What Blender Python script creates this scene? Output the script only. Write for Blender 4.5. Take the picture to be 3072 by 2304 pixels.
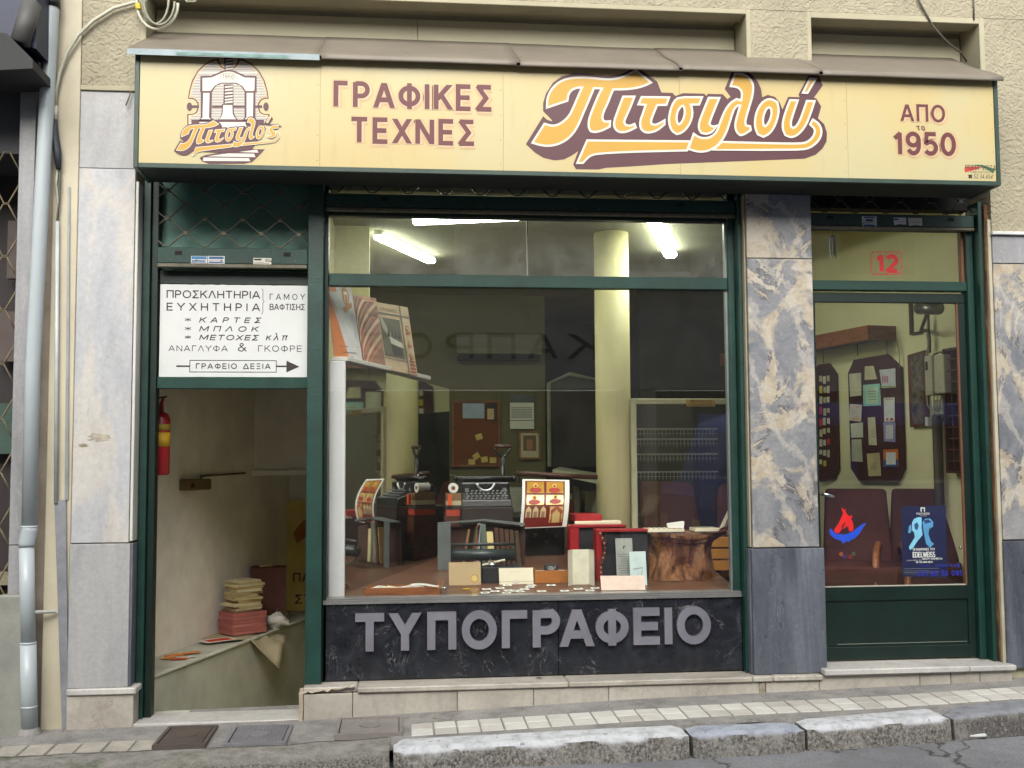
import bpy, bmesh, math, random
from mathutils import Vector, Matrix, noise
from mathutils.geometry import tessellate_polygon
random.seed(12)
SC = bpy.context.scene
for _o in list(bpy.data.objects): bpy.data.objects.remove(_o)
COL = SC.collection
rad = math.radians

# ------------------------------------------------------------------ camera, light, exposure
F = 3243.0
PITCH, YAW, ROLL = rad(3.983), rad(5.914), rad(-0.333)
CAM = Vector((0.0, -6.2, 1.45))
def rot(x, y, z):
    cr, sr = math.cos(ROLL), math.sin(ROLL); x, z = x*cr - z*sr, x*sr + z*cr
    cp, sp = math.cos(PITCH), math.sin(PITCH); y, z = y*cp - z*sp, y*sp + z*cp
    cy, sy = math.cos(YAW), math.sin(YAW); x, y = x*cy + y*sy, -x*sy + y*cy
    return Vector((x, y, z))
cd = bpy.data.cameras.new('camera'); cam = bpy.data.objects.new('camera', cd); COL.objects.link(cam)
cd.sensor_width = 36.0; cd.lens = 36.0*F/3072.0; cd.clip_start = 0.05; cd.clip_end = 500
r_, u_, f_ = rot(1, 0, 0), rot(0, 0, 1), rot(0, 1, 0)
cam.matrix_world = Matrix(((r_.x, u_.x, -f_.x, CAM.x), (r_.y, u_.y, -f_.y, CAM.y), (r_.z, u_.z, -f_.z, CAM.z), (0, 0, 0, 1)))
SC.camera = cam

W = bpy.data.worlds.new('World'); SC.world = W; W.use_nodes = True
wn = W.node_tree; bg = wn.nodes['Background']
sky = wn.nodes.new('ShaderNodeTexSky'); sky.sky_type = 'NISHITA'; sky.sun_disc = False
SUN_EL, SUN_AZ = rad(36), rad(187)          # azimuth measured clockwise from +Y (north)
sky.sun_elevation = SUN_EL; sky.sun_rotation = SUN_AZ; sky.dust_density = 4.0; sky.air_density = 1.0
hs = wn.nodes.new('ShaderNodeHueSaturation'); hs.inputs['Saturation'].default_value = .3
wn.links.new(sky.outputs[0], hs.inputs['Color']); wn.links.new(hs.outputs[0], bg.inputs[0]); bg.inputs[1].default_value = 0.13
sl = bpy.data.lights.new('sun', 'SUN'); sl.energy = 2.1; sl.angle = rad(60); sl.color = (1.0, 0.95, 0.86)
so = bpy.data.objects.new('sun', sl); COL.objects.link(so)
sdir = Vector((math.sin(SUN_AZ)*math.cos(SUN_EL), math.cos(SUN_AZ)*math.cos(SUN_EL), math.sin(SUN_EL)))
so.rotation_euler = sdir.to_track_quat('Z', 'Y').to_euler(); so.location = (0, -10, 20)
vs = SC.view_settings; vs.view_transform = 'Standard'; vs.look = 'None'; vs.gamma = 1.0; vs.use_curve_mapping = False
vs.exposure = 0.90
SC.render.engine = 'CYCLES'
SC.cycles.use_denoising = True
SC.cycles.max_bounces = 8; SC.cycles.diffuse_bounces = 4; SC.cycles.glossy_bounces = 3
SC.cycles.transparent_max_bounces = 12; SC.cycles.transmission_bounces = 4
SC.cycles.caustics_reflective = False; SC.cycles.caustics_refractive = False
SC.cycles.sample_clamp_indirect = 4.0

# ------------------------------------------------------------------ places measured on the photograph -> points in the world
def ray(u, v): return rot((u-1536)/F, 1.0, -(v-1152)/F)
def P(u, v, Y=0.0):
    d = ray(u, v); return CAM + d*((Y-CAM.y)/d.y)
def G(u, v, Z):
    d = ray(u, v); return CAM + d*((Z-CAM.z)/d.z)
def rect(u0, v0, u1, v1, Y):                  # axis-aligned rectangle in the plane y = Y
    a, b = P(u0, v0, Y), P(u1, v1, Y); c, d = P(u0, v1, Y), P(u1, v0, Y)
    return ((a.x+c.x)/2, (b.x+d.x)/2, (c.z+b.z)/2, (a.z+d.z)/2)
def PV(u, v, o, d2):                          # point on the vertical plane through o along the horizontal direction d2
    r = ray(u, v); n = Vector((-d2.y, d2.x, 0)); t = (o-CAM).dot(n)/r.dot(n); return CAM + r*t

# ------------------------------------------------------------------ materials
ALB = .80                                     # light balance put into colour: outdoor surfaces darkened so raised exposure brightens interiors
def lin(c):
    return tuple(ALB*((x/255)/12.92 if x/255 <= .04045 else ((x/255+.055)/1.055)**2.4) for x in c) + (1,)
class NT:
    def __init__(s, name):
        s.m = bpy.data.materials.new(name); s.m.use_nodes = True; s.t = s.m.node_tree
        s.b = s.t.nodes['Principled BSDF']; s.o = s.t.nodes['Material Output']; s._c = None
    def n(s, typ, **k):
        x = s.t.nodes.new('ShaderNode'+typ)
        for a, b in k.items(): setattr(x, a, b)
        return x
    def l(s, a, b): s.t.links.new(a, b)
    def coord(s, st=(1, 1, 1), rnd=True, rotz=0):
        g = s.n('NewGeometry'); mp = s.n('Mapping'); mp.inputs['Scale'].default_value = st
        mp.inputs['Rotation'].default_value = (0, rotz, 0)
        s.l(g.outputs['Position'], mp.inputs['Vector'])
        if not rnd: return mp.outputs[0]
        oi = s.n('ObjectInfo'); ad = s.n('VectorMath', operation='MULTIPLY_ADD')
        s.l(oi.outputs['Random'], ad.inputs[0]); ad.inputs[1].default_value = (17.3, 9.1, 13.7); s.l(mp.outputs[0], ad.inputs[2])
        return ad.outputs[0]
    def noise(s, co, sc, det=6, ro=.6, dist=0):
        x = s.n('TexNoise'); x.inputs['Scale'].default_value = sc; x.inputs['Detail'].default_value = det
        x.inputs['Roughness'].default_value = ro; x.inputs['Distortion'].default_value = dist; s.l(co, x.inputs['Vector']); return x.outputs['Fac']
    def ramp(s, f, stops, interp='LINEAR'):
        r = s.n('ValToRGB'); r.color_ramp.interpolation = interp; e = r.color_ramp.elements
        while len(e) < len(stops): e.new(.5)
        for k, (p, c) in enumerate(stops): e[k].position = p; e[k].color = c if len(c) == 4 else lin(c)
        s.l(f, r.inputs[0]); return r.outputs[0]
    def mix(s, f, a, b, typ='MIX'):
        x = s.n('MixRGB', blend_type=typ)
        for i, v in ((0, f), (1, a), (2, b)):
            if isinstance(v, (int, float)): x.inputs[i].default_value = v
            elif isinstance(v, tuple): x.inputs[i].default_value = v if len(v) == 4 else lin(v)
            else: s.l(v, x.inputs[i])
        return x.outputs[0]
    def bump(s, h, st, d=.01, prev=None):
        b = s.n('Bump'); b.inputs['Strength'].default_value = st; b.inputs['Distance'].default_value = d; s.l(h, b.inputs['Height'])
        if prev: s.l(prev, b.inputs['Normal'])
        return b.outputs[0]
    def fin(s, col=None, rough=.6, nrm=None, metal=0, spec=.5, roughs=None):
        if col is not None:
            if isinstance(col, tuple): s.b.inputs['Base Color'].default_value = col if len(col) == 4 else lin(col)
            else: s.l(col, s.b.inputs['Base Color'])
        s.b.inputs['Roughness'].default_value = rough; s.b.inputs['Metallic'].default_value = metal
        s.b.inputs['Specular IOR Level'].default_value = spec
        if roughs is not None: s.l(roughs, s.b.inputs['Roughness'])
        if nrm is not None: s.l(nrm, s.b.inputs['Normal'])
        return s.m
_cache = {}
def plain(c, rough=.6, var=.18, sc=6.0, metal=0, spec=.5, bump=.15, bsc=60, name=None):
    key = (c, rough, var, sc, metal, bump, bsc, ALB)
    if key in _cache: return _cache[key]
    s = NT(name or 'surface'); co = s.coord()
    f = s.noise(co, sc, 8, .65); base = lin(c)
    dk = tuple(x*(1-var) for x in base[:3])+(1,); lt = tuple(min(1, x*(1+var)) for x in base[:3])+(1,)
    col = s.ramp(f, [(.3, dk), (.7, lt)])
    nb = s.bump(s.noise(co, bsc, 5, .6), bump, .004)
    _cache[key] = s.fin(col, rough, nb, metal, spec); return _cache[key]

def mk_marble(name, stops, sc, dist, veins, vsc, vw, rough=.35, st=(1, 1, 1), rz=.5, grime=.25, gcol=(90, 84, 74)):
    s = NT(name); co = s.coord(st, rotz=rz)
    big = s.noise(co, sc, 9, .62, dist)
    col = s.ramp(big, stops)
    gr = s.ramp(s.noise(s.coord(), 38, 9, .75), [(.3, (.74, .74, .75, 1)), (.6, (1, 1, 1, 1))]); col = s.mix(.75, col, gr, 'MULTIPLY')
    if veins:
        v = s.noise(co, vsc, 6, .62, 2.2)
        a = s.n('Math', operation='SUBTRACT'); s.l(v, a.inputs[0]); a.inputs[1].default_value = .5
        b = s.n('Math', operation='ABSOLUTE'); s.l(a.outputs[0], b.inputs[0])
        m = s.ramp(b.outputs[0], [(0, (1, 1, 1, 1)), (vw, (0, 0, 0, 1))])
        gate = s.ramp(s.noise(co, sc*1.7, 3), [(.45, (0, 0, 0, 1)), (.6, (.85, .85, .85, 1))])
        col = s.mix(s.mix(1.0, m, gate, 'MULTIPLY'), col, veins)
    g = s.ramp(s.noise(s.coord((1, 1, .25)), 7, 8, .7), [(.5, (0, 0, 0, 1)), (.85, (grime, grime, grime, 1))])
    col = s.mix(g, col, gcol)
    sp = s.ramp(s.noise(s.coord(), 130, 2), [(.70, (0, 0, 0, 1)), (.78, (.5, .5, .5, 1))]); col = s.mix(sp, col, (60, 58, 55))
    r = s.ramp(s.noise(s.coord(), 14, 6), [(.3, (rough*.7,)*3+(1,)), (.7, (min(1, rough*1.5),)*3+(1,))])
    n = s.bump(s.noise(s.coord(), 55, 6), .12, .003)
    return s.fin(col, rough, n, roughs=r)
M_ = {}
M_['marble_pale'] = mk_marble('pale_grey_marble', [(.25, (160, 164, 170)), (.40, (184, 187, 192)), (.50, (196, 198, 201)), (.56, (208, 204, 197)), (.62, (212, 209, 203)), (.68, (188, 190, 194))], 2.0, .9, None, 3.0, .02, .42, (1.5, 1, .55), .7, .35)
M_['marble_grey'] = mk_marble('grey_marble', [(.25, (138, 140, 144)), (.5, (160, 161, 164)), (.75, (178, 178, 176))], 2.2, .8, (190, 188, 182), 3.5, .012, .4, (2.5, 1, .5), .1, .4)
M_['marble_plain'] = mk_marble('plain_grey_marble', [(.25, (158, 159, 162)), (.5, (178, 179, 180)), (.75, (192, 191, 188))], 2.2, .8, (204, 202, 198), 3.5, .008, .4, (2.5, 1, .4), .05, .45, (110, 108, 104))

def mk_swirl(name):
    s = NT(name); co = s.coord((1, 1, .8), rotz=.6)
    base = s.ramp(s.noise(co, 2.6, 10, .68, .9), [(.3, (104, 108, 116)), (.45, (136, 139, 145)), (.58, (158, 159, 160)), (.72, (182, 180, 176))])
    n1 = s.noise(co, 3.3, 12, .66, 1.1)
    cream = s.ramp(s.noise(co, 8, 8, .7, .5), [(.35, (186, 168, 138)), (.5, (212, 198, 170)), (.65, (216, 210, 196))])
    m = s.ramp(n1, [(.475, (0, 0, 0, 1)), (.54, (.74, .74, .74, 1))]); col = s.mix(m, base, cream)
    ed = s.ramp(n1, [(.470, (0, 0, 0, 1)), (.492, (.75, .75, .75, 1)), (.500, (.75, .75, .75, 1)), (.512, (0, 0, 0, 1))])
    gate = s.ramp(s.noise(co, 7, 5, .6), [(.48, (0, 0, 0, 1)), (.58, (1, 1, 1, 1))]); col = s.mix(s.mix(1.0, ed, gate, 'MULTIPLY'), col, (64, 68, 78))
    w = s.n('TexWave'); w.inputs['Scale'].default_value = 1.6; w.inputs['Distortion'].default_value = 9; w.inputs['Detail'].default_value = 6; w.inputs['Detail Roughness'].default_value = .7; s.l(co, w.inputs['Vector'])
    st = s.ramp(w.outputs['Fac'], [(.86, (0, 0, 0, 1)), (.97, (.45, .45, .45, 1))]); col = s.mix(st, col, (206, 200, 188))
    gr = s.ramp(s.noise(s.coord(), 45, 9, .78), [(.3, (.66, .66, .67, 1)), (.6, (1, 1, 1, 1))]); col = s.mix(.8, col, gr, 'MULTIPLY')
    sp = s.ramp(s.noise(s.coord(), 70, 2), [(.70, (0, 0, 0, 1)), (.75, (.7, .7, .7, 1))]); col = s.mix(sp, col, (56, 54, 54))
    return s.fin(col, .42, s.bump(s.noise(s.coord(), 60, 6), .1, .003))
M_['marble_swirl'] = mk_swirl('swirled_marble')
M_['marble_blue'] = mk_marble('blue_grey_marble', [(.3, (64, 68, 78)), (.5, (92, 97, 108)), (.62, (112, 117, 128)), (.75, (140, 144, 150))], 2.6, .6, (150, 154, 160), 6.0, .008, .38, (2.5, 1, .35), .05, .3, (60, 60, 62))
M_['marble_black'] = mk_marble('black_marble', [(.3, (22, 24, 30)), (.55, (38, 41, 49)), (.72, (62, 65, 72)), (.85, (110, 110, 112))], 5.5, 1.2, (170, 168, 164), 2.6, .004, .22, (1, 1, 1), .4, .25, (92, 90, 86))
M_['marble_cream'] = mk_marble('cream_marble', [(.3, (172, 167, 156)), (.55, (200, 195, 183)), (.75, (218, 214, 205))], 1.6, 1.3, (150, 138, 116), 2.4, .01, .5, (.7, 1, 1), .7, .55, (104, 92, 74))
M_['marble_white'] = mk_marble('white_marble', [(.3, (190, 190, 188)), (.6, (216, 214, 208)), (.8, (228, 226, 220))], 2.0, 1.0, None, 1, 1, .5, (1, 1, 1), 0, .5, (120, 108, 90))

def mk_stucco(name, c, sc=52, st=.8, dist=.011):
    s = NT(name); co = s.coord((1, 1, 1), False)
    v = s.n('TexVoronoi'); v.feature = 'SMOOTH_F1'; v.inputs['Scale'].default_value = sc
    d = s.n('VectorMath', operation='MULTIPLY_ADD'); nz = s.n('TexNoise'); nz.inputs['Scale'].default_value = 9; s.l(co, nz.inputs['Vector'])
    s.l(nz.outputs['Color'], d.inputs[0]); d.inputs[1].default_value = (.12,)*3; s.l(co, d.inputs[2]); s.l(d.outputs[0], v.inputs['Vector'])
    n2 = s.noise(co, 70, 4)
    b1 = s.bump(v.outputs['Distance'], st, dist); b2 = s.bump(n2, .3, .004, b1)
    f = s.noise(co, 2.5, 7, .7); base = lin(c)
    col = s.ramp(f, [(.3, tuple(x*.82 for x in base[:3])+(1,)), (.7, tuple(x*1.1 for x in base[:3])+(1,))])
    dirt = s.ramp(s.noise(s.coord((1, 1, .15), False), 5, 8, .7), [(.55, (0, 0, 0, 1)), (.9, (.4, .4, .4, 1))])
    col = s.mix(dirt, col, (98, 88, 68))
    return s.fin(col, .85, b2)
M_['stucco'] = mk_stucco('cream_stucco', (168, 161, 138))
M_['plaster'] = plain((178, 172, 146), .8, .12, 3, bump=.2, name='cream_plaster')
M_['plaster_pale'] = plain((206, 196, 160), .8, .14, 2.2, bump=.3, bsc=25, name='pale_plaster')
def mk_paint(name, c, wear=(150, 150, 130), st=(6, 6, 260), amt=.55):
    s = NT(name); co = s.coord(st)
    f = s.noise(co, 1.4, 5, .7); base = lin(c)
    col = s.ramp(s.noise(s.coord(), 6, 6), [(.3, tuple(x*.7 for x in base[:3])+(1,)), (.7, tuple(x*1.25 for x in base[:3])+(1,))])
    m = s.ramp(f, [(.62, (0, 0, 0, 1)), (.72, (amt, amt, amt, 1))]); col = s.mix(m, col, wear)
    sp = s.ramp(s.noise(s.coord(), 90, 3), [(.68, (0, 0, 0, 1)), (.74, (.6, .6, .6, 1))]); col = s.mix(sp, col, (96, 84, 66))
    return s.fin(col, .42, s.bump(f, .4, .003))
M_['green_v'] = mk_paint('worn_green_paint', (22, 62, 54), (100, 132, 118), amt=.65)          # streaks across the uprights
M_['green_h'] = mk_paint('worn_green_paint_rail', (20, 62, 53), (112, 146, 128), (260, 6, 6), .4)
M_['green_flat'] = mk_paint('dark_green_enamel', (11, 36, 30), (50, 70, 60), (8, 8, 8), .15)
M_['green_sign'] = mk_paint('sign_frame_paint', (40, 66, 56), (120, 130, 120), (30, 10, 10), .5)
M_['dark'] = plain((16, 17, 16), .8, .3, 5, name='dark_void_shade')  # near-black colour stands for the shade inside openings and the roller housing
M_['iron'] = plain((104, 100, 84), .55, .35, 20, metal=.2, name='grimy_iron')
M_['iron_black'] = plain((28, 29, 30), .35, .3, 15, spec=.6, name='black_enamelled_iron')
M_['chrome'] = plain((190, 190, 190), .2, .1, 10, metal=1, name='chrome')
M_['zinc'] = plain((150, 144, 134), .45, .2, 3, metal=.35, name='zinc_sheet', bump=.3, bsc=8)
M_['pvc'] = plain((184, 194, 198), .32, .06, 2, name='grey_plastic_pipe', bump=.05)
M_['cable'] = plain((196, 196, 176), .5, .1, name='cable_sheath')
M_['white'] = plain((222, 226, 224), .35, .05, 3, name='white_acrylic', bump=.02)
ALB = 1.0
M_['paper'] = plain((226, 226, 218), .8, .05, 6, name='paper', bump=.05)
M_['paper_cream'] = plain((222, 214, 188), .8, .06, 6, name='cream_paper', bump=.05)
M_['kraft'] = plain((178, 156, 118), .8, .06, 8, name='kraft_card', bump=.05)
M_['ink'] = plain((44, 34, 32), .6, .1, name='dark_ink')
def mk_wood(name, c, c2, sc=3):
    s = NT(name); co = s.coord((1, 8, 8)); f = s.noise(co, sc, 8, .6, 1.5)
    col = s.ramp(f, [(.3, c2), (.6, c)]); return s.fin(col, .38, s.bump(f, .2, .003))
M_['wood'] = mk_wood('varnished_wood', (146, 88, 46), (96, 52, 26))
M_['wood_dark'] = mk_wood('dark_wood', (84, 50, 36), (44, 24, 18))
M_['board_brown'] = mk_wood('brown_board', (112, 78, 58), (78, 52, 39), 1.5)
def mk_glass(name, tint=(1, 1, 1, 1), haze=.0, refl=1.0):
    s = NT(name); s.t.nodes.remove(s.b)
    tr = s.n('BsdfTransparent'); tr.inputs[0].default_value = tint; gl = s.n('BsdfGlossy'); gl.inputs['Roughness'].default_value = .015
    gl.inputs['Color'].default_value = (1, 1, 1, 1)
    fr = s.n('Fresnel'); fr.inputs['IOR'].default_value = 1.52; mx = s.n('MixShader')
    mu = s.n('Math', operation='MULTIPLY'); mu.inputs[1].default_value = refl; s.l(fr.outputs[0], mu.inputs[0])
    gb = s.n('NewGeometry'); sb = s.n('Math', operation='SUBTRACT'); sb.inputs[0].default_value = 1.0; s.l(gb.outputs['Backfacing'], sb.inputs[1])
    mb_ = s.n('Math', operation='MULTIPLY'); s.l(mu.outputs[0], mb_.inputs[0]); s.l(sb.outputs[0], mb_.inputs[1])
    s.l(mb_.outputs[0], mx.inputs[0]); s.l(tr.outputs[0], mx.inputs[1]); s.l(gl.outputs[0], mx.inputs[2])
    out = mx.outputs[0]
    if haze:
        df = s.n('BsdfDiffuse'); df.inputs[0].default_value = (.55, .55, .5, 1); m2 = s.n('MixShader')
        f = s.ramp(s.noise(s.coord((1, 1, 1), False), 6, 8, .7), [(.4, (haze*.5,)*3+(1,)), (.85, (haze*2.2,)*3+(1,))])
        s.l(f, m2.inputs[0]); s.l(out, m2.inputs[1]); s.l(df.outputs[0], m2.inputs[2]); out = m2.outputs[0]
    s.l(out, s.o.inputs[0]); return s.m
M_['glass'] = mk_glass('window_glass', (.985, .99, .985, 1), .005, 1.75)
M_['glass_dusty'] = mk_glass('dusty_window_glass', (.96, .97, .96, 1), .10, 1.9)
def emit(name, c, st):
    s = NT(name); s.fin(lin(c), .5); s.b.inputs['Emission Color'].default_value = lin(c); s.b.inputs['Emission Strength'].default_value = st; return s.m
def C(*c, **k): return plain(tuple(c), **k)
ALB = .80
# the sign panel: cream with warmer yellow bloom, a printed gradient
s = NT('sign_panel_vinyl'); co = s.coord((1, 1, 1), False)
f = s.noise(co, .9, 3, .5); fc = s.ramp(f, [(.36, (200, 176, 114)), (.5, (200, 183, 128)), (.66, (196, 187, 144))])
gr = s.ramp(s.noise(s.coord((3, 3, .5), False), 4, 8, .7), [(.55, (0, 0, 0, 1)), (.85, (.42, .42, .42, 1))]); fc = s.mix(gr, fc, (158, 136, 92))
M_['sign_face'] = s.fin(fc, .38, s.bump(s.noise(co, 3, 4), .08, .01))
# the pavement
s = NT('worn_concrete'); co = s.coord((1, 1, 1), False)
c1 = s.ramp(s.noise(co, 3.5, 9, .7), [(.3, (128, 127, 126)), (.5, (156, 154, 151)), (.7, (178, 175, 170))])
c2 = s.ramp(s.noise(co, 120, 3), [(.35, (.62, .62, .62, 1)), (.6, (1, 1, 1, 1))]); c1 = s.mix(.8, c1, c2, 'MULTIPLY'); gs = s.ramp(s.noise(co, 5, 9, .75), [(.52, (0, 0, 0, 1)), (.68, (.65, .65, .65, 1))]); c1 = s.mix(gs, c1, (92, 88, 82))
M_['concrete'] = s.fin(c1, .9, s.bump(s.noise(co, 60, 8, .7), .5, .006))
def mk_kerb(nm, t0, t1, sd, lo=.35, hi=.72):
    s = NT(nm); co = s.coord()
    top = s.ramp(s.noise(co, 14, 9, .7), [(.32, t0), (.55, t1)])
    pit = s.ramp(s.noise(co, 20, 4, .55), [(.64, (0, 0, 0, 1)), (.68, (.6, .6, .6, 1))]); top = s.mix(pit, top, (92, 90, 88))
    side = s.ramp(s.noise(s.coord((1, 1, .8)), 70, 10, .82), [(.38, (30, 29, 28)), (.46, (98, 95, 90)), (.55, sd), (.66, (206, 204, 198))])
    pal = s.ramp(s.noise(co, 7, 8, .7), [(.48, (0, 0, 0, 1)), (.62, (.55, .55, .55, 1))]); side = s.mix(pal, side, (176, 174, 168))
    gn = s.n('NewGeometry'); sx = s.n('SeparateXYZ'); s.l(gn.outputs['Normal'], sx.inputs[0])
    wob = s.noise(co, 18, 6, .7); ad = s.n('Math', operation='MULTIPLY_ADD'); s.l(wob, ad.inputs[0]); ad.inputs[1].default_value = .5; s.l(sx.outputs['Z'], ad.inputs[2])
    f = s.ramp(ad.outputs[0], [(lo, (0, 0, 0, 1)), (hi, (1, 1, 1, 1))])
    kc = s.mix(f, side, top); return s.fin(kc, .8, s.bump(s.noise(co, 80, 8, .75), .45, .005))
M_['kerb'] = mk_kerb('rough_kerb_stone', (168, 170, 174), (214, 217, 222), (150, 147, 140))
M_['kerb_blue'] = mk_kerb('bluish_kerb_stone', (132, 139, 152), (172, 179, 192), (142, 140, 136), .5, .9)
M_['kerb_dark'] = mk_kerb('dark_kerb_stone', (116, 118, 124), (148, 151, 158), (112, 110, 108), .6, 1.0)
s = NT('mossy_concrete'); co = s.coord((1, 1, 1), False)
b = s.ramp(s.noise(co, 85, 9, .8), [(.38, (44, 42, 40)), (.5, (122, 119, 112)), (.66, (182, 178, 168))])
gn = s.n('NewGeometry'); sx = s.n('SeparateXYZ'); s.l(gn.outputs['Normal'], sx.inputs[0])
bt = s.ramp(s.noise(co, 12, 8, .7), [(.3, (120, 118, 112)), (.6, (178, 175, 168))]); b = s.mix(s.ramp(sx.outputs['Z'], [(.86, (0, 0, 0, 1)), (.99, (.85, .85, .85, 1))]), b, bt)
ms = s.ramp(s.noise(co, 5, 7, .7), [(.52, (0, 0, 0, 1)), (.64, (.8, .8, .8, 1))])
sp3 = s.n('SeparateXYZ'); g2 = s.n('NewGeometry'); s.l(g2.outputs['Position'], sp3.inputs[0])
lf = s.ramp(sp3.outputs['X'], [(0, (1, 1, 1, 1)), (.01, (0, 0, 0, 1))])
mpn = s.n('MapRange'); mpn.inputs['From Min'].default_value = -1.9; mpn.inputs['From Max'].default_value = -.3; s.l(sp3.outputs['X'], mpn.inputs['Value'])
lf = s.ramp(mpn.outputs[0], [(.1, (.9, .9, .9, 1)), (.8, (.1, .1, .1, 1))])
b = s.mix(s.mix(1.0, ms, lf, 'MULTIPLY'), b, (72, 92, 40))
M_['moss'] = s.fin(b, .95, s.bump(s.noise(co, 45, 8, .75), 1.0, .015))
s = NT('asphalt'); co = s.coord((1, 1, 1), False)
a1 = s.ramp(s.noise(co, 2.2, 8, .7), [(.3, (132, 134, 138)), (.7, (170, 172, 178))])
a2 = s.ramp(s.noise(co, 110, 6, .8), [(.36, (.45, .45, .45, 1)), (.6, (1, 1, 1, 1))]); a1 = s.mix(.9, a1, a2, 'MULTIPLY')
st_ = s.ramp(s.noise(co, 1.1, 6, .65), [(.50, (0, 0, 0, 1)), (.56, (.4, .4, .4, 1))]); a1 = s.mix(st_, a1, (84, 84, 88))
vv = s.n('TexVoronoi'); vv.feature = 'DISTANCE_TO_EDGE'; vv.inputs['Scale'].default_value = .9
dd = s.n('VectorMath', operation='MULTIPLY_ADD'); nz = s.n('TexNoise'); nz.inputs['Scale'].default_value = 2.5; nz.inputs['Detail'].default_value = 6; s.l(co, nz.inputs['Vector'])
s.l(nz.outputs['Color'], dd.inputs[0]); dd.inputs[1].default_value = (.6,)*3; s.l(co, dd.inputs[2]); s.l(dd.outputs[0], vv.inputs['Vector'])
ck = s.ramp(vv.outputs['Distance'], [(0, (1, 1, 1, 1)), (.012, (0, 0, 0, 1))]); a1 = s.mix(ck, a1, (58, 56, 54))
M_['asphalt'] = s.fin(a1, .9, s.bump(s.noise(co, 90, 8, .7), .6, .006))

ORD = 'first second third fourth fifth sixth seventh eighth ninth tenth eleventh twelfth thirteenth fourteenth fifteenth sixteenth seventeenth eighteenth nineteenth twentieth'.split()
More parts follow.
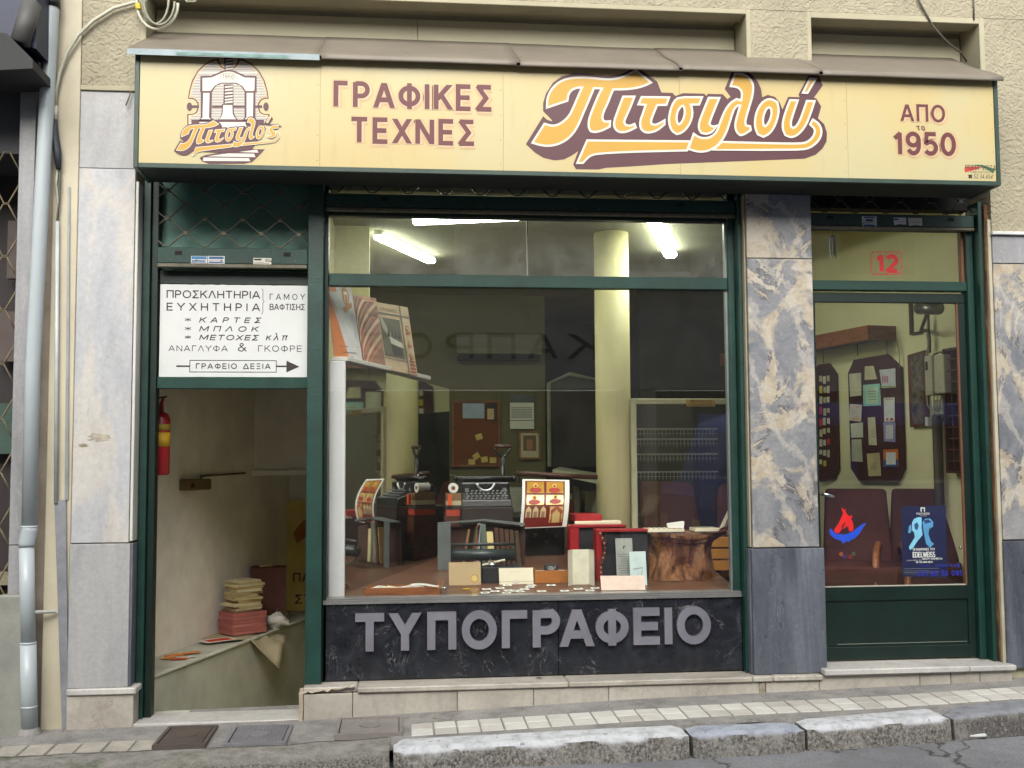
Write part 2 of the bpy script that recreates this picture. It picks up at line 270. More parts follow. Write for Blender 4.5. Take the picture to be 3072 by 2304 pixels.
# ------------------------------------------------------------------ mesh building
class MB:
    def __init__(s): s.v = []; s.f = []
    def add(s, vs_, fs):
        n = len(s.v); s.v += [Vector(p) for p in vs_]; s.f += [tuple(n+i for i in q) for q in fs]; return s
    def box(s, x0, x1, y0, y1, z0, z1):
        return s.add([(x0, y0, z0), (x1, y0, z0), (x1, y1, z0), (x0, y1, z0), (x0, y0, z1), (x1, y0, z1), (x1, y1, z1), (x0, y1, z1)],
                     [(0, 3, 2, 1), (4, 5, 6, 7), (0, 1, 5, 4), (1, 2, 6, 5), (2, 3, 7, 6), (3, 0, 4, 7)])
    def hexa(s, p):                           # 8 corners in box order
        return s.add(p, [(0, 3, 2, 1), (4, 5, 6, 7), (0, 1, 5, 4), (1, 2, 6, 5), (2, 3, 7, 6), (3, 0, 4, 7)])
    def tube(s, pts, r, n=8, cap=True):
        pts = [Vector(p) for p in pts]; k = len(pts); rs = r if isinstance(r, (list, tuple)) else [r]*k; base = len(s.v)
        up = Vector((0, 0, 1)); prev = None
        for i, p in enumerate(pts):
            t = (pts[min(i+1, k-1)]-pts[max(i-1, 0)]).normalized()
            a = (prev - t*prev.dot(t)) if prev is not None else t.cross(up if abs(t.z) < .9 else Vector((1, 0, 0)))
            a.normalize(); prev = a; b = t.cross(a)
            for j in range(n):
                w = 2*math.pi*j/n; s.v.append(p + (a*math.cos(w)+b*math.sin(w))*rs[i])
        for i in range(k-1):
            for j in range(n):
                q = base+i*n; s.f.append((q+j, q+(j+1) % n, q+n+(j+1) % n, q+n+j))
        if cap: s.f.append(tuple(base+j for j in range(n))[::-1]); s.f.append(tuple(base+(k-1)*n+j for j in range(n)))
        return s
    def lathe(s, c, prof, n=20, axis='z'):
        c = Vector(c); base = len(s.v); k = len(prof)
        for (r, h) in prof:
            for j in range(n):
                w = 2*math.pi*j/n; a, b = r*math.cos(w), r*math.sin(w)
                s.v.append(c + (Vector((a, b, h)) if axis == 'z' else Vector((a, h, b)) if axis == 'y' else Vector((h, a, b))))
        for i in range(k-1):
            for j in range(n):
                q = base+i*n; s.f.append((q+j, q+(j+1) % n, q+n+(j+1) % n, q+n+j))
        s.f.append(tuple(base+j for j in range(n))[::-1]); s.f.append(tuple(base+(k-1)*n+j for j in range(n)))
        return s
    def grid(s, fn, nu, nv):
        base = len(s.v)
        for i in range(nu+1):
            for j in range(nv+1): s.v.append(Vector(fn(i/nu, j/nv)))
        for i in range(nu):
            for j in range(nv):
                q = base+i*(nv+1)+j; s.f.append((q, q+nv+1, q+nv+2, q+1))
        return s
    def poly(s, loops, fr, d=0.0, back=0.0):  # flat polygon with holes in frame fr; d = height of its face, back = thickness behind it
        L3 = [[Vector((x, z, 0)) for x, z in lp] for lp in loops]
        tris = tessellate_polygon(L3); flat = [p for lp in loops for p in lp]
        n = len(s.v); s.v += [fr(x, z, d) for x, z in flat]
        s.f += [tuple(n+i for i in t) for t in tris]
        if back:
            m = len(s.v); s.v += [fr(x, z, d-back) for x, z in flat]; s.f += [tuple(m+i for i in t[::-1]) for t in tris]; k = 0
            for lp in loops:
                q = len(lp)
                for i in range(q): a, b_ = k+i, k+(i+1) % q; s.f.append((n+a, n+b_, m+b_, m+a))
                k += q
        return s
    def build(s, name, m, parent=None, bev=0, smooth=False, local=False, seg=1, jit=0, sub=0):
        me = bpy.data.meshes.new(name); off = Vector((0, 0, 0))
        if parent is not None and not local:
            q = parent
            while q is not None: off += q.location; q = q.parent
        elif parent is None and not local and s.v:
            xs = [p.x for p in s.v]; ys = [p.y for p in s.v]; zs = [p.z for p in s.v]
            off = Vector(((min(xs)+max(xs))/2, (min(ys)+max(ys))/2, min(zs)))
        me.from_pydata([p-off for p in s.v], [], s.f)
        bm = bmesh.new(); bm.from_mesh(me)
        bmesh.ops.recalc_face_normals(bm, faces=bm.faces)
        if sub: bmesh.ops.subdivide_edges(bm, edges=bm.edges, cuts=sub, use_grid_fill=True)
        if bev: bmesh.ops.bevel(bm, geom=[e for e in bm.edges if len(e.link_faces) == 2 and e.calc_face_angle(0) > .5], offset=bev, segments=seg, profile=.6, affect='EDGES', clamp_overlap=True)
        if jit:
            for v in bm.verts:
                q = (v.co+off)*4; w = noise.noise_vector(q)*jit + noise.noise_vector((v.co+off)*17)*jit*.5; v.co += w
        if smooth == 'auto':
            for e in bm.edges:
                if e.calc_face_angle(0) > .8: e.smooth = False
        bm.to_mesh(me); bm.free()
        if smooth:
            for p in me.polygons: p.use_smooth = True
        me.materials.append(m if not isinstance(m, str) else M_[m])
        o = bpy.data.objects.new(name, me); COL.objects.link(o)
        if parent is not None: o.parent = parent
        elif not local: o.location = off
        return o
def tag(o, label=None, cat=None, group=None, kind=None):
    if label: o['label'] = label
    if cat: o['category'] = cat
    if group: o['group'] = group
    if kind: o['kind'] = kind
    return o
def thing(name, loc, label, cat, group=None, rz=0, kind=None):
    o = bpy.data.objects.new(name, None); COL.objects.link(o); o.location = loc; o.rotation_euler = (0, 0, rz); o.empty_display_size = .1
    return tag(o, label, cat, group, kind)
def struct(name, loc=(0, 0, 0)):
    o = bpy.data.objects.new(name, None); COL.objects.link(o); o.location = loc; o['kind'] = 'structure'; return o
def copy_tree(o, parent=None):
    c = o.copy(); COL.objects.link(c); c.parent = parent
    for ch in list(o.children): copy_tree(ch, c)
    return c
def fY(Y):                                     # frame of a plane facing the street: (x, z, d toward the street)
    return lambda x, z, d=0: Vector((x, Y-d, z))
def frame(o, ex, ez):
    o, ex, ez = Vector(o), Vector(ex).normalized(), Vector(ez).normalized(); n = ez.cross(ex)*-1
    n = ex.cross(ez)
    return lambda x, z, d=0: o + ex*x + ez*z + n*d
def ribbon(mb, pts, w, fr, d, closed=False, back=0, zc=None):
    pts = [Vector(p) for p in pts]; n = len(pts); L, R = [], []
    for i in range(n):
        a = pts[(i-1) % n] if (closed or i > 0) else None; b = pts[(i+1) % n] if (closed or i < n-1) else None
        t1 = (pts[i]-a).normalized() if a is not None else None; t2 = (b-pts[i]).normalized() if b is not None else None
        if t1 is None: t1 = t2
        if t2 is None: t2 = t1
        n1, n2 = Vector((-t1.y, t1.x)), Vector((-t2.y, t2.x)); m = n1+n2
        if m.length < 1e-4: m = n1
        m.normalize(); k = min(2.4, 1/max(.2, m.dot(n1)))
        L.append(pts[i]+m*w/2*k); R.append(pts[i]-m*w/2*k)
    if zc and not closed:
        for i, j in ((0, 1), (n-1, n-2)):
            t = (pts[i]-pts[j]).normalized()
            for zz in zc:
                if abs(pts[i].y-zz) < 1e-5 and abs(t.y) > .35:
                    for S in (L, R): S[i] = S[i] + t*((zz-S[i].y)/t.y)
    rng = range(n) if closed else range(n-1)
    for i in rng:
        j = (i+1) % n
        q = [L[i], R[i], R[j], L[j]]
        base = len(mb.v); mb.v += [fr(p.x, p.y, d) for p in q]; mb.f.append((base, base+1, base+2, base+3))
        if back:
            mb.v += [fr(p.x, p.y, d-back) for p in q]
            mb.f += [(base+4, base+7, base+6, base+5), (base, base+4, base+5, base+1), (base+2, base+6, base+7, base+3)]
            if not closed and i == 0: mb.f.append((base, base+4, base+5, base+1))
            mb.f += [(base+1, base+5, base+6, base+2), (base, base+3, base+7, base+4)]
            if not closed and i == n-2: mb.f.append((base+3, base+2, base+6, base+7))
def arc(cx, cy, rx, ry, a0, a1, n=12):
    return [(cx+rx*math.cos(rad(a0+(a1-a0)*i/n)), cy+ry*math.sin(rad(a0+(a1-a0)*i/n))) for i in range(n+1)]
# stroke alphabet: glyph -> (advance width, [strokes])
GL = {
 'A': (.74, [[(.03, 0), (.36, 1)], [(.38, 1), (.71, 0)], [(.13, .32), (.61, .32)]]), 'Λ': (.7, [[(.03, 0), (.34, 1)], [(.36, 1), (.67, 0)]]),
 'Δ': (.76, [[(.02, .05), (.38, .97), (.74, .05), (.02, .05)]]),
 'B': (.6, [[(.05, 0), (.05, 1)], [(.06, .95)]+arc(.32, .74, .22, .21, 90, -90, 8)+[(.06, .53)], [(.06, .05)]+arc(.34, .29, .24, .24, -90, 90, 8)+[(.06, .53)]]),
 'G': (.75, [arc(.38, .5, .33, .45, 50, 330, 14)+[(.68, .45), (.42, .45)]]), 'C': (.68, [arc(.38, .5, .33, .45, 50, 310, 14)]),
 'D': (.7, [[(.05, 0), (.05, 1)], [(.06, .95)]+arc(.3, .5, .35, .45, 90, -90, 12)+[(.06, .05)]]),
 'Γ': (.52, [[(.05, 0), (.05, .95), (.52, .95)]]), 'E': (.56, [[(.56, .95), (.05, .95), (.05, .05), (.56, .05)], [(.05, .5), (.52, .5)]]),
 'F': (.54, [[(.54, .95), (.05, .95), (.05, 0)], [(.05, .5), (.5, .5)]]), 'Z': (.6, [[(.02, .95), (.56, .95), (.04, .05), (.58, .05)]]),
 'H': (.66, [[(.05, 0), (.05, 1)], [(.61, 0), (.61, 1)], [(.05, .5), (.61, .5)]]), 'I': (.12, [[(.06, 0), (.06, 1)]]),
 'J': (.4, [[(.34, 1), (.34, .25)]+arc(.2, .25, .14, .2, 0, -160, 6)]),
 'K': (.64, [[(.05, 0), (.05, 1)], [(.6, 1), (.1, .42)], [(.26, .58), (.64, 0)]]), 'L': (.5, [[(.05, 1), (.05, .05), (.5, .05)]]),
 'M': (.84, [[(.05, 0), (.05, 1)], [(.79, 0), (.79, 1)], [(.07, .97), (.42, .2), (.77, .97)]]), 'N': (.68, [[(.05, 0), (.05, 1)], [(.63, 0), (.63, 1)], [(.06, .97), (.62, .03)]]),
 'Ξ': (.58, [[(.02, .95), (.56, .95)], [(.06, .5), (.52, .5)], [(.02, .05), (.56, .05)]]),
 'O': (.8, [arc(.4, .5, .35, .45, 0, 360, 28)[:-1]+['c']]), 'Π': (.66, [[(.05, 0), (.05, .95), (.61, .95), (.61, 0)]]),
 'P': (.58, [[(.05, 0), (.05, 1)], [(.06, .95)]+arc(.3, .7, .24, .25, 90, -90, 10)+[(.06, .45)]]),
 'R': (.62, [[(.05, 0), (.05, 1)], [(.06, .95)]+arc(.3, .7, .24, .25, 90, -90, 10)+[(.06, .45)], [(.3, .45), (.6, 0)]]),
 'Σ': (.6, [[(.58, .95), (.06, .95), (.38, .5), (.04, .05), (.6, .05)]]),
 'S': (.56, [arc(.28, .73, .22, .22, 30, 250, 9)+arc(.28, .27, .23, .22, 80, -150, 9)]),
 'T': (.64, [[(.0, .95), (.64, .95)], [(.32, .93), (.32, 0)]]), 'Y': (.68, [[(.34, .5), (.34, 0)], [(.0, 1), (.34, .46), (.68, 1)]]),
 'Φ': (.8, [arc(.4, .5, .35, .33, 0, 360, 26)[:-1]+['c'], [(.4, -.02), (.4, 1.02)]]), 'X': (.66, [[(.03, 0), (.63, 1)], [(.03, 1), (.63, 0)]]),
 'U': (.66, [[(.05, 1), (.05, .3)]+arc(.33, .3, .28, .25, 180, 360, 10)+[(.61, 1)]]), 'V': (.68, [[(0, 1), (.34, .03), (.68, 1)]]),
 'W': (.95, [[(0, 1), (.24, .05), (.475, .9), (.71, .05), (.95, 1)]]),
 'Ω': (.8, [[(.05, .05), (.26, .05)]+arc(.4, .55, .34, .4, 240, -60, 16)+[(.54, .05), (.75, .05)]]),
 '1': (.4, [[(.06, .72), (.28, .93), (.28, 0)]]), '0': (.62, [arc(.31, .5, .25, .45, 0, 360, 22)[:-1]+['c']]),
 '9': (.6, [arc(.3, .68, .24, .27, 0, 360, 16)[:-1]+['c'], [(.54, .68)]+arc(.3, .4, .24, .35, 0, -150, 9)]),
 '6': (.6, [arc(.3, .32, .24, .27, 0, 360, 16)[:-1]+['c'], [(.06, .32)]+arc(.3, .6, .24, .35, 180, 30, 9)]),
 '5': (.6, [[(.54, .95), (.14, .95), (.1, .55)]+arc(.29, .32, .24, .27, 130, -150, 12)]),
 '2': (.6, [arc(.3, .7, .23, .25, 165, -35, 10)+[(.06, .05), (.57, .05)]]), '3': (.58, [arc(.28, .74, .2, .21, 150, -90, 8)+arc(.28, .28, .23, .23, 90, -150, 10)]),
 '4': (.62, [[(.42, 0), (.42, .95), (.04, .25), (.6, .25)]]), '7': (.56, [[(.02, .95), (.54, .95), (.2, 0)]]),
 '8': (.6, [arc(.3, .73, .2, .22, 0, 360, 14)[:-1]+['c'], arc(.3, .28, .24, .24, 0, 360, 14)[:-1]+['c']]),
 '.': (.16, [[(.08, 0), (.08, .12)]]), '-': (.4, [[(.05, .45), (.35, .45)]]), ' ': (.36, []),
 '*': (.5, [[(.25, .2), (.25, .9)], [(0, .38), (.5, .72)], [(0, .72), (.5, .38)]]),
 '&': (.8, [[(.78, 0), (.22, .72)]+arc(.36, .8, .15, .16, 190, -10, 8)+[(.12, .35)]+arc(.3, .24, .24, .22, 150, 330, 8)+[(.72, .5)]]),
 'κ': (.5, [[(.05, 0), (.05, .66)], [(.46, .66), (.1, .32)], [(.2, .4), (.48, 0)]]), 'λ': (.55, [[(.05, .95), (.15, .95), (.5, 0)], [(.03, 0), (.28, .58)]]),
 'π': (.62, [[(0, .62), (.62, .62)], [(.16, .6), (.14, 0)], [(.46, .6), (.48, 0)]]), 'τ': (.46, [[(0, .62), (.46, .62)], [(.23, .6), (.25, .0)]]),
 'ο': (.5, [arc(.25, .33, .2, .3, 0, 360, 12)[:-1]+['c']]),
}
for a, b_ in zip('ΑΒΕΖΗΙΚΜΝΟΡΤΥΧ', 'ABEZHIKMNOPTYX'): GL[a] = GL[b_]
def split_sharp(st):
    if st[-1] == 'c': return [st]
    out, cur = [], [st[0]]
    for i in range(1, len(st)):
        cur.append(st[i])
        if i < len(st)-1:
            a = (Vector(st[i])-Vector(st[i-1])).normalized(); b = (Vector(st[i+1])-Vector(st[i])).normalized()
            if a.dot(b) < -.12:
                e = Vector(st[i])+a*.05; cur[-1] = (e.x, e.y); out.append(cur); e2 = Vector(st[i])-b*.05; cur = [(e2.x, e2.y)]
    out.append(cur); return out
for g_ in list(GL): GL[g_] = (GL[g_][0], [q for st in GL[g_][1] for q in split_sharp(st)])
def text(mb, s_, r, fr, d=.0008, w=.13, slant=0, gap=.16, back=0, step=.00018, fit=True):
    x0, x1, z0, z1 = r; h = z1-z0
    tot = sum(GL.get(c, GL['E'])[0]+gap for c in s_)-gap; sx = (x1-x0)/tot if fit else h; x = 0; ww = w*h
    hw = w/2
    for c in s_:
        adv, strokes = GL.get(c, GL['E'])
        for k, st in enumerate(strokes):
            closed = st[-1] == 'c'; pts = st[:-1] if closed else st
            q = [((x0+(x+px)*sx) + slant*h*pz, z0+pz*h) for px, pz in pts]
            ribbon(mb, q, ww, fr, d+k*step, closed, back, (z0, z1))
        x += adv+gap
def rp(x0, x1, z0, z1): return [(x0, z0), (x1, z0), (x1, z1), (x0, z1)]
def offset_loop(lp, d):                        # offset outward (d>0) of a loop in 2D, miter limited
    a = sum(lp[i][0]*lp[(i+1) % len(lp)][1]-lp[(i+1) % len(lp)][0]*lp[i][1] for i in range(len(lp)))
    sg = -1 if a > 0 else 1; n = len(lp); out = []
    for i in range(n):
        p, a_, b_ = Vector(lp[i]), Vector(lp[i-1]), Vector(lp[(i+1) % n])
        t1, t2 = (p-a_).normalized(), (b_-p).normalized(); n1, n2 = Vector((-t1.y, t1.x)), Vector((-t2.y, t2.x)); m = n1+n2
        if m.length < 1e-3: m = n1
        m.normalize(); k = min(1.8, 1/max(.3, m.dot(n1))); q = p+m*d*k*sg; out.append((q.x, q.y))
    return out
def smoothloop(lp, it=1, thr=.75):             # Chaikin corner cutting that keeps sharp corners
    for _ in range(it):
        n = len(lp); out = []
        for i in range(n):
            p, a_, b_ = Vector(lp[i]), Vector(lp[i-1]), Vector(lp[(i+1) % n]); t1, t2 = (p-a_), (b_-p)
            if t1.normalized().dot(t2.normalized()) < thr: out.append((p.x, p.y))
            else: q1 = p-t1*.25; q2 = p+t2*.25; out += [(q1.x, q1.y), (q2.x, q2.y)]
        lp = out
    return lp

# ================================================================== GROUND
def lerp_tab(x, tab):
    if x <= tab[0][0]: return tab[0][1] + (x-tab[0][0])*.02
    for (a, p), (b, q) in zip(tab, tab[1:]):
        if x <= b: return p+(q-p)*(x-a)/(b-a)
    return tab[-1][1] + (x-tab[-1][0])*.02
def gz(x): return lerp_tab(x, [(-2.3, .0), (-.6, .018), (.1, .045), (1.3, .085), (2.4, .105), (3.6, .13)])
def rz_(x): return lerp_tab(x, [(-2.3, -.10), (.05, -.06), (1.4, -.03), (2.1, -.012), (3.6, .0)])
def kf(x): return lerp_tab(x, [(-.6, -.80), (.05, -.78), (1.3, -.83), (2.0, -.84), (2.9, -.76), (3.6, -.66), (9, -.1)]) if x > -.6 else -.80
mb = MB()
mb.grid(lambda a, b: (lambda x, y: (x, y, rz_(x) - .012 + .012*noise.noise((x*1.2, y*1.2, 3)) + (.0 if y > -3 else 0)))(-30+60*a, -30+29.8*b+.0), 120, 90)
o = mb.build('road', 'asphalt'); tag(o, kind='structure')
pav = struct('pavement', (0, -.3, 0))
mb = MB()
XS = [-14+i*.25 for i in range(113)]
def pv(x, y): return (x, y, gz(x) - .02*max(0, -y)/.7 + .003*noise.noise((x*6, y*6, 0)))
YS = [.35, .1, -.03, -.12, -.2, -.3, -.4, -.5, -.56, -.62]
n0 = len(XS)
for x in XS:
    for y in YS: mb.v.append(Vector(pv(x, y)))
for i in range(n0-1):
    for j in range(len(YS)-1):
        q = i*len(YS)+j; mb.f.append((q, q+1, q+len(YS)+1, q+len(YS)))
mb.build('paving_surface', 'concrete', pav)
# slab of cement mortar between tiles and kerb, broken inner border
mb = MB(); N = 160
for i in range(N+1):
    x = -.55 + 4.6*i/N
    w = .62 + .02*noise.noise((x*3, 0, 5)) + .012*noise.noise((x*15, 0, 5))
    for y, dz in ((-.52, .001), (-w, .004), (-w-.01, -.03)): mb.v.append(Vector((x, y, gz(x)-.02*-y/.7+.006+dz)))
for i in range(N):
    for j in (0, 1): q = i*3+j; mb.f.append((q, q+1, q+4, q+3))
mb.build('mortar_strip', 'concrete', pav)
# pavement tiles, two rows
TM = [C(206, 203, 196, rough=.7, var=.12, sc=9, bump=.25, bsc=90), C(192, 188, 180, rough=.7, var=.14, sc=7, bump=.25, bsc=90), C(214, 212, 206, rough=.7, var=.1, sc=8, bump=.25, bsc=90), C(176, 171, 160, rough=.8, var=.2, sc=9, bump=.3, bsc=60)]
tmesh = {}
def tile(x, y, w, h, k):
    a = (gz(x+w)-gz(x))/w
    if k not in tmesh:
        m = MB().box(0, w-.009, 0, h-.009, -.02, .005); t = m.build('tile', TM[k], pav, local=True, bev=.003); tmesh[k] = t
    else:
        t = tmesh[k].copy(); COL.objects.link(t)
    t.location = Vector((x, y+.3, gz(x)-.02*max(0, -y)/.7+random.uniform(0, .002))); t.rotation_euler = (rad(1.6), -math.atan(a), random.uniform(-.008, .008)); return t
tw = .122
for i in range(31):
    x = .06+i*tw
    if x > 3.72: break
    sk = max(0, (x-2.6))*.055
    for j in range(2): tile(x, -.505+j*.118+sk+(.02 if x > 1.5 else 0), tw, .118, random.choice([0, 0, 1, 2]))
for i in range(7):
    tile(-2.02+i*.135, -.50, .13, .2, 3)
# kerb stones
kerb = struct('kerb', (0, -.7, 0))
def kerb_stone(x0, x1, dy0, dy1, col=None, hump=.0, m='kerb'):
    mb = MB(); n = max(6, int((x1-x0)/.05))
    for i in range(n+1):
        x = x0+(x1-x0)*i/n; e = min(i, n-i)/n; rd = .018 if i in (0, n) else 0
        yf = kf(x)+rd; yb = yf+.19+dy0+(dy1-dy0)*i/n; zt = gz(x)-.008+hump; zb = rz_(x)-.1
        nn = .008*noise.noise((x*5, 1, 2))+.006*noise.noise((x*19, 1, 7))
        for (y, z) in ((yb, zb), (yb, zt-rd), (yb-.03, zt+.004-rd), ((yf+yb)/2, zt+nn*.4-rd), (yf+.024, zt+.0+nn*.6-rd), (yf+.003, zt-.016+nn*.6), (yf-.002+nn*.7, zt-.05), (yf-.008+nn, zb)): mb.v.append(Vector((x, y, z)))
    for i in range(n):
        for j in range(8): q = i*8; mb.f.append((q+j, q+(j+1) % 8, q+8+(j+1) % 8, q+8+j))
    mb.f.append(tuple(range(8))[::-1]); mb.f.append(tuple(n*8+j for j in range(8)))
    return mb.build('kerb_stone', m, kerb, smooth='auto', sub=1, jit=.0014)
kerb_stone(-.03, 1.435, 0, -.02, hump=.006)
kerb_stone(1.455, 2.03, -.03, -.05, m='kerb_blue')
kerb_stone(2.045, 2.84, -.02, -.0, hump=.004)
k4 = kerb_stone(2.86, 3.75, .0, .02, m='kerb_dark')
kerb_stone(3.77, 6.0, .0, 0); kerb_stone(6.02, 9.0, 0, 0)
mb = MB(); n = 70
for i in range(n+1):
    x = -14+13.96*i/n if i < 30 else None
xs = [-14, -9, -5, -3.2, -2.6]+[-2.3+i*.045 for i in range(51)]
for x in xs:
    nn = .018*noise.noise((x*4, 0, 1))+.01*noise.noise((x*14, 0, 3)); zt = gz(x)-.012
    for (y, z) in ((-.53+nn, zt-.2), (-.53+nn, zt+.012), (-.6, zt+.014+nn*.3), (-.68, zt+.006+nn*.5), (-.74+nn, zt-.004), (-.80+nn, zt-.03), (-.84+nn, zt-.1), (-.85+nn, zt-.3)): mb.v.append(Vector((x, y, z)))
for i in range(len(xs)-1):
    for j in range(7): q = i*8+j; mb.f.append((q, q+1, q+9, q+8))
mb.build('rough_kerb', 'moss', kerb, smooth=True, sub=1, jit=.005)

# manhole covers
def cover(u0, v0, u1, v1, nx, ny, label, mat, tilt, bw=.010):
    a = G(u0, v1, .012); b = G(u1, v0, .012); x0, x1 = a.x, b.x; y0, y1 = a.y, b.y
    cx = (x0+x1)/2; t = thing('drain_cover', (cx, y0, gz(cx)+.0), label, 'drain cover', 'drain covers in the pavement')
    zc = gz(cx)+.002
    f = MB(); w = .018
    for q in ((x0, x1, y0, y0+w), (x0, x1, y1-w, y1), (x0, x0+w, y0+w, y1-w), (x1-w, x1, y0+w, y1-w)): f.box(q[0], q[1], q[2], q[3], zc-.02, zc+.010)
    f.build('frame', mat, t)
    p = MB().box(x0+w, x1-w, y0+w, y1-w, zc-.02, zc+.001); p.build('plate', C(20, 19, 18, rough=.9), t)
    g = MB(); ix0, ix1, iy0, iy1 = x0+w+.006, x1-w-.006, y0+w+.006, y1-w-.006
    if tilt:
        for i in range(-ny, nx):
            for s1 in (1, -1):
                L = iy1-iy0; sx = (ix1-ix0)/nx; xa = ix0+i*sx if s1 > 0 else ix0+i*sx+L; xb = xa+L*s1
                ya, yb = iy0, iy1
                if xa < ix0: ya += (ix0-xa) if s1 > 0 else 0; xa = ix0 if s1 > 0 else xa
                if s1 > 0 and xb > ix1: yb -= xb-ix1; xb = ix1
                if s1 < 0:
                    if xa > ix1: ya += xa-ix1; xa = ix1
                    if xb < ix0: yb -= ix0-xb; xb = ix0
                if yb-ya > .01: g.tube([(xa, ya, zc+.003+(.001 if s1 > 0 else 0)), (xb, yb, zc+.003+(.001 if s1 > 0 else 0))], .0042, 4)
    else:
        for i in range(nx): q = ix0+(ix1-ix0)*(i+.5)/nx; g.box(q-bw/2, q+bw/2, iy0, iy1, zc, zc+.008)
        for j in range(ny): q = iy0+(iy1-iy0)*(j+.5)/ny; g.box(ix0, ix1, q-bw/2, q+bw/2, zc, zc+.0092)
    g.build('bars', mat, t)['kind'] = 'stuff'
    MB().lathe(((x0+x1)/2, (y0+y1)/2, zc), [(.055, .0), (.055, .012), (.05, .013), (.001, .0135)], 18).build('boss', mat, t)
cover(455, 2181, 655, 2244, 13, 9, 'brown worn cast iron cover at the foot of the stair doorway', C(92, 83, 77, rough=.65), False, .014)
cover(668, 2181, 880, 2242, 16, 9, 'silvery grid drain cover between the brown cover and the raised step', C(134, 134, 138, rough=.5), False, .007)
cover(1003, 2167, 1208, 2224, 15, 9, 'diamond pattern cover where the white tile rows begin', C(136, 131, 126, rough=.6), True)

# ================================================================== FACADE
fac = thing('building_facade', (.9, .1, 0), 'cream textured plaster facade with marble clad piers around the print shop', 'building')
def slab(x0, x1, z0, z1, m, y0=0.0, y1=.02, par=fac, nm='marble_slab', lab=None, bev=.0025, gap=.0012):
    o = MB().box(x0+gap, x1-gap, y0, y1, z0+gap, z1-gap).build(nm, m, par, bev=bev)
    if lab: o['label'] = lab
    return o
# masonry cores
mb = MB()
for b in ((-1.80, -1.49, .02, .30, -.3, 3.57), (2.06, 2.45, .02, .30, .1, 3.02), (3.60, 7.5, .02, .30, -.1, 2.80)): MB().box(*b).build('masonry_core', 'plaster', fac)
mb = MB()
def sbox(x0, x1, z0, z1, y1=.30): mb.box(x0, x1, 0.0, y1, z0, z1)
sbox(-1.797, -1.487, 3.572, 3.62); sbox(-1.797, -1.475, 3.62, 4.16)
sbox(-1.797, 7.5, 4.165, 7.5)
sbox(2.11, 2.46, 3.05, 4.162); sbox(3.60, 7.5, 2.822, 4.162)
mb.build('stucco_wall', 'stucco', fac)
# smooth trims round the recesses
mb = MB(); 
mb.box(-1.475, -1.445, -.004, .27, 3.5, 4.163); mb.box(-1.445, 2.08, -.004, .12, 4.132, 4.163)
mb.box(2.08, 2.11, -.004, .27, 3.6, 4.163)
mb.box(2.46, 2.488, -.004, .27, 3.6, 4.163); mb.box(2.488, 3.566, -.004, .12, 4.125, 4.163); mb.box(3.566, 3.60, -.004, .27, 3.55, 4.163)
mb.build('recess_trim', 'plaster', fac, bev=.003)
mb = MB(); mb.box(-1.47, 3.59, .235, .30, 3.06, 4.16); mb.box(-1.44, 2.075, .121, .235, 4.15, 4.163); mb.box(2.49, 3.56, .121, .235, 4.15, 4.163)
mb.build('recess_back', 'plaster', fac)
for a, b in ((-1.44, .10), (.103, 2.075), (2.49, 3.555)):
    MB().box(a, b, .215, .233, 3.5, 4.118).build('cover_board', plain((186, 181, 154), .7, .06, 2, bump=.08), fac, bev=.002)
mb = MB(); mb.box(-1.49, 2.055, .20, .30, 3.085, 3.5); mb.box(2.46, 3.573, .20, .30, 3.0, 3.5)
mb.build('lintel', 'dark', fac)  # painted near-black as the darkness of the roller housing
# left pier cladding
MB().box(-1.80, -1.40, -.012, .02, 3.545, 3.572).build('drip_ledge', 'plaster', fac, bev=.003)
slab(-1.80, -1.49, 3.10, 3.543, 'marble_plain'); slab(-1.80, -1.49, 1.003, 3.10, 'marble_pale')
slab(-1.80, -1.478, .22, 1.0, 'marble_plain', -.012, .012)
MB().box(-1.797, -1.43, -.035, .17, .185, .22).build('plinth_cap', 'marble_white', fac, bev=.006)
MB().box(-1.797, -1.445, -.02, .16, -.05, .185).build('plinth_block', 'marble_cream', fac, bev=.003)
slab(-1.488, -1.470, 1.01, 3.03, plain((214, 214, 206), .5, .06, 4), .001, .165, nm='reveal_slab')
slab(-1.488, -1.466, .222, 1.0, 'marble_blue', .0, .165, nm='reveal_slab')
# chips and mortar patch on the pale marble
def patch(u, v, w, h, m, seed, y=-.0015, n=30, nm='patch', par=fac):
    c = P(u, v, 0); pts = []
    for i in range(n):
        a = 2*math.pi*i/n; r = 1+.9*noise.noise((math.cos(a)*3+seed, math.sin(a)*3, seed)); pts.append((c.x+w*r*math.cos(a), c.z+h*r*math.sin(a)))
    return MB().poly([pts], fY(0), -y if y < 0 else y, .002).build(nm, m, par)
patch(300, 1312, .052, .022, plain((176, 168, 152), .9, .3, 30, bump=.8), 3, nm='mortar_patch')
patch(250, 1336, .024, .010, plain((150, 138, 116), .9, .3, 30), 8, nm='mortar_patch')
# middle pier cladding
slab(2.055, 2.458, 2.64, 3.03, 'marble_swirl'); slab(2.055, 2.458, .925, 2.638, 'marble_swirl')
slab(2.042, 2.483, .195, .92, 'marble_blue', -.012, .014)
slab(2.044, 2.056, .925, 3.03, plain((172, 164, 142), .7, .2, 5), .022, .165, nm='reveal_slab')
slab(2.032, 2.050, .195, .92, 'marble_blue', .012, .165, nm='reveal_slab')
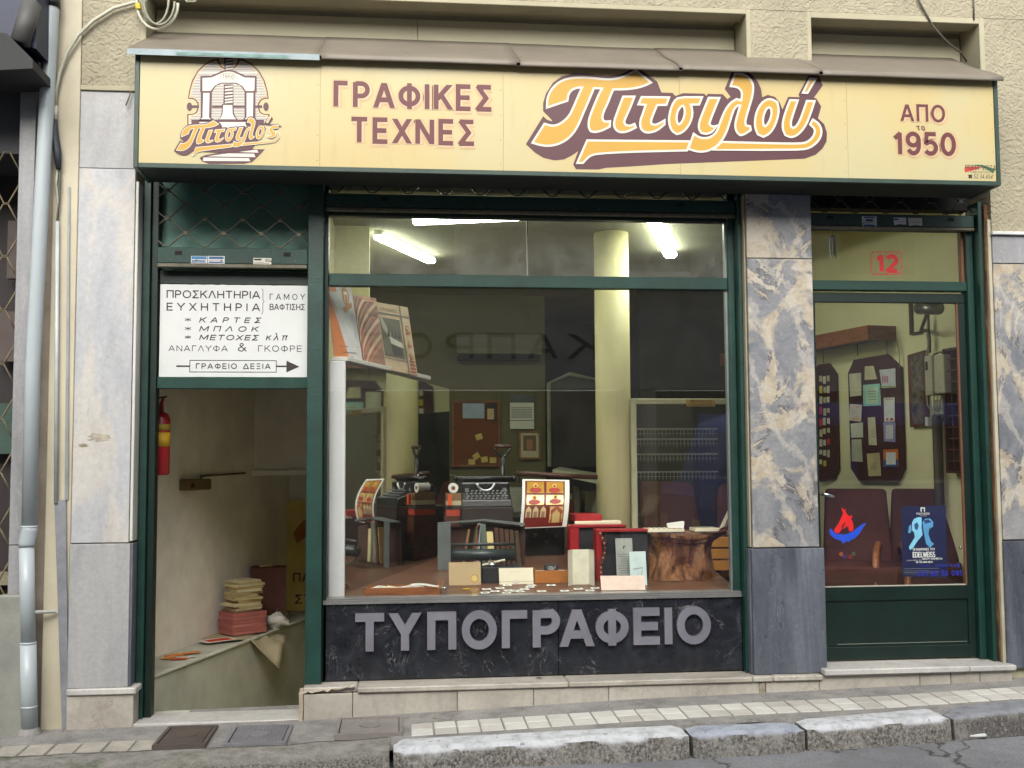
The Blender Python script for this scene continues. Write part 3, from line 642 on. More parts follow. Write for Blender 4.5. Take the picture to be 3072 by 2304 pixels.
# right pier cladding
MB().box(3.592, 7.5, -.022, .02, 2.802, 2.822).build('drip_ledge', C(214, 216, 214, rough=.5), fac, bev=.003)
slab(3.60, 4.4, 2.628, 2.80, 'marble_grey'); slab(3.60, 4.4, .95, 2.625, 'marble_swirl'); slab(4.403, 5.2, .95, 2.8, 'marble_swirl')
slab(3.594, 4.4, .19, .945, 'marble_blue', -.012, .014); slab(4.403, 5.2, .19, .945, 'marble_blue', -.012, .014)
slab(3.576, 3.60, .22, 2.9, plain((190, 182, 160), .8, .15, 6), .006, .03, nm='edge_strip')
s = NT('rusty_brown_strip'); co = s.coord((1, 1, .4), False)
rc = s.ramp(s.noise(co, 12, 9, .75), [(.35, (70, 44, 26)), (.5, (104, 70, 42)), (.62, (142, 110, 74)), (.72, (198, 184, 150))])
M_['rust'] = s.fin(rc, .9, s.bump(s.noise(co, 40, 6), .6, .006))
slab(3.570, 3.60, .22, 3.0, 'rust', .03, .17, nm='timber_strip')
# the step along the front
step = thing('marble_step', (1.5, -.04, .02), 'cream marble step running under the shop window and door', 'step')
xs = [-.50, -.28, .06, .46, .98, 2.06, 2.32, 3.30, 3.60]; cuts = [-.535, -.235, .95, 2.02, 2.14, 2.44]
ris = [-.53, -.26, .32, .75, 1.18, 2.06, 2.10, 2.42, 3.03, 3.22, 3.4, 3.60]
for k, (a, b) in enumerate(zip(cuts, cuts[1:])):
    m = MB().box(a+.0015, b-.0015, -.06 if k else -.02, .13, .163, .193+random.uniform(-.001, .001)).build('tread_slab', 'marble_cream', step, bev=.006, sub=1, jit=.0012)
MB().box(2.442, 3.32, -.075, .20, .19, .225).build('tread_slab', 'marble_white', step, bev=.006); MB().box(3.322, 3.615, -.072, .2, .19, .223).build('tread_slab', 'marble_white', step, bev=.006)
for a, b in zip(ris, ris[1:]):
    z1 = .160 if b < 2.43 else .187
    m = MB().box(a+.0015, b-.0015, -.042+random.uniform(-.002, .002), .05, -.08, z1)
    if abs(a-2.06) < .01: m.build('rubble_infill', plain((168, 156, 136), .95, .35, 30, bump=1.0, bsc=30), step, bev=.004, sub=3, jit=.01)
    else: m.build('riser_slab', 'marble_cream', step, bev=.003)
# broken left end of the step
mb = MB(); c0 = Vector((-.42, -.03, .15))
mb.grid(lambda a, b: (-.548+.30*a, -.05+.14*b+.01*noise.noise((a*9, b*9, 0)), .166+.03*a*(1-b*.2)+.012*noise.noise((a*11, b*7, 4))), 14, 8)
mb.build('broken_mortar', plain((190, 178, 158), .95, .25, 30, bump=.9, bsc=30), step)
mb = MB().box(-.555, -.532, -.045, .10, -.05, .165); mb.build('broken_mortar', plain((180, 168, 148), .95, .25, 30, bump=.9, bsc=30), step, sub=3, jit=.012)
o = MB().box(-1.445, -.556, -.015, .24, -.04, .022).build('door_threshold', 'marble_white', bev=.004)
tag(o, 'white marble threshold of the open stair doorway', 'threshold')

# ================================================================== STAIR DOORWAY
GV, GH = 'green_v', 'green_h'
sd = thing('stair_doorway', (-.96, .15, .02), 'green metal door frame of the open stair entrance with the white notice above', 'door frame')
MB().box(-1.465, -1.425, .10, .20, .02, 3.08).build('jamb', GV, sd, bev=.003)
MB().box(-1.423, -1.386, .13, .22, .02, 3.08).build('jamb', 'green_flat', sd, bev=.003)
MB().box(-1.384, -.534, .14, .19, 1.865, 1.932).build('rail', GH, sd, bev=.003)
MB().box(-1.384, -.534, .16, .21, 2.472, 2.55).build('rail', 'green_flat', sd, bev=.003)
MB().box(-1.384, -.534, .20, .215, 2.56, 3.08).build('back_panel', plain((84, 130, 116), .5, .3, 3, bump=.3), sd)
def plate_m(pts, Y, th=.004): return MB().poly([pts], fY(Y), 0, th)
r = rect(479, 855, 926, 1131, .15)
nb = thing('notice_board', ((r[0]+r[1])/2, .15, r[2]), 'white acrylic notice with rows of lettering and an arrow, over the stair door', 'notice')
ed = []
for i in range(30): ed.append((r[0]+(r[1]-r[0])*i/29, r[2]+.004*noise.noise((i*.7, 0, 1))))
ed += [(r[1], r[3])]; ed += [(r[1]-(r[1]-r[0])*i/29, r[3]+.003*noise.noise((i*.8, 2, 1))) for i in range(1, 30)]
MB().poly([ed], fY(.15), 0, .006).build('acrylic_sheet', 'white', nb)
def zr(x0, y0, x1, y1):                         # zoom of the white board: 2.16 px per photograph px, offset (0, 768)
    return rect(x0/2.16, 768+y0/2.16, x1/2.16, 768+y1/2.16, .15)
FB = fY(.15)
mb = MB()
text(mb, 'ΠΡΟΣΚΛΗΤΗΡΙΑ', zr(1080, 225, 1685, 274), FB, w=.15, gap=.14); text(mb, 'ΕΥΧΗΤΗΡΙΑ', zr(1080, 306, 1685, 355), FB, w=.15, gap=.42)
text(mb, 'ΓΑΜΟΥ', zr(1748, 246, 1975, 284), FB, w=.13, gap=.45); text(mb, 'ΒΑΦΤΙΣΗΣ', zr(1748, 311, 1975, 350), FB, w=.14, gap=.14)
for k, (t_, y0, x1) in enumerate((('ΚΑΡΤΕΣ', 399, 1685), ('ΜΠΛΟΚ', 456, 1670), ('ΜΕΤΟΧΕΣ', 512, 1670))):
    text(mb, t_, zr(1290, y0, x1, y0+33), FB, w=.19, slant=.3, gap=(.55, .5, .22)[k]); text(mb, '*', zr(1198, y0-3, 1238, y0+34), FB, w=.1)
text(mb, 'κλπ', zr(1722, 500, 1860, 546), FB, w=.14, slant=.25, gap=.3)
text(mb, 'ΑΝΑΓΛΥΦΑ', zr(1092, 580, 1475, 617), FB, w=.12, gap=.2); text(mb, '&', zr(1540, 565, 1598, 617), FB, w=.12)
text(mb, 'ΓΚΟΦΡΕ', zr(1672, 580, 1955, 620), FB, w=.12, gap=.22); text(mb, 'ΓΡΑΦΕΙΟ ΔΕΞΙΑ', zr(1270, 697, 1752, 731), FB, w=.17, gap=.26)
q = zr(1230, 677, 1790, 752); ribbon(mb, [(q[0], q[2]), (q[1], q[2]), (q[1], q[3]), (q[0], q[3])], .004, FB, .0008, True)
a, b = zr(1142, 709, 1228, 719), zr(1792, 710, 1856, 720); mb.poly([rp(*a)], FB, .0008); mb.poly([rp(*b)], FB, .0008)
c = zr(1856, 678, 1940, 755); mb.poly([[(c[0], c[2]), (c[1], (c[2]+c[3])/2), (c[0], c[3])]], FB, .0008)
br = zr(1695, 210, 1712, 378); zc_ = (br[2]+br[3])/2; xm = (br[0]+br[1])/2
ribbon(mb, [(br[0], br[3]), (xm, br[3]-.01), (xm, zc_+.01), (br[1], zc_), (xm, zc_-.01), (xm, br[2]+.01), (br[0], br[2])], .003, FB, .0008)
mb.build('lettering', 'ink', nb)['kind'] = 'stuff'

# ------------------------------------------------------------------ roller grilles
def zig(mb, x0, pitch, n, zlo, zhi, y, r=.0045, ph=0, xa=-9, xb=9):
    fl = pitch*.13; pts = []
    for i in range(n*2+1):
        xc = x0+pitch/2*i; hi = (i+ph) % 2; z = zhi if hi else zlo
        pts += [(xc-fl/2, z), (xc+fl/2, z)]
    out = [p for p in pts if xa <= p[0] <= xb]
    # clipped ends
    for k, (p, q) in enumerate(zip(pts, pts[1:])):
        for X in (xa, xb):
            if (p[0]-X)*(q[0]-X) < 0: t = (X-p[0])/(q[0]-p[0]); out.append((X, p[1]+(q[1]-p[1])*t))
    out.sort(key=lambda p: p[0]); mb.tube([(p[0], y, p[1]) for p in out], r, 6)
def grille(label, x0, x1, zb0, zb1, y, pitch, rows, ph, amp, stickers=(), mat='iron'):
    g = thing('roller_grille', ((x0+x1)/2, y, zb0), label, 'roller grille', 'roller grilles over the shop openings')
    b = MB(); h = zb1-zb0
    b.box(x0, x1, y-.012, y+.012, zb0+h*.22, zb1).build('bottom_bar', GH, g, bev=.003)
    MB().box(x0+.002, x1-.002, y-.022, y+.014, zb0, zb0+h*.2).build('bottom_lip', 'iron', g, bev=.004)
    for i in range(int((x1-x0)/.14)): 
        MB().lathe((x0+.08+i*.14, y-.011, zb0+h*.36), [(.006, 0), (.005, -.003), (.001, -.0045)], 8, 'y').build('rivet', 'iron', g)
    for xx in (x0+.14*(x1-x0), x1-.14*(x1-x0)): MB().box(xx-.02, xx+.02, y-.0135, y-.002, zb0+h*.62, zb0+h*.82).build('slot', 'dark', g)
    z = zb1+.008
    for k in range(rows):
        m = MB(); zlo, zhi = z+k*amp, z+(k+1)*amp-.010
        zig(m, x0-pitch+ph, pitch, int((x1-x0)/pitch)+3, zlo if k % 2 == 0 else zlo, zhi, y+(.003 if k % 2 else -.003), ph=k, xa=x0+.004, xb=x1-.004)
        m.build('lattice_wire', mat, g, smooth=True)
    # collars where the wires meet
    for k in range(1, rows):
        m = MB(); 
        for i in range(int((x1-x0)/pitch)*2+8):
            if (i+k) % 2: continue
            xc = x0-pitch+ph+pitch/2*i
            if x0+.02 < xc < x1-.02: m.box(xc-.012, xc+.012, y-.008, y+.008, z+k*amp-.016, z+k*amp+.006)
        if m.v: m.build('collar_row', mat, g)['kind'] = 'stuff'
    return g
grille('roller grille with deep diamond lattice above the white notice', -1.384, -.534, 2.556, 2.673, .10, .213, 6, .05, .0825)
grille('long roller grille rolled up above the wide shop window', -.438, 2.018, 2.900, 3.005, .10, .213, 3, .06, .085, mat='iron_black')
grille('roller grille rolled up above the glazed door with house number', 2.462, 3.538, 2.843, 2.941, .10, .195, 4, .12, .085, mat='iron_black')
def sticker(u0, v0, u1, v1, Y, label, lines, bgc=(214, 216, 214), tear=0):
    q = rect(u0, v0, u1, v1, Y); t = thing('sticker', ((q[0]+q[1])/2, Y, q[2]), label, 'sticker', 'small stickers on the grille bars')
    pts = rp(*q)
    if tear: pts = [(q[0]+.006, q[2]-.003), ((q[0]+q[1])/2, q[2]+.004), (q[1], q[2]), (q[1], q[3]), (q[0], q[3])]
    MB().poly([pts], fY(Y), .0005, .0012).build('paper', C(*bgc, rough=.5), t)
    w, h = q[1]-q[0], q[3]-q[2]
    for (a, b, c, d, col) in lines: MB().poly([rp(q[0]+a*w, q[0]+c*w, q[2]+b*h, q[2]+d*h)], fY(Y), .0009).build('print', C(*col, rough=.6), t)
    return t
BL, GYc = (56, 96, 150), (130, 130, 130)
lnz = lambda n, c: [(.08, .1+.8*k/n, .92, .1+.8*k/n+.4/n, c) for k in range(n)]
sticker(573, 768, 622, 790, .087, 'blue and white sticker with a ship strip, first on the left grille bar', [(.04, .55, .96, .95, (70, 130, 180)), (.05, .1, .9, .25, BL), (.05, .3, .9, .42, BL)])
sticker(624, 768, 674, 791, .087, 'pale sticker with two blue word rows beside the blue ship sticker', [(.06, .6, .94, .9, BL), (.1, .4, .9, .44, (160, 60, 60)), (.06, .08, .94, .26, BL)])
sticker(760, 774, 814, 794, .087, 'white sticker with black heading near the keyhole slot of the left grille', [(.05, .62, .45, .88, (30, 30, 30)), (.65, .4, .93, .88, (170, 170, 160)), (.05, .12, .9, .2, GYc), (.05, .3, .6, .38, GYc)], (222, 218, 200))
sticker(2586, 649, 2630, 680, .087, 'square white sticker with blue bands, over the house number door', [(.12, .82, .88, .95, BL), (.25, .5, .75, .72, BL), (.28, .54, .72, .68, (210, 214, 214)), (.1, .35, .9, .4, GYc), (.15, .05, .85, .2, BL)])
sticker(2680, 653, 2718, 674, .087, 'torn sticker with blue corner, middle of three over the door', [(.02, .6, .4, .9, BL), (.45, .7, .9, .76, GYc), (.3, .35, .9, .42, GYc)], tear=1)
sticker(2724, 654, 2766, 677, .087, 'faded grey sticker, last of three over the door', [(.1, .3, .9, .6, (190, 188, 176))], (208, 206, 198), tear=1)

# ================================================================== SHOP WINDOW
sw = thing('shop_window', (.77, .17, .19), 'wide green framed shop window over a black marble stall riser', 'shop window')
MB().box(-.532, -.442, .06, .20, .193, 3.08).build('post', GV, sw, bev=.004)
MB().box(-.440, -.418, .12, .21, .193, 3.08).build('stile', 'green_flat', sw, bev=.002)
MB().box(1.978, 2.018, .13, .21, .63, 3.08).build('stile', GV, sw, bev=.003)
MB().box(2.020, 2.043, .06, .18, .195, 3.05).build('guide_rail', GV, sw, bev=.003)
MB().box(1.966, 1.978, .155, .19, .66, 2.9).build('glazing_bead', C(150, 160, 160, rough=.4, metal=.5), sw)
MB().box(-.416, 1.976, .135, .20, 2.469, 2.541).build('rail', GH, sw, bev=.003)
MB().box(-.416, 1.976, .14, .20, 2.885, 2.91).build('rail', 'green_flat', sw, bev=.003)
for k, (a, b, c) in enumerate(((.628, .640, .105), (.6405, .651, .112), (.6515, .662, .12))):
    MB().box(-.438, 2.018, c, .215, a, b).build('sill_strip', C(160, 160, 158, rough=.35, metal=.6), sw, bev=.001)
MB().box(-.416, 1.966, .168, .172, .662, 2.469).build('glass_pane', 'glass', sw)
MB().box(-.416, .752, .168, .172, 2.541, 3.08).build('glass_pane', 'glass_dusty', sw); MB().box(.760, 1.976, .168, .172, 2.541, 3.08).build('glass_pane', 'glass_dusty', sw)
MB().box(.752, .760, .163, .176, 2.541, 3.08).build('glass_joint', C(150, 146, 130, rough=.5), sw)
slab(-.438, .918, .197, .627, 'marble_black', .12, .15, sw); slab(.918, 2.018, .197, .627, 'marble_black', .12, .15, sw)
# raised metal letters
LET = [('Τ', 90, 277, 650, 888), ('Υ', 313, 512, 650, 888), ('Π', 557, 745, 645, 887), ('Ο', 780, 1008, 642, 893), ('Γ', 1040, 1205, 637, 876), ('Ρ', 1240, 1418, 634, 874),
       ('Α', 1420, 1635, 632, 870), ('Φ', 1648, 1862, 628, 862), ('Ε', 1893, 2063, 624, 860), ('Ι', 2095, 2145, 621, 856), ('Ο', 2175, 2395, 617, 863)]
s = NT('dull_metal_letter'); M_['letter'] = s.fin(s.ramp(s.noise(s.coord(), 5, 5), [(.3, (146, 146, 158)), (.7, (168, 168, 178))]), .34, metal=.5)
z0_, z1_ = P(1536, 1944, .09).z, P(1536, 1832, .09).z
for ch, a, b, t0, t1 in LET:
    xa, xb = P(1024+a/2.16, 1890, .09).x, P(1024+b/2.16, 1890, .09).x; adv, st = GL[ch]; mb = MB(); w = .046
    ov = .006 if ch in 'ΟΦ' else 0
    bx = {'Ι': (0.06, 0.06)}.get(ch)
    allx = [p[0] for q in st for p in q if p != 'c']; lo, hi = min(allx), max(allx)
    hz = z1_-z0_
    zs_ = [p[1] for q in st for p in q if p != 'c']; zl, zh = min(zs_), max(zs_)
    inl = {'Τ': (0, 0), 'Υ': (w*.42, w*.42), 'Α': (w*.42, w*.42), 'Γ': (w/2, 0), 'Ε': (w/2, 0), 'Ρ': (w/2, w/2)}.get(ch, (w/2, w/2))
    for k, q in enumerate(st):
        cl = q[-1] == 'c'; pts = q[:-1] if cl else q; out = []
        for px, pz in pts:
            X = (xa+xb)/2 if hi == lo else xa+inl[0]+(xb-xa-inl[0]-inl[1])*(px-lo)/(hi-lo)
            Z = z0_+hz*pz
            if pz > .93: Z = z1_ if pz > .97 else z1_-w/2
            elif pz < .07: Z = z0_ if pz < .03 else z0_+w/2
            if ch == 'Ο': Z = z0_+w/2-.004+(hz-w+.008)*(pz-.05)/.9
            if ch == 'Φ' and cl: Z = z0_+hz*(.5+(pz-.5)*1.0)
            out.append((X, Z))
        ribbon(mb, out, w, fY(.088), k*.0004, cl, .026, (z0_, z1_))
    mb.build('letter', 'letter', sw)
# stone leaf litter on the step
# ================================================================== SHOP DOOR
dr = thing('shop_door', (3.0, .17, .22), 'dark green glazed shop door with kick panel and number transom', 'door')
MB().box(2.46, 3.50, .13, .20, 2.475, 2.533).build('rail', GH, dr, bev=.003)
MB().box(3.499, 3.541, .12, .21, .225, 2.95).build('jamb', 'green_v', dr, bev=.003); MB().box(3.543, 3.569, .05, .17, .225, 3.02).build('guide_rail', GV, dr, bev=.003)
MB().box(2.46, 2.503, .12, .21, .225, 2.95).build('jamb', 'green_v', dr, bev=.003)
MB().box(2.505, 3.50, .168, .172, 2.533, 2.85).build('transom_glass', 'glass', dr)
MB().box(2.505, 3.498, .15, .185, 2.85, 2.875).build('rail', 'green_flat', dr, bev=.002)
MB().box(3.480, 3.498, .15, .19, 2.535, 2.85).build('wood_bead', C(120, 78, 50), dr)
leaf = MB().box(2.505, 3.497, .155, .195, 2.403, 2.462).build('door_leaf', 'green_flat', dr, bev=.003)
def lp(n, m, *b, **k): o = MB().box(*b).build(n, m, leaf, **k); return o
lp('stile', 'green_flat', 2.505, 2.530, .155, .195, .235, 2.403, bev=.003); lp('stile', 'green_flat', 3.452, 3.497, .155, .195, .235, 2.403, bev=.003)
lp('mid_rail', 'green_flat', 2.530, 3.452, .155, .195, .585, .668, bev=.003); lp('bottom_rail', 'green_flat', 2.530, 3.452, .155, .195, .235, .31, bev=.003)
lp('kick_panel', 'green_flat', 2.530, 3.452, .168, .182, .31, .585); lp('glass_pane', 'glass', 2.530, 3.452, .173, .177, .668, 2.403)
lp('glazing_bead', C(110, 70, 50), 3.440, 3.452, .160, .173, .668, 2.403); lp('glazing_bead', C(190, 186, 170), 2.530, 3.44, .160, .171, .668, .674)
MB().poly([[(2.62, .325), (3.44, .325), (3.44, .329), (2.62, .329)]], fY(.1665), 0).build('trim_line', C(120, 130, 120), leaf)
h = MB().tube([P(2462, 1481, .10), P(2480, 1484, .085), P(2500, 1490, .085), (P(2503, 1491, .09))], [.010, .011, .009, .004], 10)
h.build('handle', 'chrome', leaf, smooth=True); MB().tube([P(2462, 1481, .10), P(2458, 1480, .16)], .008, 8).build('handle', 'chrome', leaf, smooth=True)
MB().lathe((P(2880, 1642, .15)), [(.008, 0), (.008, -.01), (.002, -.014)], 10, 'y').build('screw_cap', 'chrome', leaf, smooth=True)
# house number decal
RED = C(206, 26, 32, rough=.5)
hn = thing('house_number', (2.9, .166, 2.6), 'red number 12 in a red notched frame on the transom glass', 'house number')
def zr2(x0, y0, x1, y1, Y=.166): k = 2212/672; return rect(2400+x0/k, 530+y0/k, 2400+x1/k, 530+y1/k, Y)
mb = MB(); q = zr2(752, 775, 965, 938); F2 = fY(.167); text(mb, '12', q, F2, w=.26, gap=.12); mb.build('digits', RED, hn)
q = zr2(703, 745, 1005, 963); c = .012; mb = MB()
ribbon(mb, [(q[0]+c, q[2]), (q[1]-c, q[2]), (q[1]-c*.6, q[2]+c*.6), (q[1], q[2]+c), (q[1], q[3]-c), (q[1]-c*.6, q[3]-c*.6), (q[1]-c, q[3]), (q[0]+c, q[3]), (q[0]+c*.6, q[3]-c*.6), (q[0], q[3]-c), (q[0], q[2]+c), (q[0]+c*.6, q[2]+c*.6)], .0055, F2, 0, True)
mb.build('border', RED, hn)

# ================================================================== SIGN BOX
SY = -.33; SX0, SX1, SZ0, SZ1 = -1.425, 3.478, 3.022, 3.66
sg = thing('shop_sign', (1.0, -.2, 3.02), 'long cream illuminated style fascia sign with press emblem, script name and dark red words', 'sign')
MB().box(SX0, SX0+.025, SY, 0, SZ0, SZ1).build('side_plate', 'green_sign', sg, bev=.002); MB().box(SX1-.025, SX1, SY, 0, SZ0, SZ1).build('side_plate', 'green_sign', sg, bev=.002)
MB().box(SX0+.026, SX1-.026, SY, SY+.02, SZ0, SZ0+.026).build('bottom_edge', 'green_sign', sg, bev=.002)
MB().box(SX0+.026, SX1-.026, SY+.021, -.002, SZ0+.004, SZ0+.015).build('soffit_plate', plain((20, 26, 22), .7, .3, 3), sg)
px = [SX0+.026, P(960, 340, SY).x, P(1510, 340, SY).x, P(2040, 340, SY).x, P(2542, 340, SY).x, SX1-.026]
for a, b in zip(px, px[1:]):
    MB().box(a+.0006, b-.0006, SY+.006, SY+.012, SZ0+.027, SZ1).build('sign_panel', 'sign_face', sg)
    for zz in (SZ0+.06, SZ0+.2, SZ0+.34, SZ0+.48): MB().lathe((b-.014, SY+.006, zz), [(.0025, 0), (.002, -.0015), (.0005, -.002)], 6, 'y').build('screw', 'iron', sg)
FS = fY(SY+.006)
MAR = C(100, 40, 44, rough=.5, var=.06); MAR2 = C(82, 34, 46, rough=.45, var=.05); GOLD = C(202, 156, 44, rough=.45, var=.04); IV = C(222, 220, 208, rough=.5, var=.02)
def S1(u, v): p = P(u, v, SY+.006); return (p.x, p.z)
# words with a soft halo (printed)
HA = [C(204, 168, 122, rough=.45, var=.03), C(216, 172, 132, rough=.45, var=.03)]
def word(t_, u0, v0, u1, v1, w, gap):
    q = rect(u0, v0, u1, v1, SY+.006); hh = MB(); dx, dz = .006, -.006
    text(hh, t_, (q[0]+dx, q[1]+dx, q[2]+dz, q[3]+dz), FS, .0006, w+.20, gap=gap, step=.0002); hh.build('halo', HA[0], sg)
    h2 = MB(); text(h2, t_, (q[0]+dx*.7, q[1]+dx*.7, q[2]+dz*.7, q[3]+dz*.7), FS, .0016, w+.10, gap=gap, step=.0002); h2.build('halo', C(212, 184, 146, rough=.45), sg)
    tot = sum(GL[c][0]+gap for c in t_)-gap; sx = (q[1]-q[0])/tot; x = q[0]
    for c in t_: m = MB(); text(m, c, (x, x+GL[c][0]*sx, q[2], q[3]), FS, .0026, w, gap=gap, step=.0003); m.build('letter', MAR, sg); x += (GL[c][0]+gap)*sx
word('ΓΡΑΦΙΚΕΣ', 1004, 252, 1474, 326, .19, .26)
word('ΤΕΧΝΕΣ', 1054, 358, 1422, 431, .19, .26)
word('ΑΠΟ', 2703, 315, 2833, 365, .17, .24)
word('1950', 2680, 399, 2865, 464, .20, .16)
m = MB(); q = rect(2752, 372, 2776, 391, SY+.006); text(m, 'το', q, FS, .0016, .16, slant=-.3, gap=.2); m.build('lettering', MAR, sg)
# traced script name: zoom coordinates -> photograph
K2 = 2212/520
def Z2(p, off=0): return S1(1560+(p[0]+off)/K2, 180+p[1]/K2)
o3 = 440*K2
PI_ = [(358,588),(362,500),(390,420),(440,350),(510,292),(600,254),(730,237),(900,242),(1050,258),(1150,263),(1250,250),(1350,215),(1430,175),(1480,152),(1648,285),(1560,325),(1450,350),(1330,362),(1182,362),(1150,430),(1100,560),(1060,640),(1035,720),(1045,775),(1080,802),(1135,797),(1132,842),(1050,885),(960,908),(912,898),(890,860),(888,800),(905,720),(960,580),(1020,440),(1068,352),(935,345),(870,500),(800,660),(730,830),(660,940),(570,1020),(460,1070),(350,1085),(250,1070),(180,1048),(318,830),(400,855),(480,845),(560,800),(640,720),(690,620),(740,500),(812,338),(730,338),(650,370),(605,430),(592,510)]
IOTA = [(1325,482),(1440,482),(1395,600),(1330,740),(1313,795),(1340,842),(1400,857),(1452,835),(1460,855),(1370,900),(1290,912),(1240,890),(1213,845),(1215,780),(1250,680)]
TAU = [(1560,488),(1882,492),(1857,560),(1740,562),(1690,680),(1655,775),(1665,825),(1715,845),(1775,828),(1832,790),(1830,815),(1740,890),(1640,917),(1580,902),(1548,860),(1545,780),(1590,660),(1620,560),(1530,555)]
SIG = [(160,490),(430,490),(403,556),(288,558),(308,620),(315,700),(290,790),(240,870),(180,920),(130,932),(80,900),(50,840),(40,750),(60,640),(100,540)]
SIGH = [(205,568),(238,600),(245,680),(225,760),(190,820),(150,838),(120,810),(108,740),(125,650),(162,592)]
IO2 = [(545,498),(650,500),(600,620),(545,760),(528,820),(550,852),(600,867),(628,850),(560,915),(500,932),(450,920),(423,880),(425,800),(470,680)]
LAM = [(880,192),(960,195),(1030,230),(1075,290),(1090,350),(1080,450),(1050,560),(1000,720),(985,800),(1000,850),(1050,860),(1055,890),(980,940),(940,948),(905,920),(885,860),(890,790),(930,650),(955,572),(900,568),(850,612),(820,690),(790,790),(750,910),(700,1010),(620,1100),(520,1150),(430,1162),(360,1150),(292,1128),(350,965),(400,1000),(470,1017),(550,1005),(620,960),(660,900),(700,780),(760,640),(820,560),(890,517),(960,535),(972,460),(968,400),(930,350),(880,330),(832,325)]
OMI = [(1330,514),(1395,550),(1415,640),(1400,740),(1350,870),(1290,940),(1230,968),(1170,940),(1140,870),(1135,770),(1160,660),(1210,570),(1270,522)]
OMH = [(1305,590),(1345,622),(1350,690),(1330,770),(1290,840),(1250,865),(1220,840),(1210,770),(1225,690),(1260,612)]
UPS = [(1580,530),(1650,532),(1600,680),(1565,790),(1572,860),(1612,888),(1660,860),(1710,780),(1760,640),(1795,540),(1865,542),(1820,680),(1770,810),(1710,900),(1640,960),(1580,977),(1520,950),(1490,880),(1492,790),(1530,660)]
ACC = [(1832,255),(1875,258),(1785,410),(1757,408)]
UL = [(865,1042),(2152,1054),(2120,1142),(1400,1160),(1000,1182),(900,1205),(850,1242),(795,1302),(750,1302)]
UR = [(705,1062),(1400,1080),(1690,1083),(1790,1068),(1870,1005),(1905,925),(1895,868),(1845,822),(1868,782),(1930,825),(1962,900),(1950,980),(1900,1050),(1820,1110),(1720,1132),(1400,1134),(620,1140)]
SILH = [(295,655),(295,550),(330,430),(420,290),(530,210),(680,170),(850,175),(1000,190),(1150,200),(1280,185),(1380,140),(1470,72),(1750,275),(1805,415),(1945,420),(1985,460)]
SILH3 = [(205,423),(480,430),(505,460),(525,432),(715,436),(775,500),(815,470),(740,370),(840,130),(960,120),(1080,180),(1160,270),(1205,370),(1220,475),(1290,445),(1380,470),(1440,540),(1478,630),(1550,470),(1695,475),(1682,440),(1810,195),(1945,205),(1992,325),(1880,480),(1910,490),(1972,595),(1930,745),(2010,820),(2045,930),(2040,1040),(1990,1130),(1900,1210),(1760,1260),(1000,1290),(0,1328)]
SILB = [(1400,1360),(1100,1376),(1000,1398),(715,1395),(678,1335),(742,1165),(660,1220),(560,1270),(440,1282),(300,1250),(200,1190),(75,1075),(295,718),(345,762),(412,785),(405,765),(350,710)]
def sh(l, d=o3): return [(x+d, y) for x, y in l]
LET2 = [(PI_, None), (IOTA, None), (TAU, None), (sh(SIG), sh(SIGH)), (sh(IO2), None), (UL, None), (sh(UR), None), (sh(LAM), None), (sh(OMI), sh(OMH))]
LAST = [(sh(UPS), None), (sh(ACC), None)]
def script(fn, letters, silh, wpx, d0):
    m = MB(); m.poly([[fn(p) for p in silh]], FS, d0); m.build('script_shadow', MAR2, sg)
    wm, gm = MB(), MB(); k = 0
    for lp_, hole in letters:
        a = smoothloop(lp_); big = offset_loop(a, wpx); loops = [[fn(p) for p in big]]; g = [[fn(p) for p in a]]
        if hole: hh = smoothloop(hole); loops.append([fn(p) for p in offset_loop(hh, -wpx)]); g.append([fn(p) for p in hh])
        wm.poly(loops, FS, d0+.0006+k*.0004); gm.poly(g, FS, d0+.0006+k*.0004+.0002); k += 1
    wm.build('script_outline', IV, sg); gm.build('script_letters', GOLD, sg)
silh = SILH + sh(SILH3) + SILB
script(Z2, LET2+LAST, silh, 27, .0006)
# emblem: wooden printing press in an arched frame
K1 = 1854/380
def Z1(p): return S1(500+p[0]/K1, 160+p[1]/K1)
def em(pts, m, d, nm='emblem_print', hole=None):
    mm = MB(); mm.poly([[Z1(p) for p in pts]]+([[Z1(p) for p in hole]] if hole else []), FS, d); return mm.build(nm, m, sg)
TANC = C(228, 190, 132, rough=.5)
def mir(l, c=903): return l + [(2*c-x, y) for x, y in l[::-1]]
arch = mir([(303,1045),(300,890),(385,885),(430,860),(452,800),(452,740),(420,690),(380,668),(312,665),(330,540),(370,400),(450,255),(560,150),(680,92),(758,80),(775,130),(800,185),(850,215)])
arch2 = mir([(322,1045),(320,905),(390,900),(445,872),(470,805),(470,735),(435,680),(385,650),(330,648),(348,540),(388,408),(465,268),(570,168),(690,112),(735,105),(755,150),(790,205),(850,238)])
arch3 = mir([(338,1045),(338,925),(400,915),(455,885),(482,805),(482,735),(445,665),(395,640),(352,632),(366,545),(405,415),(480,278),(585,178),(695,125),(722,125),(742,165),(780,215),(850,252)])
em(arch, MAR2, .0006); em(arch2, TANC, .0008); em(arch3, IV, .0010)
ln = MB(); 
for k in range(38):
    y = 140+k*23
    if y > 1030: break
    # inner width of the arch at this height
    hw = 0
    pts = arch3[:len(arch3)//2]
    xsv = []
    for (a, b) in zip(arch3, arch3[1:]+arch3[:1]):
        if (a[1]-y)*(b[1]-y) < 0: xsv.append(a[0]+(b[0]-a[0])*(y-a[1])/(b[1]-a[1]))
    xsv.sort()
    for i in range(0, len(xsv)-1, 2): ln.poly([[Z1((xsv[i], y)), Z1((xsv[i+1], y)), Z1((xsv[i+1], y+8)), Z1((xsv[i], y+8))]], FS, .0012)
ln.build('emblem_print', MAR2, sg)
em([(362,972),(1425,972),(1425,1045),(362,1045)], MAR2, .0014)
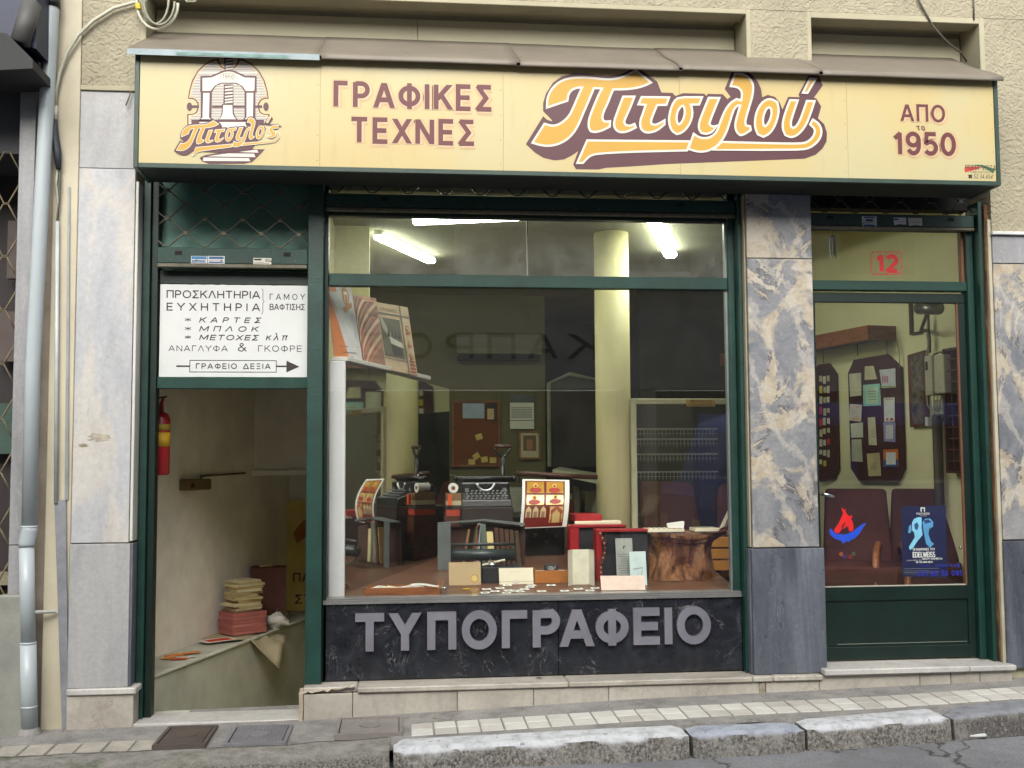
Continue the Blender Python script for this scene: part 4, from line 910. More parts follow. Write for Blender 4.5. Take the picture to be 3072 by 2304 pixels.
em([(495,335),(640,330),(740,290),(830,250),(903,240),(980,250),(1070,290),(1160,330),(1318,335),(1318,575),(1300,575),(1300,960),(1340,985),(1110,985),(1140,940),(1140,560),(1085,480),(1010,445),(800,445),(720,480),(665,570),(655,940),(690,985),(460,985),(500,950),(500,575),(490,560)], MAR2, .0014)
em([(525,362),(660,355),(760,310),(840,275),(903,266),(970,275),(1050,310),(1140,355),(1290,360),(1285,540),(1270,552),(1160,552),(1110,480),(1020,430),(790,430),(710,470),(645,550),(525,552)], IV, .0016)
em([(535,580),(628,580),(620,940),(650,966),(495,966),(525,940)], IV, .0016); em([(1170,580),(1270,580),(1262,940),(1290,966),(1140,966),(1170,940)], IV, .0016)
em([(838,60),(975,60),(985,240),(845,240)], MAR2, .0013); em([(838,455),(975,455),(980,740),(830,740)], MAR2, .0015)
for y in (85, 130, 175, 215): em([(868,y+8),(980,y-6),(978,y+14),(860,y+30)], IV, .0015)
for y in (478, 525, 572, 620, 665, 705): em([(855,y+6),(970,y-6),(966,y+18),(850,y+28)], IV, .0017)
em([(665,762),(1400,762),(1400,800),(665,800)], MAR2, .0015); em([(365,762),(475,762),(475,800),(365,800)], MAR2, .0015)
for cx in (335, 1455): em([(cx+40*math.cos(a*.5236), 782+64*math.sin(a*.5236)) for a in range(12)], MAR2, .0017)
em([(810,748),(980,748),(985,870),(1010,930),(1050,985),(740,985),(790,930),(805,870)], MAR2, .0016); em([(828,760),(962,760),(965,880),(990,935),(1020,966),(765,966),(800,935),(820,880)], IV, .0018)
em([(480,1008),(1160,1008),(1160,1090),(800,1095),(480,1030)], IV, .0016)
mm = MB(); ribbon(mm, [Z1((903+116*math.cos(a*.35), 342+52*math.sin(a*.35))) for a in range(18)], .0016, FS, .0018, True)
aa, bb = Z1((820, 368)), Z1((985, 316)); text(mm, '1950', (aa[0], bb[0], aa[1], bb[1]), FS, .0018, .12); mm.build('emblem_print', MAR2, sg)
em([(520,1585),(480,1530),(560,1490),(1100,1400),(1440,1405),(1380,1470),(1320,1530),(1250,1595),(1130,1618),(620,1618),(520,1585)], MAR2, .0010)
em([(540,1525),(1205,1535),(1225,1580),(530,1575)], IV, .0012); em([(590,1508),(900,1465),(1280,1470),(1300,1520)], IV, .0012); em([(1060,1445),(1320,1410),(1345,1455)], IV, .0012)
def small(p): return Z1((150+.411*(p[0]-180), 990.8+.412*p[1]-.0422*p[0]))
def inv(p): X = (p[0]-150)/.411+180; return (X, (p[1]-990.8+.0422*X)/.412)
FS_ = [inv(p) for p in [(1640,1058),(1622,1098),(1562,1103),(1545,1128),(1592,1165),(1588,1212),(1552,1240),(1500,1236),(1480,1215),(1530,1212),(1540,1190),(1508,1145),(1510,1098),(1552,1062)]]
AC_ = [inv(p) for p in [(1520,948),(1492,946),(1465,1012),(1482,1016)]]
sil2 = SILH + [p for p in sh(SILH3) if p[0] < 1500+o3] + [inv(p) for p in [(1440,1010),(1475,935),(1545,935),(1558,965),(1510,1040),(1640,1035),(1692,1085),(1665,1150),(1690,1220),(1670,1290),(1600,1350),(1400,1395)]] + [(1872+300,1310)] + [(1400,1360),(1100,1376),(1000,1398)] + [inv(p) for p in [(410,1585),(350,1525)]] + [(742,1165),(660,1220),(560,1270),(440,1282),(300,1250),(200,1190),(75,1075),(295,718),(345,762),(412,785),(405,765),(350,710)]
script(small, LET2+[(FS_, None), (AC_, None)], sil2, 22, .0022)
# sign maker's mark
k3 = 2.16
def Z3(x, y): return S1(2048+x/k3, y/k3)
m = MB(); m.poly([[Z3(1828,1080),Z3(1900,1080),Z3(1945,1085),Z3(1900,1098),Z3(1828,1118)]], FS, .0008); m.build('maker_mark', C(190, 50, 44), sg)
m = MB(); m.poly([[Z3(1870,1068),Z3(1940,1068),Z3(1990,1085),Z3(2025,1098),Z3(2010,1125),Z3(1975,1098),Z3(1930,1080)]], FS, .0009); m.build('maker_mark', C(44, 96, 66), sg)
m = MB(); a, b = Z3(1826, 1100), Z3(2025, 1072); text(m, 'PRIMA VISTA', (a[0], b[0], a[1], b[1]), FS, .0012, .1, slant=.2)
a, b = Z3(1884, 1156), Z3(2006, 1132); text(m, '52.34.454', (a[0], b[0], a[1], b[1]), FS, .0012, .1, slant=.2); a, b = Z3(1862, 1121), Z3(1990, 1110); text(m, 'CREAZIONI', (a[0], b[0], a[1], b[1]), FS, .0012, .1)
a, b = Z3(1850, 1155), Z3(1876, 1132); m.poly([[(a[0], a[1]), (b[0], a[1]), (b[0]-.003, a[1]+.007), (b[0], b[1]-.002), (b[0]-.004, b[1]), (a[0]+.004, b[1]), (a[0], b[1]-.002), (a[0]+.003, a[1]+.007)]], FS, .0012)
m.build('maker_mark', 'ink', sg)

# ------------------------------------------------------------------ sheet metal hood over the sign
hd = thing('sheet_metal_hood', (1.0, -.1, 3.64), 'brownish folded sheet metal hood along the top of the fascia sign', 'metal hood')
def hood(x0, x1, yb, lift, m, dy=0):
    mb = MB(); prof = [(-.375-dy, 3.628), (-.375-dy, 3.648), (-.372-dy, 3.656), (-.30, 3.70), (-.05, 3.83), (yb, 3.87+yb*.55)]
    n = 14
    def f(a, b):
        i = min(4, int(b*5)); t = b*5-i; (ya, za), (yb_, zb) = prof[i], prof[i+1]; x = x0+(x1-x0)*a
        w = .004*noise.noise((x*2, b*2, lift*90)); return (x, ya+(yb_-ya)*t, za+(zb-za)*t+lift+w*(1 if b > .1 else .6)+.006*(a-.5)*0)
    mb.grid(f, n, 10)
    q = mb.build('metal_sheet', m, hd, smooth=True); md = q.modifiers.new('thick', 'SOLIDIFY'); md.thickness = .0025; md.offset = -1; return q
ZN = plain((128, 120, 108), .55, .14, 3, metal=.1, bump=.3, bsc=8); ZN2 = plain((160, 168, 170), .5, .25, 7, metal=.2, bump=.3, bsc=8)
hood(-1.455, -.43, .20, .0, ZN); hood(-.445, .66, .20, .003, ZN); hood(.64, 1.58, .20, .0, ZN); hood(1.56, 2.40, .20, .006, ZN); hood(2.38, 3.49, .20, .002, ZN)
MB().box(-1.456, -.44, -.3795, -.3765, 3.622, 3.655).build('fold', plain((138, 152, 158), .5, .25, 9, metal=.2), hd); MB().box(-1.2, -.6, -.3815, -.380, 3.626, 3.642).build('paint_patch', plain((110, 146, 140), .6, .4, 16), hd)
for u, v in ((1220, 160), (1562, 170), (1770, 172), (2274, 197)): MB().lathe(P(u, v, -.379), [(.004, 0), (.003, -.003), (.001, -.004)], 7, 'y').build('screw', 'chrome', hd)

# ================================================================== SHOP INTERIOR (room shell)
ALB = 1.0
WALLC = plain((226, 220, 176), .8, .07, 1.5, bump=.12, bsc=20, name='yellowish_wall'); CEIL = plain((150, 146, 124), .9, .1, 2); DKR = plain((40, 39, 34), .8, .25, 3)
Wo, Wd = Vector((4.0, 1.2, 0)), Vector((-.196, .98, 0)).normalized()
room = struct('shop_room', (1.5, 2.5, .2))
MB().box(-.50, 4.6, .21, 7.2, .12, .2).build('floor', plain((92, 80, 66), .5, .2, 3), room)
MB().box(-.50, 2.72, .31, 7.2, 3.12, 3.2).build('ceiling', CEIL, room); MB().box(2.725, 4.6, .31, 7.2, 3.60, 3.66).build('ceiling', WALLC, room); MB().box(2.70, 2.74, .31, 7.2, 3.201, 3.6).build('ceiling_fascia', WALLC, room)
a, b = Wo+Wd*-1.1, Wo+Wd*4.2
MB().hexa([(a.x, a.y, .2), (a.x+.1, a.y, .2), (b.x+.1, b.y, .2), (b.x, b.y, .2), (a.x, a.y, 3.6), (a.x+.1, a.y, 3.6), (b.x+.1, b.y, 3.6), (b.x, b.y, 3.6)]).build('wall_right', WALLC, room)
MB().box(3.56, 4.3, .30, .36, .2, 3.45).build('wall_front', WALLC, room)
MB().box(-.53, -.47, .21, 2.2, -1.5, 3.45).build('wall_left', WALLC, room); MB().box(-.53, -.47, 2.21, 4.8, -1.5, 3.45).build('wall_left', WALLC, room)
xd = P(1635, 1100, 4.7).x
WBK = plain((108, 104, 74), .8, .07, 1.5)  # dimness put into the colour: darker copy of the room wall
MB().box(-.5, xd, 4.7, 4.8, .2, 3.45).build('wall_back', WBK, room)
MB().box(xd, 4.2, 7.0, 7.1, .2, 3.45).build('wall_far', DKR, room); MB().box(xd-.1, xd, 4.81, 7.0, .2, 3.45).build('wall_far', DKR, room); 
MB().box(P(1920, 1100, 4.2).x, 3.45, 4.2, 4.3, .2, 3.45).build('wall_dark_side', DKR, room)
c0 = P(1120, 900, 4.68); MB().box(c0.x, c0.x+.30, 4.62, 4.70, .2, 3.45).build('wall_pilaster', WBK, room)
x1 = P(1108, 900, 1.5).x
MB().box(-.47, x1, 1.5, 1.62, .2, 3.45).build('wall_return', WALLC, room)
# display platform, rising towards the back
PSL = .127
def pz(y): return .655+PSL*(y-.2)
def GP(u, v):
    d = ray(u, v); t = (.655-CAM.z+PSL*(CAM.y-.2))/(d.z-PSL*d.y); return CAM+d*t
pf = MB(); BACK = 1.45
pf.hexa([(-.46, .205, pz(.205)-.04), (2.03, .205, pz(.205)-.04), (2.03, BACK, pz(BACK)-.04), (-.46, BACK, pz(BACK)-.04), (-.46, .205, pz(.205)), (2.03, .205, pz(.205)), (2.03, BACK, pz(BACK)), (-.46, BACK, pz(BACK))])
o = pf.build('display_platform', 'board_brown'); tag(o, 'brown sloping display platform behind the shop window glass', 'display platform')
o = MB().box(-.45, 2.03, BACK-.03, BACK, .2, pz(BACK)-.045).build('platform_front', 'wood_dark'); tag(o, 'dark board closing the back of the window platform', 'board')
LAMP = emit('fluorescent_diffuser', (236, 244, 226), 25)
def lamp(u0, v0, u1, v1, label, w=.070):
    a, b = G(u0, v0, 3.07), G(u1, v1, 3.07); c = (a+b)/2; L = (b-a).length
    t = thing('ceiling_lamp', (c.x, c.y, 3.119), label, 'ceiling lamp', 'fluorescent ceiling lamps of the shop')
    t.rotation_euler[2] = math.atan2((b-a).y, (b-a).x)
    MB().box(-L/2, L/2, -w*.4, w*.4, -.03, 0).build('housing', 'white', t, local=True)
    mb = MB(); prof = [(-w/2, -.03), (-w/2, -.045), (-w/3, -.062), (w/3, -.062), (w/2, -.045), (w/2, -.03)]
    for X in (-L/2+.01, L/2-.01):
        for y, z in prof: mb.v.append(Vector((X, y, z)))
    for j in range(6): mb.f.append((j, (j+1) % 6, 6+(j+1) % 6, 6+j))
    mb.f += [(5, 4, 3, 2, 1, 0), (6, 7, 8, 9, 10, 11)]; mb.build('diffuser', LAMP, t, local=True)
lamp(1238, 668, 1590, 653, 'long lit fluorescent lamp lying level along the top of the transom pane')
lamp(1134, 712, 1294, 786, 'lit fluorescent lamp running diagonally, over the propped posters', .080)
lamp(1962, 673, 2012, 770, 'short steep lit fluorescent lamp beyond the round column', .10)
# round column
c = P(1839, 1200, 1.6)
o = MB().lathe((c.x, c.y, .2), [(.128, 0), (.128, 2.915)], 40).build('column', plain((200, 192, 146), .6, .09, 2.5, bump=.15, bsc=25), smooth=True)
tag(o, 'round yellowish column in the middle of the shop', 'column')
# air conditioner on the back wall
q = rect(1368, 1000, 1628, 1078, 4.5)
ACM = C(104, 102, 82, rough=.5)
ac = thing('air_conditioner', ((q[0]+q[1])/2, 4.6, q[2]), 'long wall air conditioner high on the dim back wall', 'air conditioner')
MB().box(q[0], q[1], 4.5, 4.69, q[2]+.05, q[3]).build('housing', ACM, ac, bev=.012); MB().box(q[0]+.02, q[1]-.02, 4.53, 4.69, q[2], q[2]+.048).build('outlet', 'dark', ac)
MB().box(q[0]+.03, q[1]-.12, 4.492, 4.499, q[2]+.13, q[3]-.06).build('intake_grille', C(110, 108, 96), ac)
# pin board, calendar, framed picture
YB = 4.66
def wall_panel(nm, u0, v0, u1, v1, label, cat, m, fr=None, Y=YB, th=.02):
    q = rect(u0, v0, u1, v1, Y); t = thing(nm, ((q[0]+q[1])/2, Y, q[2]), label, cat)
    MB().box(q[0], q[1], Y, Y+th, q[2], q[3]).build('backing', m, t)
    if fr:
        w = fr[1]
        for n_, b in (('frame', (q[0]-w, q[1]+w, q[3], q[3]+w)), ('frame', (q[0]-w, q[1]+w, q[2]-w, q[2])), ('frame', (q[0]-w, q[0], q[2], q[3])), ('frame', (q[1], q[1]+w, q[2], q[3]))):
            MB().box(b[0], b[1], Y-.01, Y+th, b[2], b[3]).build('frame', fr[0], t)
    return t, q
t, q = wall_panel('pin_board', 1362, 1208, 1494, 1394, 'brown pin board with notes and a photo on the back wall', 'pin board', C(120, 68, 40, rough=.9), ('wood', .02))
def note(t, u0, v0, u1, v1, m, Y=YB-.003, nm='note', tilt=0, th=.001):
    q = rect(u0, v0, u1, v1, Y); c = Vector(((q[0]+q[1])/2, (q[2]+q[3])/2)); pts = []
    for x, z in rp(*q):
        d = Vector((x, z))-c; pts.append((c.x+d.x*math.cos(tilt)-d.y*math.sin(tilt), c.y+d.x*math.sin(tilt)+d.y*math.cos(tilt)))
    return MB().poly([pts], fY(Y), 0, th).build(nm, m, t)
PW_, PC_ = 'paper', 'paper_cream'
note(t, 1388, 1210, 1453, 1255, C(170, 186, 210)); note(t, 1456, 1210, 1490, 1262, C(50, 44, 40)); note(t, 1462, 1226, 1482, 1258, C(214, 180, 140), YB-.006)
for u, v, a in ((1428, 1368, .6), (1452, 1378, .15), (1478, 1380, 0), (1414, 1385, .05), (1436, 1310, .3)): note(t, u-9, v-8, u+11, v+9, C(214, 190, 110), tilt=a)
t, q = wall_panel('calendar', 1530, 1184, 1602, 1287, 'white wall calendar with a dark picture strip, right of the air conditioner line', 'calendar', PW_, th=.01)
t['label'] = 'white wall calendar with a dark picture strip above the small framed picture'
note(t, 1530, 1184, 1602, 1208, C(90, 96, 100)); 
for k in range(7): note(t, 1534, 1222+k*5, 1597, 1224+k*5, C(120, 120, 120))
note(t, 1530, 1260, 1602, 1262, C(90, 90, 90))
t, q = wall_panel('framed_picture', 1562, 1299, 1616, 1372, 'small framed icon-like picture hanging below the calendar', 'picture', C(200, 190, 160), (C(140, 100, 56), .02))
t['label'] = 'small picture in a wooden frame hanging below the calendar'
note(t, 1570, 1306, 1608, 1352, C(110, 90, 66)); note(t, 1580, 1318, 1598, 1350, C(170, 120, 84), YB-.006)
# desk clutter at the back: printer table
zt = .95
dk = thing('desk', (1.1, 4.1, .2), 'desk piled with papers and a printer below the pin board', 'desk')
MB().box(.5, 2.4, 3.8, 4.6, .9, .94).build('top', 'wood_dark', dk); MB().box(.52, .56, 3.85, 4.55, .2, .9).build('side', 'wood_dark', dk); MB().box(2.34, 2.38, 3.85, 4.55, .2, .9).build('side', 'wood_dark', dk)
o = MB().box(1.0, 1.38, 3.95, 4.4, .941, 1.18).build('printer', C(150, 150, 140, rough=.5), bev=.015); tag(o, 'grey printer on the desk at the back', 'printer')
for i, (x, w, h, cc) in enumerate(((1.45, .25, .12, (150, 40, 40)), (1.46, .2, .05, (200, 200, 190)), (1.75, .3, .2, (190, 186, 170)), (2.1, .2, .12, (60, 60, 60)))):
    z = .941 if i != 1 else 1.062
    o = MB().box(x, x+w, 4.0, 4.25, z, z+h).build('box', C(*cc), bev=.004); tag(o, ['red carton on the back desk beside the printer', 'flat pale box lying on the red carton', 'larger cream carton on the back desk', 'dark small box at the end of the back desk'][i], 'box', 'boxes on the back desk')
# hanging white frame arch in the dark inner doorway
t = thing('booth_frame', (xd+.2, 4.6, .3), 'pale gabled frame standing in the dark inner doorway', 'frame')
mb = MB(); pts = [P(1648, 1400, 4.6), P(1646, 1150, 4.6), P(1708, 1122, 4.6), P(1800, 1140, 4.6), P(1806, 1400, 4.6)]; mb.tube(pts, .022, 6)
mb.build('frame', C(150, 152, 130), t); o = MB().poly([[(pts[0].x, pts[0].z), (pts[1].x, pts[1].z), (pts[2].x, pts[2].z), (pts[3].x, pts[3].z), (pts[4].x, pts[4].z)]], fY(4.64), 0).build('panel', C(52, 48, 42), t)
# plan chest and tilted white table
t = thing('drawing_table', (2.2, 3.6, .2), 'tilted white board with loose papers in the dark inner room', 'table')
a, b, c, d = P(1658, 1408, 3.6), P(1800, 1436, 3.4), P(1800, 1420, 4.3), P(1680, 1400, 4.3)
MB().hexa([a-Vector((0, 0, .05)), b-Vector((0, 0, .05)), c-Vector((0, 0, .05)), d-Vector((0, 0, .05)), a, b, c, d]).build('top', C(186, 184, 164), t); MB().box(a.x+.1, a.x+.15, 3.62, 3.7, .2, 1.2).build('leg', 'iron', t); MB().box(b.x-.2, b.x-.15, 3.62, 3.7, .2, 1.2).build('leg', 'iron', t)

# ------------------------------------------------------------------ mirror partition, shelf and posters
A_ = Vector((-.325, .30, 0)); Mdir = Vector((.53, .85, 0)).normalized()
mA = A_; mB = A_+Mdir*1.26
def MPt(s_, z, off=0): n = Vector((Mdir.y, -Mdir.x, 0)); p = mA+Mdir*s_+n*off; return Vector((p.x, p.y, z))
mi = thing('mirror_partition', (mA.x, mA.y, .66), 'tall mirror panel slanting back from the white end board of the window display', 'mirror')
s = NT('mirror_silver'); M_['mirror'] = s.fin((.62, .63, .6, 1), .03, metal=1.0)
zA, zB = 2.035, 1.985
MB().hexa([MPt(0, .62, .0), MPt(0, .62, -.02), MPt(1.26, .72, -.02), MPt(1.26, .72, 0), MPt(0, zA, 0), MPt(0, zA, -.02), MPt(1.26, zB-.04, -.02), MPt(1.26, zB-.04, 0)]).build('mirror_glass', 'mirror', mi)
MB().box(-.416, -.322, .235, .295, .655, 2.035).build('end_board', plain((206, 208, 208), .5, .08, 3), mi, bev=.004)
MB().hexa([(-.41, .24, 2.036), (-.31, .235, 2.036), MPt(.98, zB+.004, .015), MPt(.98, zB+.004, -.2), (-.41, .24, 2.062), (-.31, .235, 2.062), MPt(.98, zB+.03, .015), MPt(.98, zB+.03, -.2)]).build('shelf', plain((200, 198, 188), .5, .12, 4), mi, bev=.003)
# three posters standing on the shelf, each leaning back
def poster(u_bl, v_bl, u_br, v_br, u_tr, v_tr, u_tl, v_tl, yb, yb2, yt, yt2, label):
    bl, br, tr, tl = P(u_bl, v_bl, yb), P(u_br, v_br, yb2), P(u_tr, v_tr, yt2), P(u_tl, v_tl, yt)
    ex = (br-bl); W_ = ex.length; ez = tl-bl; 
    def fr(a, b, d=0):
        p = bl*(1-a)*(1-b)+br*a*(1-b)+tr*a*b+tl*(1-a)*b; n = ex.cross(ez).normalized(); return p+n*d
    t = thing('poster', (bl+br)/2, label, 'poster', 'posters standing on the shelf')
    return t, fr
OR_ = C(196, 118, 68, rough=.45); GYP = C(190, 190, 188, rough=.45)
t, fr = poster(1005, 1085, 1090, 1090, 1052, 864, 978, 856, .28, .42, .34, .5, 'orange and light grey advertising board at the left end of the shelf')
t['label'] = 'orange and light grey advertising board, propped at the near end of the shelf'
MB().poly([rp(0, 1, 0, 1)], fr, 0, .006).build('sheet', GYP, t); MB().poly([[(0, 0), (.52, 0), (.38, 1), (0, 1)]], fr, .001).build('print', OR_, t)
MB().poly([[(.36, .3), (.98, .27), (.97, .64), (.32, .62)]], fr, .002).build('print', C(176, 180, 182, rough=.4), t)
def mini_logo(t, fr, cx, cz, s_, col, col2):
    MB().poly([[(cx+s_*.5*math.cos(a*.5236), cz+s_*1.0*math.sin(a*.5236)*.55+s_*.35) for a in range(12)]], fr, .003).build('print', col, t)
    MB().poly([[(cx-s_*.28, cz), (cx-s_*.16, cz), (cx-s_*.16, cz+s_*.45), (cx+s_*.16, cz+s_*.45), (cx+s_*.16, cz), (cx+s_*.28, cz), (cx+s_*.28, cz+s_*.62), (cx-s_*.28, cz+s_*.62)]], fr, .004).build('print', col2, t)
    MB().poly([[(cx-s_*.75, cz-s_*.25), (cx+s_*.8, cz+s_*.1), (cx+s_*.7, cz-s_*.18), (cx-s_*.5, cz-s_*.5)]], fr, .004).build('print', col, t)
mini_logo(t, fr, .72, .78, .26, C(190, 140, 90), C(220, 210, 190))
m = MB(); 
for k, zz in enumerate((.2, .12, .06, .02)): m.poly([rp(.3 if k else .25, .9-.12*k % .3, zz, zz+.014)], fr, .003)
m.build('print', C(120, 96, 80), t)
t, fr = poster(1093, 1091, 1158, 1104, 1127, 895, 1055, 884, .42, .62, .5, .7, 'copper brown poster with fanned curved sheets, between the two other shelf boards')
MB().poly([rp(0, 1, 0, 1)], fr, 0, .006).build('sheet', C(128, 80, 60, rough=.4), t)
for k in range(9):
    m = MB(); pts = []; b0 = -.25+k*.12
    for i in range(13): a = i/12; pts.append((a, min(1, max(0, b0+.62*a**.55))))
    low = [(a, min(1, max(0, z-.045-.02*(k % 2)))) for a, z in pts]; pts = [p for p in pts]
    m.poly([pts+low[::-1]], fr, .002+k*.0001).build('print', C(206, 160, 128, rough=.4) if k % 2 else C(172, 98, 66, rough=.4), t)
m = MB(); text(m, 'ΤΕΧΝΕΣ', (.45, .93, .73, .78), fr, .003, .14); m.build('print', 'ink', t)
t, fr = poster(1158, 1107, 1253, 1127, 1223, 922, 1128, 906, .62, .9, .72, 1.0, 'cream poster with a grey photograph of a press, at the far end of the shelf')
MB().poly([rp(0, 1, 0, 1)], fr, 0, .006).build('sheet', C(186, 160, 128, rough=.45), t)
MB().poly([rp(.03, .66, .2, .78)], fr, .001).build('print', C(98, 94, 82), t); MB().poly([[(.03, .76), (.1, .78), (.35, .5), (.3, .44), (.08, .62)]], fr, .002).build('print', C(170, 164, 148), t)
MB().poly([[(.25, .5), (.62, .44), (.66, .36), (.28, .4)]], fr, .0022).build('print', C(210, 206, 190), t); MB().poly([[(.28, .4), (.6, .34), (.6, .24), (.3, .22)]], fr, .0022).build('print', C(60, 58, 54), t)
for k in range(4): MB().poly([[(.2+k*.11, .5), (.28+k*.11, .5), (.27+k*.1, .72-.04*k)]], fr, .0024).build('print', C(70, 66, 58), t)
MB().poly([rp(.70, .745, 0, 1)], fr, .002).build('print', C(120, 112, 102), t); MB().poly([rp(0, 1, .83, .855)], fr, .0022).build('print', C(120, 112, 102), t); MB().poly([rp(0, .7, .165, .18)], fr, .0022).build('print', C(130, 120, 106), t)
for zz in (.62, .42, .24): mini_logo(t, fr, .87, zz, .11 if zz > .5 else .08, C(170, 96, 62), C(214, 196, 160))
for zz in (.02, .07, .12, .17): MB().poly([rp(.79, .96, zz, zz+.03)], fr, .003).build('print', C(160, 84, 60), t)
m = MB(); text(m, 'TYPOGRAFEIO', (.06, .62, .88, .93), fr, .003, .12); m.build('print', C(120, 100, 76), t)

# ------------------------------------------------------------------ things on the platform
def on(p): return pz(p.y)
# glass cased vitrine with pale frame
YV = 1.50
q = rect(1893, 1196, 2215, 1620, YV); w = .042
vt = thing('vitrine', ((q[0]+q[1])/2, YV, .2), 'pale framed glass cabinet with wire racks, behind the tree stump', 'glass cabinet')
MB().box(q[0], q[0]+w, YV-.02, YV+.02, .2, q[3]).build('post', C(176, 172, 142, rough=.5), vt, bev=.003); MB().box(q[0]+w, q[1]+.6, YV-.02, YV+.02, q[3]-w, q[3]).build('top_rail', C(176, 172, 142, rough=.5), vt, bev=.003)
MB().box(q[0]+w, q[1]+.6, YV+.9, YV+.94, .2, q[3]).build('back_board', C(30, 30, 28), vt)
xs0 = min(q[1]+.6, 2.98); MB().box(xs0-.03, xs0, YV+.03, YV+.89, .2, q[3]).build('mirror_dark_board', C(34, 33, 30), vt)  # last board is unseen, added so the mirror reflects dark there
MB().box(q[0]+w, q[1]+.6, YV, YV+.005, .2, q[3]-w).build('glass_pane', 'glass', vt)
for k, v in enumerate((1290, 1320, 1365, 1418)):
    z = P(2000, v, YV+.3).z; m = MB()
    for i in range(22): 
        x = q[0]+.10+i*.028
        m.box(x, x+.003, YV+.25, YV+.26, z-.05, z)
    m.box(q[0]+.08, q[0]+.72, YV+.245, YV+.265, z, z+.012); m.box(q[0]+.08, q[0]+.72, YV+.245, YV+.265, z-.03, z-.027)
    m.build('wire_rack', C(170, 170, 160, rough=.35, metal=.8), vt)['kind'] = 'stuff'
m = rect(2060, 1199, 2146, 1219, YV-.03); o = MB().poly([rp(*m)], fY(YV-.024), .0, .002).build('strip', C(168, 138, 82), vt); mm = MB(); h = (m[3]-m[2])/2
text(mm, 'ΩΡΕΣ 9-14 ΚΑΙ 17-20', (m[0]+.03, m[1]-.03, m[2]+h+.004, m[3]-.005), fY(YV-.024), .001, .12); text(mm, 'ΚΑΘΗΜΕΡΙΝΑ', (m[0]+.02, m[1]-.02, m[2]+.004, m[2]+h-.004), fY(YV-.024), .001, .12); mm.build('lettering', 'ink', vt)['kind'] = 'stuff'
# armchair prototype
LEA = plain((80, 46, 36), .75, .25, 5, bump=.2, bsc=30, spec=.15, name='brown_leatherette')
def armchair(label, loc, rz):
    t = thing('armchair', loc, label, 'armchair', 'brown armchairs in the shop', rz)
    def wedge(*b): pass
    m = MB().box(-.25, .25, -.30, .28, .36, .50); m.build('seat', LEA, t, local=True, bev=.03, seg=3, smooth=False)
    mb = MB(); mb.hexa([(-.25, .24, .42), (.25, .24, .42), (.25, .36, .42), (-.25, .36, .42), (-.22, .44, 1.02), (.22, .44, 1.02), (.22, .54, 1.0), (-.22, .54, 1.0)]); mb.build('backrest', LEA, t, local=True, bev=.035, seg=3)
    for sx in (-1, 1):
        x = sx*.30
        MB().tube([(x, -.34, 0), (x, -.36, .3), (x, -.33, .52), (x, -.22, .60), (x, 0, .63), (x, .26, .60), (x, .42, .52)], [.02, .022, .024, .026, .024, .022, .02], 8).build('armrest', 'wood', t, local=True, smooth=True)
        MB().tube([(x, .42, .52), (x, .38, .25), (x, .44, 0)], .02, 8).build('leg', 'wood', t, local=True, smooth=True)
    MB().tube([(-.3, -.30, .34), (.3, -.30, .34)], .018, 6).build('rail', 'wood', t, local=True); MB().tube([(-.3, .34, .34), (.3, .34, .34)], .018, 6).build('rail', 'wood', t, local=True)
    return t
a1 = armchair('brown armchair behind the glass door, the one behind the red and blue logo', (P(2540, 1600, 1.45).x, 1.25, .2), rad(-22))
def place(o, loc, rz, label):
    c = copy_tree(o); c.location = loc; c.rotation_euler[2] = rz; c['label'] = label; return c
place(a1, (P(2722, 1600, 1.35).x, 1.12, .2), rad(-28), 'brown armchair behind the glass door, partly hidden by the dark blue poster')
place(a1, (P(2060, 1600, 2.0).x, 1.95, .25), rad(6), 'wide brown armchair in front of the glass cabinet, behind the stump')
place(a1, (P(2260, 1600, 2.0).x, 1.95, .25), rad(-8), 'brown armchair in front of the glass cabinet, cut off by the window frame')

